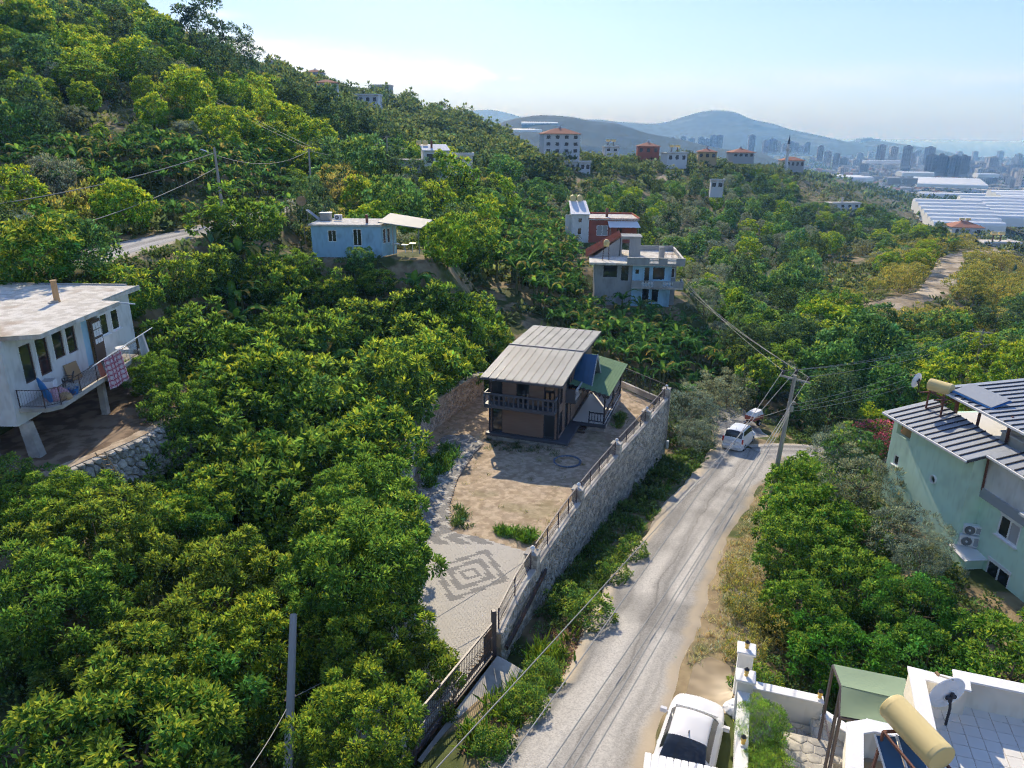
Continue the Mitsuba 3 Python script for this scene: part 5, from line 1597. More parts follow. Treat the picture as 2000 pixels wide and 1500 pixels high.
def steps():
    s = thing('garden_steps', 'wide steps paved with irregular pale flagstones down towards the roof terrace house', 'steps')
    tr = [((8.15, 16.1), 1.35, 1.35, -17.45), ((9.3, 16.75), .45, 1.7, -17.62), ((9.75, 16.55), .5, 1.3, -17.8), ((8.35, 14.9), 1.3, .42, -17.62), ((8.2, 14.4), 1.3, .45, -17.8), ((8.05, 13.9), 1.3, .45, -17.98), ((8.1, 17.5), 1.9, 1.0, -17.9)]
    g = np.random.default_rng(4)
    for (x, y), w, d, z in tr:
        M = frame(x, y, z, -18)
        k = part(s, 'tread', box(0, w, 0, d, -.9, -.02, M), 'm_concrete')
        for o in stone_cells(sg.box(.01, .01, w - .01, d - .01), .36, int(g.integers(999))):
            part(k, 'flagstone', stone_piece(o, .022, g, lambda v: v * [1, 1, .8] @ M[:3, :3].T + M[:3, 3] + [0, 0, -.005]), 'm_flagstone')


steps()
gp_ = sg.Polygon([(6.6, 14.6), (7.75, 18.6), (10.0, 18.0), (10.6, 17.2), (9.5, 13.2), (8.0, 13.1), (6.5, 12.0)])
setting('garden_paving', inner_grid(gp_, .4, lambda x, y: -18.08 + 0 * x), 'm_flagstone', 'pale flagstone garden floor beside the steps')


# ------------------------------------------------------------------ cars
def loft(secs):
    n, m = len(secs), len(secs[0])
    v = np.array(secs).reshape(-1, 3)
    i, j = np.meshgrid(np.arange(n - 1), np.arange(m - 1), indexing='ij')
    q = np.stack([i * m + j, i * m + j + 1, (i + 1) * m + j + 1, (i + 1) * m + j], -1).reshape(-1, 4)
    return v, np.vstack([q[:, [0, 1, 2]], q[:, [0, 2, 3]]])


def car(name, label, M, L, Wd, prof, paint, rear_lamp, plate=True, category='car'):
    """prof: (x along from the rear, shoulder height, roof height, half width, roof half width) stations."""
    from scipy.interpolate import PchipInterpolator
    k = thing(name, label, category)
    p = np.array(prof, float)
    xs = np.unique(np.concatenate([np.linspace(0, L, 90), p[:, 0]]))
    f = [PchipInterpolator(p[:, 0], p[:, c])(xs) for c in (1, 2, 3, 4)]

    def ring(i, off=0.0):
        x, sh, rf, w, rw = xs[i], *(a[i] for a in f)
        rf = max(rf, sh + .02)
        P = [(w * .93, .22), (w * .99, .34), (w, .5), (w * .995, sh * .82), (w * .965, sh - .03), (w * .93, sh)]
        hh = rf - sh
        P += [(w * .93 + (rw - w * .93) * t, sh + hh * (t ** 1.0) * .93) for t in (.12, .4, .7, .92)]
        P += [(rw * .93, sh + hh * .975), (rw * .7, rf + .012), (rw * .35, rf + .034), (0, rf + .04)]
        P = np.array(P)
        c = np.vstack([P, (P * [-1, 1])[::-1][1:]])
        return np.c_[np.full(len(c), x), c]
    R = np.array([ring(i) for i in range(len(xs))])
    v, fc = loft(R)
    caps = []
    for e in (0, len(xs) - 1):
        c = R[e]
        caps.append(trimesh.Trimesh(np.vstack([c, [c.mean(0)]]), np.array([[a, a + 1, len(c)] if e == 0 else [a + 1, a, len(c)] for a in range(len(c) - 1)] + [[len(c) - 1, 0, len(c)] if e == 0 else [0, len(c) - 1, len(c)]]), process=False))
    m = cat([trimesh.Trimesh(v, fc, process=False)] + caps); m.apply_transform(M)
    part(k, 'body', m, paint, smooth=35)
    part(k, 'underbody', box(.15, L - .15, -Wd / 2 + .1, Wd / 2 - .1, .15, .3, M), 'm_rubber')
    m_ = R.shape[1]; mid = m_ // 2

    def patch(nm, i0, i1, j0, j1, inset=0, off=.006):
        S = R[i0:i1 + 1, j0:j1 + 1].copy()
        du = np.gradient(R, axis=0)[i0:i1 + 1, j0:j1 + 1]; dv = np.gradient(R, axis=1)[i0:i1 + 1, j0:j1 + 1]
        nr = np.cross(dv, du); nr /= np.linalg.norm(nr, axis=-1, keepdims=True) + 1e-9
        ctr = R[len(xs) // 2].mean(0)
        flip = np.sign(((S - [S[..., 0].mean(), 0, .6]) * nr).sum(-1).mean())
        S = S + nr * off * flip
        v, fc = loft(S)
        t = trimesh.Trimesh(v, fc, process=False); t.apply_transform(M)
        part(k, nm, t, 'm_glass', smooth=True)
    ix = lambda x: int(np.argmin(abs(xs - x)))
    return k, patch, ix, mid, R


def wheels(k, M, xs, w, r):
    for x in xs:
        for s in (-1, 1):
            A = M @ frame(x, s * (w - .1), r) @ trimesh.transformations.rotation_matrix(-s * math.pi / 2, [1, 0, 0])
            t = part(k, 'wheel', lathe([(r * .62, -.1), (r * .95, -.1), (r, -.06), (r, .06), (r * .95, .1), (r * .62, .1), (r * .62, -.1)], 22, A), 'm_rubber', smooth=40)
            part(t, 'rim', lathe([(0, .085), (r * .2, .09), (r * .55, .06), (r * .63, .085), (r * .63, .02), (0, .02)], 18, A), 'm_alloy', smooth=30)


# white saloon seen from above and behind
hd = 66.0
CM = frame(4.75, 15.3, -18.5, hd) @ trimesh.transformations.rotation_matrix(math.radians(3.0), [0, 1, 0])
k, patch, ix, mid, R = car('white_car', 'white saloon car parked on the earth verge beside the low white wall', CM, 4.4, 1.8,
    [(0, .80, .84, .74, .58), (.12, .98, .995, .82, .64), (.75, 1.02, 1.06, .88, .66), (1.35, 1.0, 1.34, .895, .58), (1.75, .99, 1.42, .9, .56), (2.35, .97, 1.44, .9, .56), (2.75, .955, 1.385, .9, .57), (3.4, .93, .97, .885, .66), (3.85, .87, .91, .84, .62), (4.2, .78, .82, .70, .52), (4.34, .68, .71, .52, .4), (4.4, .58, .6, .36, .3)], 'm_white_paint', None)
patch('rear_window', ix(.80), ix(1.55), mid - 4, mid + 4)
patch('windscreen', ix(2.80), ix(3.36), mid - 4, mid + 4)
patch('side_window', ix(1.15), ix(3.0), 7, 9); patch('side_window', ix(1.15), ix(3.0), 17, 19)
wheels(k, CM, (.85, 3.5), .9, .31)
for s in (-1, 1):
    part(k, 'mirror', cat([hull([W((2.95 + a, s * (1.0 + b * .1), .98 + c * .07), CM) for a in (-.06, .06) for b in (-1, 1) for c in (-1, 1)]), beam(W((2.95, s * .85, .96), CM), W((2.95, s * .95, .97), CM), .04)]), 'm_white_paint')
    part(k, 'tail_lamp', cbox(-.02, .22, s * .68 - .12, s * .68 + .12, .72, .86, CM), 'm_red_lamp')
    part(k, 'door_handle', cbox(1.6, 1.76, s * .895 - .02, s * .895 + .02, .8, .83, CM, .008), 'm_alloy')
part(k, 'roof_aerial', hull([W(p, CM) for p in [(1.62, 0, 1.46), (1.82, .02, 1.47), (1.82, -.02, 1.47), (1.64, 0, 1.53)]]), 'm_dark_trim')
part(k, 'rear_bumper', cbox(-.06, .1, -.8, .8, .35, .6, CM, .05), 'm_white_paint'); part(k, 'number_plate', box(-.03, .0, -.26, .26, .66, .77, CM), 'm_white_plastic')
# silver van
VM = frame(18.05, 53.35, -24.42, 57) @ trimesh.transformations.rotation_matrix(math.radians(4), [0, 1, 0])
k, patch, ix, mid, R = car('silver_van', 'small pale silver van parked at the far end of the road, seen from behind', VM, 4.2, 1.78,
    [(0, .9, .96, .74, .62), (.06, 1.06, 1.12, .83, .68), (.20, 1.08, 1.60, .87, .67), (.42, 1.08, 1.79, .885, .67), (1.4, 1.06, 1.84, .89, .68), (2.3, 1.03, 1.80, .89, .68), (2.75, 1.0, 1.66, .885, .68), (3.35, .98, 1.06, .87, .70), (3.9, .86, .92, .80, .66), (4.15, .7, .75, .72, .6), (4.2, .6, .62, .66, .5)], 'm_silver_paint', None, category='van')
patch('rear_window', ix(.09), ix(.34), mid - 4, mid + 4)
patch('windscreen', ix(2.78), ix(3.3), mid - 4, mid + 4)
patch('side_window', ix(.5), ix(2.9), 7, 9); patch('side_window', ix(.5), ix(2.9), 17, 19)
wheels(k, VM, (.78, 3.35), .89, .32)
for s in (-1, 1):
    part(k, 'mirror', hull([W((2.75 + a, s * (1.0 + b * .09), 1.05 + c * .09), VM) for a in (-.05, .05) for b in (-1, 1) for c in (-1, 1)]), 'm_silver_paint')
    part(k, 'tail_lamp', cbox(-.0, .12, s * .80 - .06, s * .80 + .06, .82, 1.2, VM), 'm_red_lamp')
part(k, 'rear_bumper', cbox(-.08, .1, -.82, .82, .34, .6, VM, .05), 'm_silver_paint'); part(k, 'number_plate', box(-.03, -.005, -.27, .27, .76, .88, VM), 'm_white_plastic'); part(k, 'aerial', beam(W((.7, 0, 1.82), VM), W((.5, 0, 2.05), VM), .015), 'm_dark_trim')
part(k, 'roof_bar', cat([beam(W((.6, s * .58, 1.83), VM), W((2.3, s * .58, 1.83), VM), .035) for s in (-1, 1)]), 'm_dark_trim')
# the small tipped cart beyond the van
CQ = frame(22.1, 60.2, -24.75, 40)
k = thing('hand_trailer', 'small red and white trailer standing under the trees beyond the silver van', 'trailer')
part(k, 'tub', cat([cbox(-.7, .7, -.5, .5, .55, .62, CQ), cbox(-.7, .7, -.5, -.45, .62, .95, CQ), cbox(-.7, .7, .45, .5, .62, .95, CQ), cbox(-.75, -.7, -.5, .5, .55, .95, CQ), cbox(.7, .75, -.5, .5, .55, .95, CQ)]), 'm_red_plaster'); part(k, 'cover', hull([W(p, CQ) for p in ((-.7, -.5, .96), (.7, -.5, .96), (.7, .5, .96), (-.7, .5, .96), (-.4, -.35, 1.3), (.6, -.35, 1.35), (.6, .35, 1.35), (-.4, .35, 1.3))]), 'm_white_plastic'); part(k, 'drawbar', beam(W((-.7, 0, .55), CQ), W((-1.7, 0, .45), CQ), .07), 'm_rust')
wheels(k, CQ, (0,), .62, .27)
# white ribbed sheet roof just below us
M_ = frame(4.98, 15.08, -16.3, -15)
k = thing('white_sheet_roof', 'white ribbed metal canopy roof at the bottom edge in front of the white car', 'canopy')
for i in range(14):
    x0 = -1.2 + i * .2
    part(k, 'roof_sheet', hull([W((x0, 0, 0), M_), W((x0 + .19, 0, .0), M_), W((x0, -3, .5), M_), W((x0 + .19, -3, .5), M_), W((x0 + .02, 0, .03), M_), W((x0 + .17, 0, .03), M_), W((x0 + .02, -3, .53), M_), W((x0 + .17, -3, .53), M_)]), 'm_white_plastic')
for x in (-1.1, 1.5):
    part(k, 'post', beam(W((x, -.1, -.02), M_), W((x, -.1, -2.0), M_), .07), 'm_white_frame')
for i, (u, v) in enumerate(((1437, 1390),)):
    c = atz(u, v, -18.3)
    m = trimesh.creation.icosphere(4, .42); vv = np.array(m.vertices); vv = vv * (1 + .6 * (meshkit.fbm(vv * 4 + 3, 4) - .5))[:, None] * [1, .9, 1.0]
    vv[:, 2] = np.maximum(vv[:, 2], -.35)
    single('bag_pile', trimesh.Trimesh(vv + c, m.faces, process=False), 'm_white_plastic', 'crumpled pale plastic sack lying against the low white wall beside the car', 'sack', smooth=True)


# ------------------------------------------------------------------ poles and lines
def catenary(a, b, sag, n=24):
    a, b = np.asarray(a, float), np.asarray(b, float)
    t = np.linspace(0, 1, n)[:, None]
    p = a + (b - a) * t; p[:, 2] -= sag * 4 * t[:, 0] * (1 - t[:, 0])
    return p


def wire(a, b, sag, label, group, r=.016, m='m_wire', n=24):
    single('power_line', tube(catenary(a, b, sag, n), r, 5), m, label, 'power line', group, smooth=True)


P1b, P1t = np.array([17.23, 42.14, -23.2]), np.array([17.69, 42.14, -14.1])
k = thing('utility_pole', 'tall leaning concrete utility pole with a crossarm and three insulators beside the road', 'utility pole')
part(k, 'mast', tube([P1b, (P1b + P1t) / 2, P1t + [0, 0, .1]], [.17, .14, .11], 12), 'm_pole', smooth=40)
arm = [P1t + [-1.0, -.1, .12], P1t + [1.05, .1, -.45]]
part(k, 'crossarm', beam(arm[0], arm[1], .11), 'm_pole')
INS = [P1t + [-.85, -.1, .12], P1t + [.03, 0, .15], P1t + [.9, .1, -.35]]
for p in INS:
    part(k, 'insulator', lathe([(0, 0), (.03, .02), (.09, .08), (.1, .16), (.06, .18), (.1, .2), (.1, .28), (.05, .34), (0, .35)], 10, frame(*p)), 'm_insulator')
part(k, 'junction_box', cat([cbox(-.1, .1, -.25, -.1, -2.3, -1.9, frame(*P1t)), cbox(-.25, .25, -.14, .0, -1.75, -1.65, frame(*P1t))]), 'm_pole')
for i, (u, dz, top) in enumerate(((965, 0, 0), (830, 0, 1), (1052, 0, 2), (1085, -2.2, None), (1105, -2.0, None), (1130, -2.4, None))):
    a = INS[top] + [0, 0, .3] if top is not None else P1t + [-.05, -.1, dz]
    e = at(u, 1500, 14.0)
    wire(a, a + (e - a) * 1.5, .35, ('second', 'first', 'third', 'fourth', 'fifth', 'sixth')[i] + ' from left of the pale overhead wires crossing the road at the bottom edge', 'wires along the road')
ch_ = W((10.9, -1.2, 3.4), CF)
for i in range(3):
    wire(INS[i] + [0, 0, .3], ch_ + [0, 0, -.5 * i + .6], .5, 'wire from the leaning pole up to the bare concrete house', 'wires to the concrete house', .014)
P2b, P2t = np.array([60.3, 88, -31.5]), np.array([60.06, 88, -23.17])
k = thing('utility_pole', 'concrete utility pole with a crossarm standing in the scrub at the right', 'utility pole')
part(k, 'mast', tube([P2b, P2t + [0, 0, .1]], [.2, .13], 10), 'm_pole', smooth=40); part(k, 'crossarm', beam(P2t + [-1.4, 0, .1], P2t + [1.5, 0, -.2], .1), 'm_pole')
for i, dx in enumerate((-1.3, .05, 1.4)):
    part(k, 'insulator', lathe([(0, 0), (.08, .05), (.12, .2), (.06, .35), (0, .36)], 8, frame(*(P2t + [dx, 0, .08 - .08 * i]))), 'm_insulator')
part(k, 'lamp_arm', beam(P2t + [0, 0, -1.9], P2t + [1.3, -.2, -1.6], .06), 'm_pole'); part(k, 'lamp_head', cbox(1.2, 1.75, -.35, -.1, -1.66, -1.52, frame(*P2t)), 'm_white_plastic')
for i, dx in enumerate((-1.3, .05, 1.4)):
    wire(INS[i] + [0, 0, .3], P2t + [dx, 0, .4], .9, 'wire from the leaning pole across to the pole in the scrub', 'wires to the pole in the scrub', .014)
for i in range(3):
    wire(P1t + [0, 0, -1.9 - .22 * i], aty(1768, 727 + 14 * i, 60), .25, 'wire from the leaning pole towards the bank above the green house', 'wires to the bank above the green house', .013)
wire(P1t + [.1, 0, -1.4], GP(.2, 5.5, 5.3), .8, 'drooping black wire from the leaning pole to the green house', None, .014, 'm_black_wire')
wire(P1t + [-.1, 0, -2.1], aty(1405, 826, 43.5), .22, 'pale drooping cable stub hanging left from the leaning pole above the silver van', None, .018)
# near left pole
k = thing('utility_pole', 'bare grey concrete pole standing among the near avocado trees', 'utility pole')
T3 = at(573, 1200, 25); B3 = at(558, 1640, 21.5)
part(k, 'mast', tube([B3, T3], [.16, .125], 12), 'm_pole', smooth=40); part(k, 'clamp', cbox(-.17, .17, -.17, .17, -.06, .0, frame(*at(567, 1362, 23.8))), 'm_rust')
wire(at(568, 1365, 23.7), on_wall(5.3, .1, .7), .25, 'dark wire from the bare pole over the driveway to the fence', None, .016)
wire(at(566, 1372, 23.7), at(475, 1520, 17), .1, 'wire from the bare pole down to the lower left', None, .014)
# poles on the upper road
T4, B4 = aty(418, 288, 85), aty(430, 372, 85)
k = thing('street_lamp', 'grey pole with a street lamp beside the upper road', 'street lamp')
part(k, 'mast', tube([B4 - [0, 0, 2], T4], [.18, .13], 10), 'm_pole', smooth=40); part(k, 'lamp_arm', beam(T4 + [0, 0, -.7], T4 + [-.8, -.2, -.5], .06), 'm_pole'); part(k, 'lamp_head', hull([W(p, frame(*(T4 + [-1.1, -.25, -.35]), 10)) for p in ((-.35, -.15, .1), (-.35, .15, .1), (.35, -.12, -.12), (.35, .12, -.12), (-.3, 0, .2), (.3, 0, 0))]), 'm_white_plastic')
T5, B5 = aty(603, 290, 112), aty(606, 352, 112)
k = thing('utility_pole', 'thin pole with crossarms among the trees right of the street lamp', 'utility pole')
part(k, 'mast', tube([B5 - [0, 0, 2], T5], [.17, .12], 10), 'm_pole', smooth=40); part(k, 'crossarm', beam(T5 + [-.9, 0, -.2], T5 + [.9, 0, -.2], .1), 'm_pole')
T6 = aty(755, 265, 150)
k = thing('utility_pole', 'slim pale pole left of the small white house on the slope', 'utility pole')
part(k, 'mast', tube([T6 - [0, 0, 7], T6], [.16, .12], 8), 'm_pole', smooth=40); part(k, 'crossarm', beam(T6 + [-.8, 0, -.2], T6 + [.8, 0, -.2], .1), 'm_pole')
wire(T4 + [0, 0, -.6], aty(-40, 404, 60), .5, 'thick pale cable rising from the left edge to the street lamp', None, .045)
wire(T4 + [0, 0, -2.2], aty(160, 437, 62), .4, 'second pale cable below the thick one at the street lamp', None, .035)
wire(T4 + [0, 0, -.8], T5 + [0, 0, -.3], 1.4, 'pale cable sagging between the street lamp and the thin pole', None, .03)
wire(T5 + [0, 0, -.3], T6 + [0, 0, -.2], 1.8, 'pale cable from the thin pole towards the small white house', None, .03)
for i in range(2):
    wire(T5 + [-.5 + i, 0, .2], aty(165 + 14 * i, 25, 190), 2, 'long thin wire running up the wooded left hillside', 'wires up the hillside', .025)
# ------------------------------------------------------------------ far houses
rough('m_far_white', (0.62, 0.64, 0.66), .9, .1)
rough('m_far_grey', (0.40, 0.42, 0.44), .9, .1)
rough('m_far_tan', (0.52, 0.40, 0.22), .9, .1)
rough('m_far_red', (0.36, 0.14, 0.10), .9, .1)
rough('m_far_tile', (0.40, 0.20, 0.14), .9, .1)
rough('m_window_dark', (0.05, 0.06, 0.075), .3, .5)


FAR_SPOTS = []


def far_house(label, u, v, y, w, d, hgt, wall, roof='hip', storeys=2, nwin=3, rot=0.0, name='far_house', extra=None, sink=2.5, category='house'):
    """A house with its front foot seen at (u, v), y metres ahead."""
    p = aty(u, v, y)
    FAR_SPOTS.append((label, (p[0], p[1])))
    M = frame(*p, rot)
    PL = lambda x, a, z: W((x, a, z), M)
    h = thing(name, label, category)
    part(h, 'wall', box(-w / 2, w / 2, 0, d, -sink, hgt, M), wall)
    if roof == 'hip':
        o = .5
        r = min(w, d) * .5
        part(h, 'roof', hull([PL(*q) for q in ((-w / 2 - o, -o, hgt), (w / 2 + o, -o, hgt), (w / 2 + o, d + o, hgt), (-w / 2 - o, d + o, hgt), (-w / 2 - o, -o, hgt + .15), (w / 2 + o, -o, hgt + .15), (w / 2 + o, d + o, hgt + .15), (-w / 2 - o, d + o, hgt + .15), (-w / 2 + r, d / 2, hgt + r * .42), (w / 2 - r, d / 2, hgt + r * .42))]), 'm_far_tile')
    elif roof == 'shed':
        part(h, 'roof', slab([PL(-w / 2 - .3, -.3, hgt), PL(w / 2 + .3, -.3, hgt), PL(w / 2 + .3, d + .3, hgt + .22 * d), PL(-w / 2 - .3, d + .3, hgt + .22 * d)], .15), 'm_far_white')
    else:
        part(h, 'roof', cat([box(-w / 2 - .3, w / 2 + .3, -.3, d + .3, hgt, hgt + .25, M)]), 'm_flat_roof')
        part(h, 'parapet', cat([box(-w / 2 - .3, w / 2 + .3, -.3, -.1, hgt + .25, hgt + .7, M), box(w / 2 + .1, w / 2 + .3, -.1, d + .3, hgt + .25, hgt + .7, M)]), wall)
    sh = hgt / storeys
    for s in range(storeys):
        for i in range(nwin):
            x = -w / 2 + w * (i + .5) / nwin
            ww, z0 = min(.65, w / nwin * .3), sh * s + .32 * sh
            k = part(h, 'window', cat([box(x - ww, x + ww, -.06, .02, z0, z0 + .48 * sh, M)]), 'm_window_dark')
    if extra == 'chimney':
        part(h, 'chimney', box(-.4, .4, d / 2, d / 2 + .6, hgt, hgt + 2.6, M), 'm_far_grey')
    if extra == 'tanks':
        for x in (-1.2, 1.2):
            part(h, 'tank', tube([PL(x - .9, d / 2, hgt + 2.9), PL(x + .9, d / 2, hgt + 2.9)], .5, 10), 'm_cream_tank')
            part(h, 'tank_leg', beam(PL(x, d / 2, hgt), PL(x, d / 2, hgt + 2.6), .3), 'm_rust')
    if extra == 'balcony':
        for s in range(1, storeys):
            part(h, 'balcony', box(-w / 2 - .8, w / 2 + .8, -1.2, 0, sh * s - .2, sh * s, M), 'm_far_grey')
    return h, M


far_house('pale blue three-storey house with a hipped brown tile roof on the spur', 1097, 302, 255, 12.5, 9, 6.6, 'm_far_white', 'hip', 3, 4, 8, extra='chimney')
far_house('low white house with many windows below the three-storey house', 1128, 335, 235, 8, 5, 2.6, 'm_far_white', 'flat', 1, 5, -4)
h_, M_ = far_house('small white house with a sloping white roof and two tall windows on the middle slope', 853, 330, 150, 5.0, 5, 3.6, 'm_white_plaster', 'shed', 1, 2, 14, extra=None)
part(h_, 'side_annex', box(-8.5, -2.6, 1, 5, -3, 1.6, M_), 'm_grey_render'); part(h_, 'annex_roof', box(-8.8, -2.6, .8, 5.2, 1.6, 1.8, M_), 'm_flat_roof'); part(h_, 'chimney', box(-.9, -.5, 1.5, 1.9, 3.6, 5.4, M_), 'm_brown_metal')
for i in range(2):
    part(h_, 'tank', tube([W((-3.5 + i * 1.3, 4, 5.0), M_), W((-2.5 + i * 1.3, 4, 5.0), M_)], .45, 10), 'm_cream_tank')
far_house('flat white roof just right of the small sloping-roofed house', 896, 320, 160, 6, 5, 1.6, 'm_white_plaster', 'flat', 1, 3, 5)
far_house('long low white house half hidden in the trees of the upper slope', 712, 203, 300, 11, 6, 3.0, 'm_far_white', 'flat', 1, 4, -5)
far_house('pale house with a light hipped roof high on the left slope', 640, 190, 260, 7, 6, 4.5, 'm_far_white', 'hip', 2, 3, 10)
far_house('blocky grey modern house on the far left skyline', 742, 186, 440, 11, 8, 5.0, 'm_far_grey', 'flat', 2, 4, -8, extra='balcony')
far_house('dark house with a low roof on the skyline left of the grey modern house', 614, 152, 480, 11, 9, 3.2, 'm_far_grey', 'hip', 1, 3, 5, extra='chimney')
far_house('small grey house with a flat roof on the skyline right of the dark trees', 538, 138, 520, 10, 9, 5.6, 'm_far_grey', 'flat', 2, 3, 8, extra='chimney')
far_house('blue-grey building at the top edge of the left hillside', 248, 16, 270, 7.5, 8, 10.5, 'm_far_grey', 'flat', 3, 3, 14, extra='balcony')
far_house('red-roofed pinkish house on the spur with dark pipes on top', 1266, 302, 330, 9.5, 8, 3.4, 'm_far_red', 'hip', 1, 3, -5, extra='chimney')
far_house('white two-storey house above the bend of the far road', 1322, 317, 300, 8.5, 7, 3.3, 'm_far_white', 'flat', 1, 3, 10, extra='tanks')
far_house('yellowish house with a pale red roof on the spur', 1381, 312, 330, 8, 7, 3.2, 'm_far_tan', 'hip', 1, 3, -8, extra='chimney')
far_house('grey house with a wide white roof left of the cypresses', 1452, 309, 345, 10, 9, 2.4, 'm_far_grey', 'hip', 1, 4, 4, extra='chimney')
far_house('white roof with a dark tank at the left end of the spur houses', 1195, 298, 320, 6, 7, 2.0, 'm_far_white', 'flat', 1, 2, 4, extra='tanks')
far_house('small white hut among the trees below the far road', 1400, 370, 240, 4, 4, 2.6, 'm_far_white', 'flat', 1, 2, -10)
far_house('long low white house on the slope left of the greenhouses', 1652, 408, 330, 13, 8, 2.2, 'm_far_white', 'flat', 1, 4, 4, extra='chimney')
far_house('red-tiled house at the edge of the banana fields on the right', 1888, 462, 300, 12, 11, 3.6, 'm_far_white', 'hip', 1, 3, -12, extra='tanks')
far_house('white-roofed house at the end of the dirt track', 1955, 490, 230, 11, 8, 2.2, 'm_far_white', 'flat', 1, 3, -5, extra='tanks')
h_, M_ = far_house('small domed-roof mosque with a red roof beside its minaret', 1548, 328, 450, 13, 10, 4.2, 'm_far_grey', 'hip', 1, 5, -6, name='mosque', category='mosque')
k = thing('minaret', 'slender white minaret with a balcony and dark pointed spire', 'minaret')
M_ = frame(*aty(1534, 333, 446))
part(k, 'shaft', lathe([(0, -3), (1.4, -3), (1.4, 3), (.95, 4.2), (.9, 12.2), (0, 12.2)], 12, M_), 'm_far_white'); part(k, 'balcony', lathe([(.9, 11.0), (1.6, 12.0), (1.6, 12.8), (.9, 12.8)], 12, M_), 'm_far_white')
part(k, 'upper_shaft', lathe([(0, 12.8), (.75, 12.8), (.72, 15), (.95, 15.1), (0, 15.1)], 12, M_), 'm_far_white'); part(k, 'spire', lathe([(.95, 15.1), (.05, 20.3), (0, 20.5)], 12, M_), 'm_window_dark')

# ------------------------------------------------------------------ plastic greenhouses
def greenhouse(label, u, v, y, w, d, spans, hgt, rot, group=None, film='m_film', step=0.0):
    p = aty(u, v, y); M = frame(*p, rot)
    h = thing('plastic_greenhouse', label, 'greenhouse', group)
    sw = d / spans
    for i in range(spans):
        a = np.linspace(0, np.pi, 9)
        pf = [(0, -1.5 - step)] + [(sw / 2 - sw / 2 * math.cos(t), hgt + min(sw * .34, 2.7) * math.sin(t)) for t in a] + [(sw, -1.5 - step)]
        pg = sg.Polygon(pf)
        m = trimesh.creation.extrude_polygon(pg, w, engine='earcut')
        vv = np.array(m.vertices)
        m = trimesh.Trimesh(np.stack([vv[:, 2], vv[:, 0] + i * sw, vv[:, 1] + i * step], 1), m.faces, process=False)
        m.apply_transform(M)
        part(h, 'span', m, film, smooth=30)
    return h


greenhouse('large white multi-span plastic greenhouse on the plain below the spur', 1822, 446, 510, 46, 56, 7, 2.4, -12, step=1.9)
greenhouse('second white multi-span greenhouse stretching out at the right edge', 1912, 432, 540, 60, 52, 7, 2.2, -12, step=1.7)
greenhouse('white greenhouse at the right edge behind the large one', 1975, 408, 700, 60, 60, 5, 5, -10, step=1.6)
greenhouse('long low row of white greenhouses behind the large one', 1800, 386, 860, 130, 16, 2, 2.5, -4)
greenhouse('broad bright white greenhouse in the middle of the plain', 1790, 362, 1150, 95, 110, 10, 1.2, -25, step=.5)
greenhouse('domed row of white greenhouses behind the broad bright one', 1762, 343, 1420, 60, 30, 2, 4, -3)
greenhouse('small white greenhouse at the foot of the terraced slope', 1630, 352, 950, 36, 60, 6, 2, -18)
greenhouse('narrow white greenhouse right of the terraced slope', 1690, 352, 980, 18, 90, 6, 2, 30)
greenhouse('thin white greenhouse strip far out on the plain', 1690, 318, 1900, 90, 20, 2, 3, 0)
greenhouse('tiny white greenhouse near the apartment towers', 1910, 345, 1500, 40, 25, 3, 3, -8)
greenhouse('white film-covered hillside greenhouse on the near blue hill', 1000, 256, 2250, 70, 120, 4, 4, -12)
greenhouse('second white film strip on the near blue hill', 1018, 242, 2500, 120, 70, 3, 4, -8)
p_ = aty(1760, 356, 1090)
k = thing('flag_wall', 'long dark wall with a white crescent and star in the middle of the plain', 'wall'); part(k, 'panel', box(p_[0] - 20, p_[0] + 24, p_[1], p_[1] + 3, p_[2] - 3, p_[2] + 6), 'm_far_grey')
cr_ = sg.Point(0, 0).buffer(3.2).difference(sg.Point(1.2, 0).buffer(2.6)); st_ = sg.Polygon([(5.0 + (1.6 if i % 2 == 0 else .65) * math.cos(i * math.pi / 5), (1.6 if i % 2 == 0 else .65) * math.sin(i * math.pi / 5)) for i in range(10)])
for nm, q in (('crescent', cr_), ('star', st_)):
    m = trimesh.creation.extrude_polygon(q, .4, engine='earcut'); vv = np.array(m.vertices)
    part(k, nm, trimesh.Trimesh(np.stack([vv[:, 0] + p_[0] + 2, p_[1] - .1 - vv[:, 2], vv[:, 1] + p_[2] + 2.2], 1), m.faces[:, ::-1], process=False), 'm_far_white')


# ------------------------------------------------------------------ the city: apartment towers, each a thing
def tower_mesh(g, w, d, hgt, col):
    """A tower with balcony bands, window strips and a roof hut; returns mesh and vertex colours."""
    ms, cs = [], []

    def add(m, c):
        ms.append(m); cs.append(np.tile(np.clip(c, 0, 1), (len(m.vertices), 1)))
    add(box(-w / 2, w / 2, -d / 2, d / 2, -6, hgt), col)
    n = int(hgt / 3.1)
    dark = np.array([.09, .11, .14])
    for i in range(n):
        z = 3.1 * i
        add(box(-w / 2 - .5, w / 2 + .5, -d / 2 - .9, d / 2 + .5, z + 2.75, z + 3.05), col * 1.15)
        for x in (-.34, -.12, .12, .34):
            add(box(w * x - w * .07, w * x + w * .07, -d / 2 - .12, -d / 2 + .05, z + .7, z + 2.5), dark)
        for y in (-.25, .2):
            for sx in (-1, 1):
                add(box(sx * w / 2 - .1, sx * w / 2 + .1, d * y - d * .1, d * y + d * .1, z + .7, z + 2.5), dark)
    add(box(-w * .2, w * .2, -d * .2, d * .2, hgt, hgt + 3.2), col * .8)
    return cat(ms), np.vstack(cs)


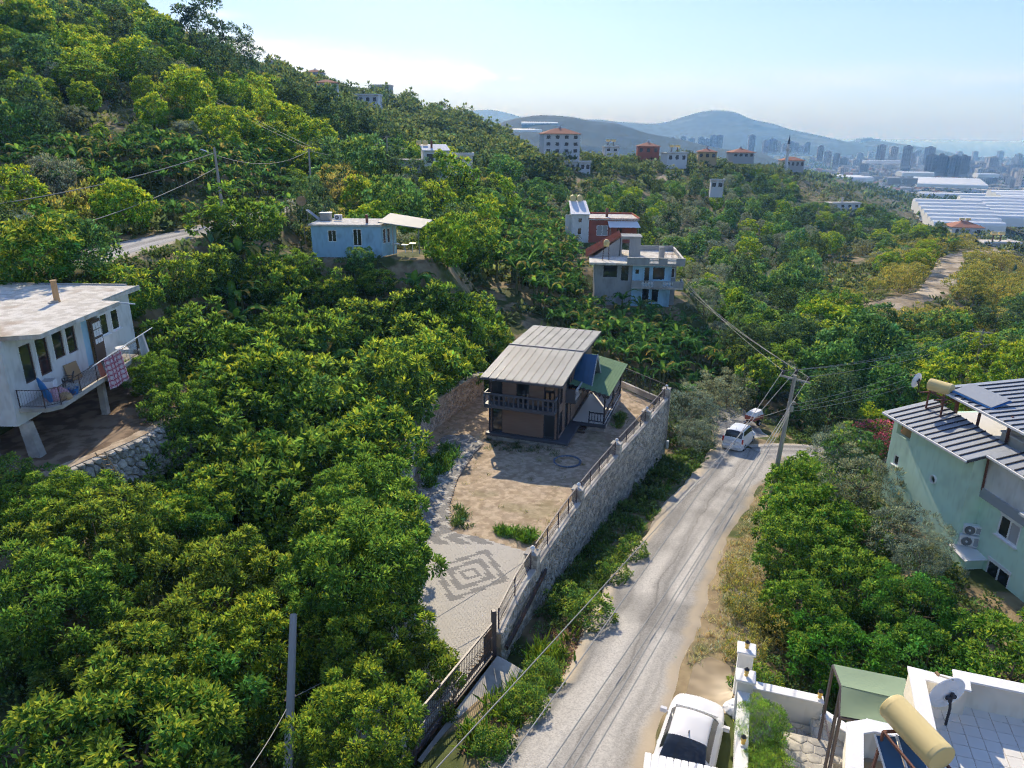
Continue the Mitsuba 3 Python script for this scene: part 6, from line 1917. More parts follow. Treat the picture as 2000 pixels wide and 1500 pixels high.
g = np.random.default_rng(21)
TW = []
for i in range(9):
    col = np.array([[.50, .49, .47], [.42, .41, .40], [.34, .33, .33], [.52, .47, .41], [.30, .31, .33], [.45, .47, .50], [.24, .24, .25], [.56, .55, .53], [.40, .36, .33]][i])
    m, c = tower_mesh(g, g.uniform(17, 24), g.uniform(15, 20), [44, 36, 50, 30, 46, 26, 40, 20, 33][i], col)
    scene[f'group_tower_{i}'] = {'type': 'shapegroup', 'block': mikit.ply(m, 'm_tower', False, color=c)}
    TW.append(f'group_tower_{i}')


def tower(u, v, y, label, group, i=None, s=1.0, rot=None):
    p = aty(u, v, y)
    p[2] = max(p[2], -118)
    key = thing('apartment_tower', label, 'apartment tower', group)
    i = int(g.integers(9)) if i is None else i
    scene[key] = {'type': 'instance', 'to_world': T().translate(p.tolist()).rotate([0, 0, 1], float(g.uniform(-40, 40) if rot is None else rot)).scale([s, s, s]), 'group': {'type': 'ref', 'id': TW[i]}}


LB = 'hazy apartment tower in the '
for u, v, y, i in ((1815, 338, 1650, 6), (1832, 338, 1660, 6), (1858, 340, 1650, 6), (1876, 340, 1640, 6)):
    tower(u, v, y, LB + 'dark pair nearest on the plain, right of the broad greenhouse', 'dark unfinished towers nearest on the plain', i, .95)
for u, v, i in ((1333, 288, 0), (1350, 288, 1), (1368, 289, 0), (1379, 289, 1), (1392, 289, 2), (1404, 289, 2)):
    tower(u, v, 3000, LB + 'row at the foot of the castle mountain', 'towers at the foot of the mountain', i, .95)
tower(1466, 294, 2750, 'tall dark tower standing alone before the castle mountain', None, 2, 1.05)
for k_ in range(16):
    tower(1495 + 5.6 * k_ + g.uniform(-3, 3), 294 + g.uniform(0, 5), 3100 + g.uniform(-250, 250), LB + 'pale row right of the minaret', 'towers right of the minaret', None, .9)
for u, v, y, i, s in ((1600, 312, 2300, 2, .8), (1615, 318, 2250, 0, .75), (1632, 322, 2200, 4, .7), (1718, 313, 2350, 2, .9), (1742, 315, 2300, 0, .95), (1768, 324, 2100, 2, 1.05), (1780, 318, 2250, 8, .8), (1812, 318, 2200, 4, .95)):
    tower(u, v, y, LB + 'scattered group in the middle of the plain', 'scattered towers in the middle of the plain', i, s)
for k_ in range(92):
    u = g.uniform(1640, 2010); y = g.uniform(2100, 4200)
    vb = 750 - 1388 * math.tan(math.radians(19.3) - math.atan(114 / y)) + .0092 * (u - 1000)
    tower(u, vb, y, LB + 'dense quarter between the plain and the sea', 'towers between the plain and the sea', None, float(g.uniform(.7, 1.25)))
for k_ in range(26):
    u = g.uniform(1880, 2010); y = g.uniform(1750, 2300)
    vb = 750 - 1388 * math.tan(math.radians(19.3) - math.atan(114 / y)) + .0092 * (u - 1000)
    tower(u, vb, y, LB + 'near group at the right edge', 'near towers at the right edge', None, float(g.uniform(.75, 1.15)))
for k_ in range(26):
    u = g.uniform(1140, 1330); y = g.uniform(2600, 3600)
    tower(u, 289 + g.uniform(-7, 4), y, LB + 'faint quarter below the near blue hill', 'faint towers below the near hill', None, float(g.uniform(.5, .9)))
# low town houses on the plain, too many and too small to count
ms, cs = [], []
for k_ in range(1900):
    y = 1500 * (2.9 ** g.random()); u = g.uniform(1120, 2030) if k_ % 3 == 0 else g.uniform(1580, 2030)
    x = (u - 1000) / 1388 * y * 1.03
    w, d, hh = g.uniform(10, 22), g.uniform(9, 16), g.uniform(4, 12) + (y > 2000) * g.uniform(0, 12)
    m = box(-w / 2, w / 2, -d / 2, d / 2, -8, hh, frame(x, y, gz(x, y) if y < 3200 else -114, g.uniform(-45, 45)))
    ms.append(m); cs.append(np.tile(np.array([.5, .48, .45]) * g.uniform(.5, 1.25) * (np.array([1, .62, .5]) if g.random() < .15 else 1), (8, 1)))
single('low_town', cat(ms), 'm_tower', 'hazy low town buildings spread over the plain between the towers', 'town', kind='stuff', color=np.vstack(cs))
# castle on the headland
p_ = aty(1694, 276, 6150)
k = thing('castle', 'block of castle walls on top of the blue headland', 'castle')
part(k, 'wall', cat([box(p_[0] - 70, p_[0] + 85, p_[1] - 40, p_[1] + 60, p_[2] - 12, p_[2] + 20), box(p_[0] - 20, p_[0] + 25, p_[1] - 30, p_[1] + 40, p_[2] + 20, p_[2] + 28)]), 'm_far_grey')
# ------------------------------------------------------------------ leaves
mat('m_leaf', {'type': 'principledthin', 'base_color': {'type': 'mesh_attribute', 'name': 'vertex_color'}, 'roughness': 0.42, 'eta': 1.45, 'diff_trans': 1.0, 'spec_trans': 0.0})
rough('m_bark', (0.16, 0.125, 0.09), 0.9, 0.1)


def unit(v):
    return v / (np.linalg.norm(v, axis=-1, keepdims=True) + 1e-12)


def leaves(p, d, nrm, length, width, col, fold=0.18, droop=0.0):
    """Folded leaves (four corners, two triangles): base p, pointing along d, facing nrm; length, width and colour per leaf."""
    n = len(p)
    d = unit(d)
    s = unit(np.cross(d, nrm)); up = np.cross(s, d)
    L, Wd = np.broadcast_to(length, (n,))[:, None], np.broadcast_to(width, (n,))[:, None]
    mid = p + d * L * .5
    v = np.stack([p, mid - s * Wd * .5 + up * fold * Wd, p + d * L - up * L * droop, mid + s * Wd * .5 + up * fold * Wd], 1).reshape(-1, 3)
    k = np.arange(n)[:, None] * 4
    f = np.concatenate([k + [0, 2, 1], k + [0, 3, 2]], 1).reshape(-1, 3)
    return v, f, np.repeat(col, 4, 0)


def join(ls):
    V, F, C, o = [], [], [], 0
    for v, f, c in ls:
        V.append(v); F.append(f + o); C.append(c); o += len(v)
    return np.vstack(V), np.vstack(F), np.vstack(C)


def sphere_dirs(g, n, up=0.0):
    d = g.normal(size=(n, 3)); d[:, 2] += up
    return unit(d)


def tints(g, n, c, spread=0.32, warm=0.18):
    """Leaf colours around c."""
    c = np.asarray(c, float)
    k = np.exp(g.normal(0, spread, (n, 1)))
    w = g.normal(0, warm, (n, 1))
    return np.clip(c * k * np.concatenate([1 + w, 1 + .25 * w, 1 - .5 * w], 1), 0.004, 0.8)


def crown(g, R, H0, H1, clumps, per, leaf, col, young=None, young_share=0.0, shape=1.0, rough_r=.22, droop=.3, aspect=.42, rc=None, upright=0.0, gloss_up=.55):
    """A crown as many leaf clumps over a lumpy egg from height H0 to H1. Returns (leaves, young leaves)."""
    hc, hz = (H0 + H1) / 2, (H1 - H0) / 2
    d = sphere_dirs(g, clumps * 3, .35)
    # spread evenly: greedy farthest picks
    pick = [0]; dist = np.full(len(d), 9.0)
    for _ in range(clumps - 1):
        dist = np.minimum(dist, np.linalg.norm(d - d[pick[-1]], axis=1)); pick.append(int(np.argmax(dist)))
    d = d[pick]
    bump = 1 + rough_r * g.normal(size=(clumps, 1))
    c = d * bump * [R, R, hz] * np.where(d[:, 2:] > 0, 1, .9)
    taper = 1 - (shape - 1) * np.clip(d[:, 2:], 0, 1) * .5 if shape > 1 else 1.0
    c[:, :2] *= taper
    c[:, 2] += hc
    rc = rc or R * 1.9 / math.sqrt(clumps)
    rcs = rc * g.uniform(.7, 1.3, clumps)
    n = clumps * per
    ci = np.repeat(np.arange(clumps), per)
    e = sphere_dirs(g, n, .5) + .65 * d[ci]
    e = unit(e)
    rad = rcs[ci][:, None] * g.uniform(.25, 1.05, (n, 1)) ** .6
    p = c[ci] + e * rad * [1, 1, .8]
    ld = unit(e * .8 + g.normal(0, .45, (n, 3)) + [0, 0, upright - droop])
    nr = unit(e * .6 + [0, 0, gloss_up] + g.normal(0, .35, (n, 3)))
    tone = (1 + .22 * g.normal(size=clumps))[ci][:, None]
    C = tints(g, n, col) * np.clip(tone, .5, 1.6)
    L = leaf * g.uniform(.7, 1.25, n)
    isy = np.zeros(n, bool)
    if young is not None:
        yc = g.random(clumps) < young_share * 2.2
        isy = yc[ci] & (e[:, 2] > .25) & (rad[:, 0] > .62 * rcs[ci]) & (g.random(n) < .75)
        C[isy] = tints(g, int(isy.sum()), young, .22, .2)
    out = leaves(p[~isy], ld[~isy], nr[~isy], L[~isy], L[~isy] * aspect, C[~isy], droop=.12)
    yo = leaves(p[isy], ld[isy] + [0, 0, .35], nr[isy], L[isy], L[isy] * aspect, C[isy], droop=.1) if isy.any() else None
    return out, yo


def trunk(g, H, r, R, limbs=5, lean=.06):
    top = np.array([g.normal(0, lean) * H, g.normal(0, lean) * H, H])
    P = [np.array([0, 0, -.6]), np.array([0, 0, 0.]), top * .5 + [g.normal(0, .05) * H, g.normal(0, .05) * H, 0], top]
    ms = [tube(P, [r * 1.35, r * 1.1, r * .8, r * .5], 7)]
    for k in range(limbs):
        a = 2 * math.pi * (k + g.random() * .6) / limbs
        s = top * g.uniform(.55, 1.0)
        e = np.array([math.cos(a) * R * .62, math.sin(a) * R * .62, H + g.uniform(.1, .6) * R])
        ms.append(tube([s, (s + e) / 2 + [0, 0, .12 * R], e], [r * .5, r * .36, r * .14], 5))
    return cat(ms)


VARIANTS = {}


def species(name, n, make):
    """n shapegroups of one kind; make(g, i) returns {part name: (mesh, bsdf, colour or None)}."""
    VARIANTS[name] = []
    for i in range(n):
        g = np.random.default_rng(abs(hash_name(name)) % 9973 + i * 131)
        grp = {'type': 'shapegroup'}
        for k, (m, b, c) in make(g, i).items():
            grp[k] = mikit.ply(m, b, False if c is not None else True, color=c)
        key = f'group_{name}_{i}'
        scene[key] = grp
        VARIANTS[name].append(key)


def hash_name(s):
    h = 0
    for ch in s:
        h = (h * 131 + ord(ch)) % 1000003
    return h


def plant(kind, name, x, y, label, category, group, scale=1.0, z=None, sz=None, variant=None, rot=None, g=rng):
    v = VARIANTS[kind]
    key = thing(name, label, category, group)
    grp = v[int(g.integers(len(v))) if variant is None else variant % len(v)]
    z = gz(x, y) if z is None else z
    tw = T().translate([float(x), float(y), float(z)]).rotate([0, 0, 1], float(g.uniform(0, 360) if rot is None else rot)).scale([float(scale), float(scale), float(scale * (sz or 1))])
    scene[key] = {'type': 'instance', 'to_world': tw, 'group': {'type': 'ref', 'id': grp}}
    return key


def tree_parts(cr, yo, tk):
    d = {'crown': (cr[:2], 'm_leaf', cr[2]), 'trunk': (tk, 'm_bark', None)}
    if yo is not None:
        d['young_leaves'] = (yo[:2], 'm_leaf', yo[2])
    return d


def mk(R, H0, H1, cl, per, leaf, col, young=None, ys=0., tr=.13, limbs=5, **k):
    def f(g, i):
        s = g.uniform(.92, 1.08)
        c = np.asarray(col, float) * np.exp(g.normal(0, .1, 3) * [1, .6, 1])
        cr, yo = crown(g, R * s, H0, H1 * g.uniform(.94, 1.06), cl, per, leaf, c, young[i % len(young)] if isinstance(young, list) else young, ys * g.uniform(.5, 1.5), **k)
        return tree_parts(cr, yo, trunk(g, H0 + .35 * (H1 - H0), tr, R, limbs))
    return f


YG, OR = (0.40, 0.50, 0.055), (0.50, 0.34, 0.07)
AVO = (0.105, 0.215, 0.042)
# near grove trees with large glossy leaves; farther ones with fewer, larger leaves
species('avocado_near', 6, mk(2.7, .9, 5.4, 78, 210, .245, AVO, [YG, (0.30, 0.44, 0.06), (.36, .46, .06), YG, (.26, .42, .06), (.34, .44, .06)], .38, rough_r=.23, aspect=.40, rc=.56))
species('avocado', 6, mk(2.7, .9, 5.2, 60, 75, .42, AVO, [YG, (0.28, 0.42, 0.05), YG, (.38, .44, .06), YG, (.26, .40, .06)], .45, rough_r=.23, aspect=.42, rc=.62))
species('broadleaf', 6, mk(2.9, .7, 6.0, 54, 46, .52, (0.125, 0.24, 0.078), (0.30, 0.42, 0.08), .16, rough_r=.16, aspect=.5, rc=.72))
species('bright_broadleaf', 3, mk(2.9, .6, 6.2, 60, 64, .44, (0.18, 0.32, 0.045), (.46, .54, .05), .55, rough_r=.14, aspect=.5, rc=.68))
species('dark_tree', 4, mk(2.8, .8, 8.0, 64, 60, .42, (0.075, 0.140, 0.062), (.15, .22, .07), .15, rough_r=.20, aspect=.45, rc=.75, shape=1.3))
species('olive', 4, mk(2.4, .6, 4.2, 48, 90, .26, (0.20, 0.255, 0.165), (.32, .37, .23), .2, rough_r=.2, aspect=.28, rc=.62, upright=.6))
species('dry_shrub', 3, mk(1.5, .05, 2.2, 30, 60, .24, (0.27, 0.27, 0.085), (.46, .42, .09), .4, tr=.05, rough_r=.22, aspect=.36, upright=.7))
species('green_shrub', 4, mk(1.3, .0, 1.7, 30, 70, .22, (0.12, 0.235, 0.05), (.34, .44, .07), .35, tr=.05, rough_r=.2, aspect=.5))
species('citrus', 5, mk(2.1, .35, 3.6, 64, 130, .20, (0.100, 0.235, 0.040), (.28, .42, .06), .30, rough_r=.13, aspect=.5, rc=.48, tr=.09))
species('far_tree', 6, mk(3.0, .3, 5.8, 34, 16, 1.0, (0.105, 0.165, 0.068), (.22, .28, .09), .25, rough_r=.18, aspect=.6, rc=.95))
species('garden_conifer', 2, mk(1.5, .0, 4.2, 60, 120, .22, (0.20, 0.36, 0.06), (.34, .50, .08), .4, rough_r=.1, aspect=.2, rc=.5, upright=1.2, tr=.05))
species('tall_conifer', 2, mk(1.6, .4, 9.5, 46, 60, .36, (0.06, 0.115, 0.05), None, 0, shape=2.4, rough_r=.12, aspect=.3, rc=.55, upright=.5))


def banana(g, i, nl=13, seg=9):
    """One banana plant: a fat stem, arching torn leaves."""
    H = g.uniform(1.5, 2.3)
    V, F, C, o = [], [], [], 0
    for k in range(nl):
        a = k * 2.4 + g.normal(0, .3)
        new = k >= nl - 1
        Ln = g.uniform(1.3, 2.3) * (.6 if new else 1)
        w = g.uniform(.15, .23)
        e0 = g.uniform(1.15, 1.4) if new else g.uniform(.55, 1.15)
        bend = (.45 if new else g.uniform(1.5, 3.0))
        hd = np.array([math.cos(a), math.sin(a), 0]); sd = np.array([-math.sin(a), math.cos(a), 0])
        p = np.array([0, 0, H]) + hd * .07
        col = np.array([.18, .34, .05]) if new else np.array([.085, .20, .05]) * np.exp(g.normal(0, .28))
        if not new and g.random() < .12:
            col = np.array([.36, .32, .09])
        pts = []
        for s in range(seg + 1):
            t = s / seg
            e = e0 - bend * t * t - .15 * t
            step = Ln / seg
            pts.append(p.copy())
            p = p + (hd * math.cos(e) + np.array([0, 0, math.sin(e)])) * step
        pts = np.array(pts)
        fold = .25 if new else g.uniform(-.25, .35)
        for side in (-1, 1):
            # the blade is torn into strips along its ribs
            for s in range(seg):
                t0, t1 = s / seg, (s + 1) / seg
                wd = lambda t: w * min(1, (t + .05) * 5) * min(1, (1.03 - t) * 3.2)
                tear = g.normal(0, .22, 3) * (0 if new else 1)
                a0, a1 = pts[s], pts[s + 1]
                up = np.array([0, 0, 1.0])
                b0 = a0 + side * sd * wd(t0) + up * (fold + tear[0]) * wd(t0) + hd * .06
                b1 = a1 + side * sd * wd(t1) + up * (fold + tear[1]) * wd(t1) + hd * .06
                if not new and g.random() < .6:
                    b1 = b1 - (a1 - a0) * g.uniform(.08, .3)
                V += [a0, a1, b1, b0]; F += [[o, o + 1, o + 2], [o, o + 2, o + 3]] if side > 0 else [[o, o + 2, o + 1], [o, o + 3, o + 2]]
                cc = col * np.exp(g.normal(0, .10)) * (1.0 if not (t0 > .7 and g.random() < .2) else np.array([2.2, 1.2, .9]))
                C += [cc * 1.25, cc * 1.25, cc, cc]; o += 4
    stem = tube([[0, 0, -.3], [0, 0, .4], [.02, 0, H * .7], [0, 0, H + .1]], [.14, .125, .1, .05], 7)
    return {'leaf_crown': ((np.array(V), np.array(F)), 'm_leaf', np.clip(np.array(C), 0, .8)), 'stem': (stem, 'm_banana_stem', None)}


rough('m_banana_stem', (0.14, 0.15, 0.06), 0.7, 0.2)
species('banana', 8, banana)
# ------------------------------------------------------------------ planting
AVOID = [YARD.buffer(.35), sg.LineString(ROAD_C[:, :2]).buffer(2.9), sg.LineString(BRANCH[:, :2]).buffer(2.2), sg.LineString(UPPER[:, :2]).buffer(2.9),
         sg.LineString(TRACK[:, :2]).buffer(3.4), sg.LineString(FARROAD[:, :2]).buffer(3)] + list(FOOTPRINTS)
AVOID_U = shapely.union_all(AVOID)
def px_region(poly, h=2.0):
    """World outline of a region surveyed as sight lines onto the canopy."""
    pts = []
    n = len(poly)
    for i in range(n):
        a, b = np.array(poly[i], float), np.array(poly[(i + 1) % n], float)
        for t in (0, .25, .5, .75):
            q = on_ground(*(a + (b - a) * t), h)
            if q is not None:
                pts.append(q[:2])
    return sg.Polygon(pts).buffer(0)


CLEAR = [sg.Polygon([(-6.6, 10), (-3.5, 10), (-3.5, 27), (-6.6, 27)]), sg.Polygon([(-24.6, 31.0), (-22.9, 31.0), (-21.2, 34), (-21.2, 38), (-22.6, 41), (-24, 46), (-27, 46), (-27, 34)]), sg.Polygon([(-1.6, 17), (-.4, 19.6), (1.2, 23), (2.4, 23), (.6, 16.5), (-1.2, 15.5)]),
         px_region([(165, 200), (250, 195), (330, 240), (300, 255), (190, 235)], 0), px_region([(190, 125), (270, 130), (285, 180), (210, 185)], 0), px_region([(330, 180), (380, 190), (370, 240), (330, 235)], 0), px_region([(820, 205), (900, 215), (880, 235), (815, 232)], 0),
         px_region([(1570, 505), (1700, 500), (1740, 560), (1640, 600)], 0), px_region([(1180, 345), (1250, 350), (1260, 372), (1190, 375)], 0),sg.LineString([(-7.3, 20.4), (-4.2, 9)]).buffer(1.9), sg.LineString([(17.2, 41.9), (13.6, 33)]).buffer(1.1)]      # open ground before the two near poles
HOUSES_FAR = [(x, y) for k, (x, y) in FAR_SPOTS]
CLEAR_U = shapely.union_all(CLEAR + [sg.LineString([(x, y), (x * .93, y * .93)]).buffer(5) for x, y in HOUSES_FAR])
PLANTED = []      # (x, y, radius) of everything planted so far
LANDMARKS = [('the sliding gate', -1.8, 20.3), ('the bare grey pole', -7.4, 19.5), ('the rubble wall', -22.0, 38), ('the near corner of the white house', -25.6, 34), ('the far corner of the white house', -25.3, 47), ('the garden wall bend', -6.5, 43), ('the rear of the wooden house', 1, 60), ('the wooden house balcony', -4, 49),
             ('the blue house', -17, 74), ('the grey canopy', -10, 75), ('the upper road', -30, 68), ('the left end of the upper road', -42, 60), ('the street lamp', -34, 85), ('the concrete house', 15, 95), ('the red house', 13, 123), ('the round yellow-green tree', -7, 80), ('the white garden wall', 9, 18.5), ('the green pergola', 10.2, 16.5), ('the leaning pole', 17.2, 42),
             ('the round window', 21, 34), ('the air conditioners', 21.5, 29.5), ('the broom bushes', 11, 28), ('the silver van', 18.5, 54), ('the road junction', 21, 55), ('the scrub pole', 60, 88), ('the dirt track', 70, 125), ('the top of the dirt track', 118, 190), ('the bougainvillea', 25, 42),
             ('the sloping-roofed house', -16, 150), ('the three-storey spur house', 16, 255), ('the low white spur house', 20, 235), ('the bend of the far road', 66, 300), ('the red-tiled field house', 189, 300), ('the white hut', 60, 240), ('the thin crossarm pole', -31, 112), ('the top of the hill field', -80, 118)]
ORD = ['', 'second ', 'third ', 'fourth ', 'fifth ', 'sixth ', 'seventh ', 'eighth ', 'ninth ', 'tenth ']


def single_out(batch, what, most=10):
    """Each tree named by its rank of nearness to something one can find; batch: [(key, x, y)]."""
    P = np.array([(x, y) for _, x, y in batch])
    got = {}
    c = []
    for nm, lx, ly in LANDMARKS:
        d = np.hypot(P[:, 0] - lx, P[:, 1] - ly)
        for r, i in enumerate(np.argsort(d)[:most]):
            c.append((r, d[i], i, nm))
    for r, d, i, nm in sorted(c):
        if i not in got and d < 45 + .3 * np.hypot(*P[i]):
            got[i] = f'{what}, {ORD[r]}nearest to {nm}'
    for i, s in got.items():
        labels[batch[i][0]]['label'] = s
    return len(got)


def scatter(region, spacing, gap=1.0, margin=0.0, most=9999, g=rng):
    """Poisson-disc points in a world region, clear of roads, buildings and what is planted."""
    region = region.difference(AVOID_U.buffer(margin)).difference(CLEAR_U)
    if region.is_empty:
        return []
    x0, y0, x1, y1 = region.bounds
    out = []
    tries = min(40000, int((x1 - x0) * (y1 - y0) / spacing ** 2 * 22) + 50)
    c = np.stack([g.uniform(x0, x1, tries), g.uniform(y0, y1, tries)], -1)
    c = c[shapely.contains_xy(region, c[:, 0], c[:, 1])]
    cell = {}
    if PLANTED:
        pl = np.array(PLANTED)
        tr = cKDTree(pl[:, :2])
        near = tr.query_ball_point(c, 7)
        c = np.array([p for p, nb in zip(c, near) if not nb or (np.hypot(pl[nb, 0] - p[0], pl[nb, 1] - p[1]) > pl[nb, 2] + gap).all()]).reshape(-1, 2)
    for p in c:
        k = (int(p[0] // spacing), int(p[1] // spacing))
        if any(np.hypot(*(q - p)) < spacing for a in (-1, 0, 1) for b in (-1, 0, 1) for q in cell.get((k[0] + a, k[1] + b), [])):
            continue
        cell.setdefault(k, []).append(p); out.append(p)
        if len(out) >= most:
            break
    return out


def one(kind, name, u, v, h, label, category='tree', group=None, scale=1.0, sz=None, far=900, r=1.5, variant=None):
    """A single plant whose middle (height h above the ground) is seen at (u, v)."""
    q = on_ground(u, v, h, far)
    if q is None:
        return None
    PLANTED.append((q[0], q[1], r))
    return plant(kind, name, q[0], q[1], label, category, group, scale, sz=sz, variant=variant)


# what the photograph shows open to view: no crown may stand before it (u0, v0, u1, v1, distance ahead)
OPEN = [(590, 665, 735, 790, 43), (790, 560, 885, 630, 57), (430, 610, 515, 690, 46), (488, 492, 560, 540, 54), (1530, 792, 1625, 880, 47), (285, 272, 560, 385, 88), (0, 250, 150, 285, 88), (190, 130, 280, 180, 118), (175, 198, 310, 240, 112), (272, 450, 390, 482, 64), (620, 412, 832, 478, 72), (1145, 462, 1335, 566, 86), (1110, 398, 1240, 462, 118), (862, 1085, 965, 1440, 17.5), (840, 1290, 960, 1440, 17), (135, 880, 280, 935, 35), (0, 560, 232, 860, 33), (1738, 820, 1890, 1000, 29), (1850, 1000, 2000, 1120, 27),
        (1812, 385, 2000, 436, 505), (1690, 505, 1880, 600, 125), (1835, 495, 1885, 520, 160), (1408, 824, 1484, 868, 52), (410, 285, 435, 350, 84), (598, 288, 610, 340, 110), (1885, 640, 1950, 765, 86), (1860, 444, 1925, 462, 295), (1905, 470, 1990, 490, 225), (1625, 394, 1690, 406, 320), (1290, 318, 1325, 350, 270), (1560, 338, 1760, 395, 700),
        (1720, 845, 1760, 880, 40), (850, 900, 905, 1000, 36), (1790, 750, 1900, 800, 30), (548, 1190, 596, 1480, 20.8), (830, 288, 870, 325, 148), (1070, 262, 1130, 300, 250), (1105, 318, 1150, 334, 232), (1240, 282, 1345, 318, 300), (1360, 292, 1400, 312, 325), (1430, 295, 1480, 309, 340), (1520, 290, 1570, 328, 440), (700, 190, 735, 203, 295), (880, 300, 915, 320, 158)]
SIZE = {'avocado_near': (2.9, 5.4), 'avocado': (2.9, 5.2), 'broadleaf': (3.0, 6.0), 'bright_broadleaf': (3.0, 6.2), 'dark_tree': (2.7, 8.0), 'olive': (2.5, 4.2), 'dry_shrub': (1.6, 2.2), 'citrus': (2.2, 3.6), 'far_tree': (3.2, 5.8), 'banana': (1.9, 3.3)}


def fits(kind, x, y, z, s, q):
    """The largest scale, up to s, at which this plant leaves open what should be seen past it; None if none does."""
    R, H = SIZE[kind]
    for f in (1.0, .78, .6):
        c = np.array([x, y, z + .55 * H * s * f * q])
        Z = c @ FWD
        u, v = 1000 + 1388 * (c @ RGT) / Z, 750 - 1388 * (c @ UPV) / Z
        a, b = R * s * f * .85 * 1388 / Z, H * .5 * s * f * q * 1388 / Z
        if not any(d > y and u + a > u0 and u - a < u1 and v + b > v0 and v - b * .9 < v1 for u0, v0, u1, v1, d in OPEN):
            return s * f
    return None


LOOK = {'broadleaf': 'mid-green bushy tree', 'dark_tree': 'dark green upright tree', 'olive': 'grey-green olive-like tree', 'bright_broadleaf': 'yellow-green leafy tree', 'avocado': 'glossy tree with yellow shoots', 'far_tree': 'hazy green tree'}


def many(kind, name, poly, spacing, label, group, scale=(.85, 1.15), h=2.0, r=1.0, gap=.6, margin=.8, category='tree', most=9999, sz=(.9, 1.1), world=None, singly=300, rest=None, apart=None):
    """Plants over a region. Of a crowd, the `singly` that show largest are things; the others join one mass of plants (rest: its name and label).
    kinds given as a list get a label each by their look; apart: what they are called when each is singled out."""
    reg = world if world is not None else px_region(poly, h)
    pts = []
    for p in scatter(reg, spacing, gap, margin, most):
        z = gz(*p)
        if sees((p[0], p[1], z + h)):
            pts.append((float(np.hypot(*p)), p[0], p[1], z))
            PLANTED.append((p[0], p[1], r))
    pts.sort()
    batch = []
    for i, (d, x, y, z) in enumerate(pts):
        s = float(rng.uniform(*scale)); q = float(rng.uniform(*sz))
        k = kind if isinstance(kind, str) else kind[int(rng.integers(len(kind)))]
        s = fits(k, x, y, z, s, q)
        if s is None:
            continue
        if i < singly:
            lb, gr = label, group
            if not isinstance(kind, str):
                lb, gr = LOOK[k] + ' ' + label, LOOK[k] + 's ' + group
            batch.append((plant(k, name, x, y, lb, category, gr, s, z=z, sz=q), x, y))
        elif rest:
            v = VARIANTS[k]
            key = key_for(rest[0] + '__' + name)
            scene[key] = {'type': 'instance', 'to_world': T().translate([float(x), float(y), z]).rotate([0, 0, 1], float(rng.uniform(0, 360))).scale([s, s, s * q]), 'group': {'type': 'ref', 'id': v[int(rng.integers(len(v)))]}}
            labels[rest[0]] = {'label': rest[1], 'category': rest[2], 'kind': 'stuff'}
    if apart and batch:
        single_out(batch, apart)
    return len(pts)


# banana clumps and marked trees first, then the masses round them
BAN = 'banana plant with arching leaves '
BREST = ('banana_field', 'dense banana plants filling the far parts of the plantations', 'banana plants')
for u, v, n in ((640, 735, 7), (690, 760, 4), (500, 515, 2), (535, 530, 1), (830, 590, 6), (780, 610, 3), (440, 660, 4), (480, 690, 3), (600, 660, 2), (460, 600, 2), (1000, 520, 4), (1040, 500, 3)):
    for k in range(n):
        a = rng.uniform(0, 6.28)
        one('banana', 'banana_plant', u + 30 * math.cos(a) * (k > 0), v + 20 * math.sin(a) * (k > 0), 2.2, BAN + 'growing among the avocado trees', 'banana plant', 'banana plants among the avocado trees', scale=float(rng.uniform(1.2, 1.7)), r=1.5)
PL2 = [(985, 400), (1060, 385), (1110, 440), (1150, 540), (1250, 590), (1400, 650), (1420, 720), (1330, 760), (1220, 700), (1130, 645), (1070, 600), (1000, 520)]
PL1 = [(0, 320), (60, 270), (280, 262), (420, 280), (545, 320), (570, 400), (440, 435), (330, 405), (230, 385), (170, 370), (100, 350)]
n2 = many('banana', 'banana_plant', PL2, 1.5, BAN + 'in the plantation behind the dark wooden house', 'banana plants behind the dark wooden house', (.85, 1.2), 2.2, .6, .3, .9, 'banana plant', singly=150, rest=BREST)
n1 = many('banana', 'banana_plant', PL1, 1.7, BAN + 'in the plantation on the upper left terrace', 'banana plants on the upper left terrace', (.9, 1.25), 2.2, .6, .3, .8, 'banana plant', singly=85, rest=BREST)
n3 = many('banana', 'banana_plant', [(1560, 630), (1640, 610), (1780, 640), (1830, 690), (1740, 725), (1640, 710)], 1.7, BAN + 'in the small plot beyond the road junction', 'banana plants beyond the road junction', (.8, 1.1), 2.2, .6, .3, .8, 'banana plant', singly=24, rest=BREST)
n3 += many('banana', 'banana_plant', [(1730, 460), (1800, 445), (1880, 462), (1860, 480), (1760, 478)], 2.4, BAN, '', (1.0, 1.4), 2.2, .8, .3, .8, 'banana plant', singly=0, rest=BREST)
n3 += many('banana', 'banana_plant', [(1440, 345), (1540, 345), (1640, 360), (1720, 410), (1640, 395), (1520, 375)], 3.0, BAN, '', (1.1, 1.5), 2.2, .8, .3, .8, 'banana plant', most=260, singly=0, rest=BREST)
print('bananas', n1, n2, n3)
GROVE = [(0, 1500), (0, 490), (240, 480), (420, 500), (620, 480), (760, 500), (960, 590), (1010, 680), (935, 780), (850, 850), (815, 1000), (800, 1080), (835, 1180), (850, 1290), (830, 1400), (790, 1500)]
AV = 'avocado tree with glossy leaves and yellow shoots'
gp = px_region(GROVE, 3.4).union(sg.Polygon([(-13, 11), (-3.8, 11), (-5.6, 30), (-15, 20)]))
near = gp.intersection(sg.box(-60, 5, 30, 34)); mid = gp.intersection(sg.box(-80, 34, 30, 95))
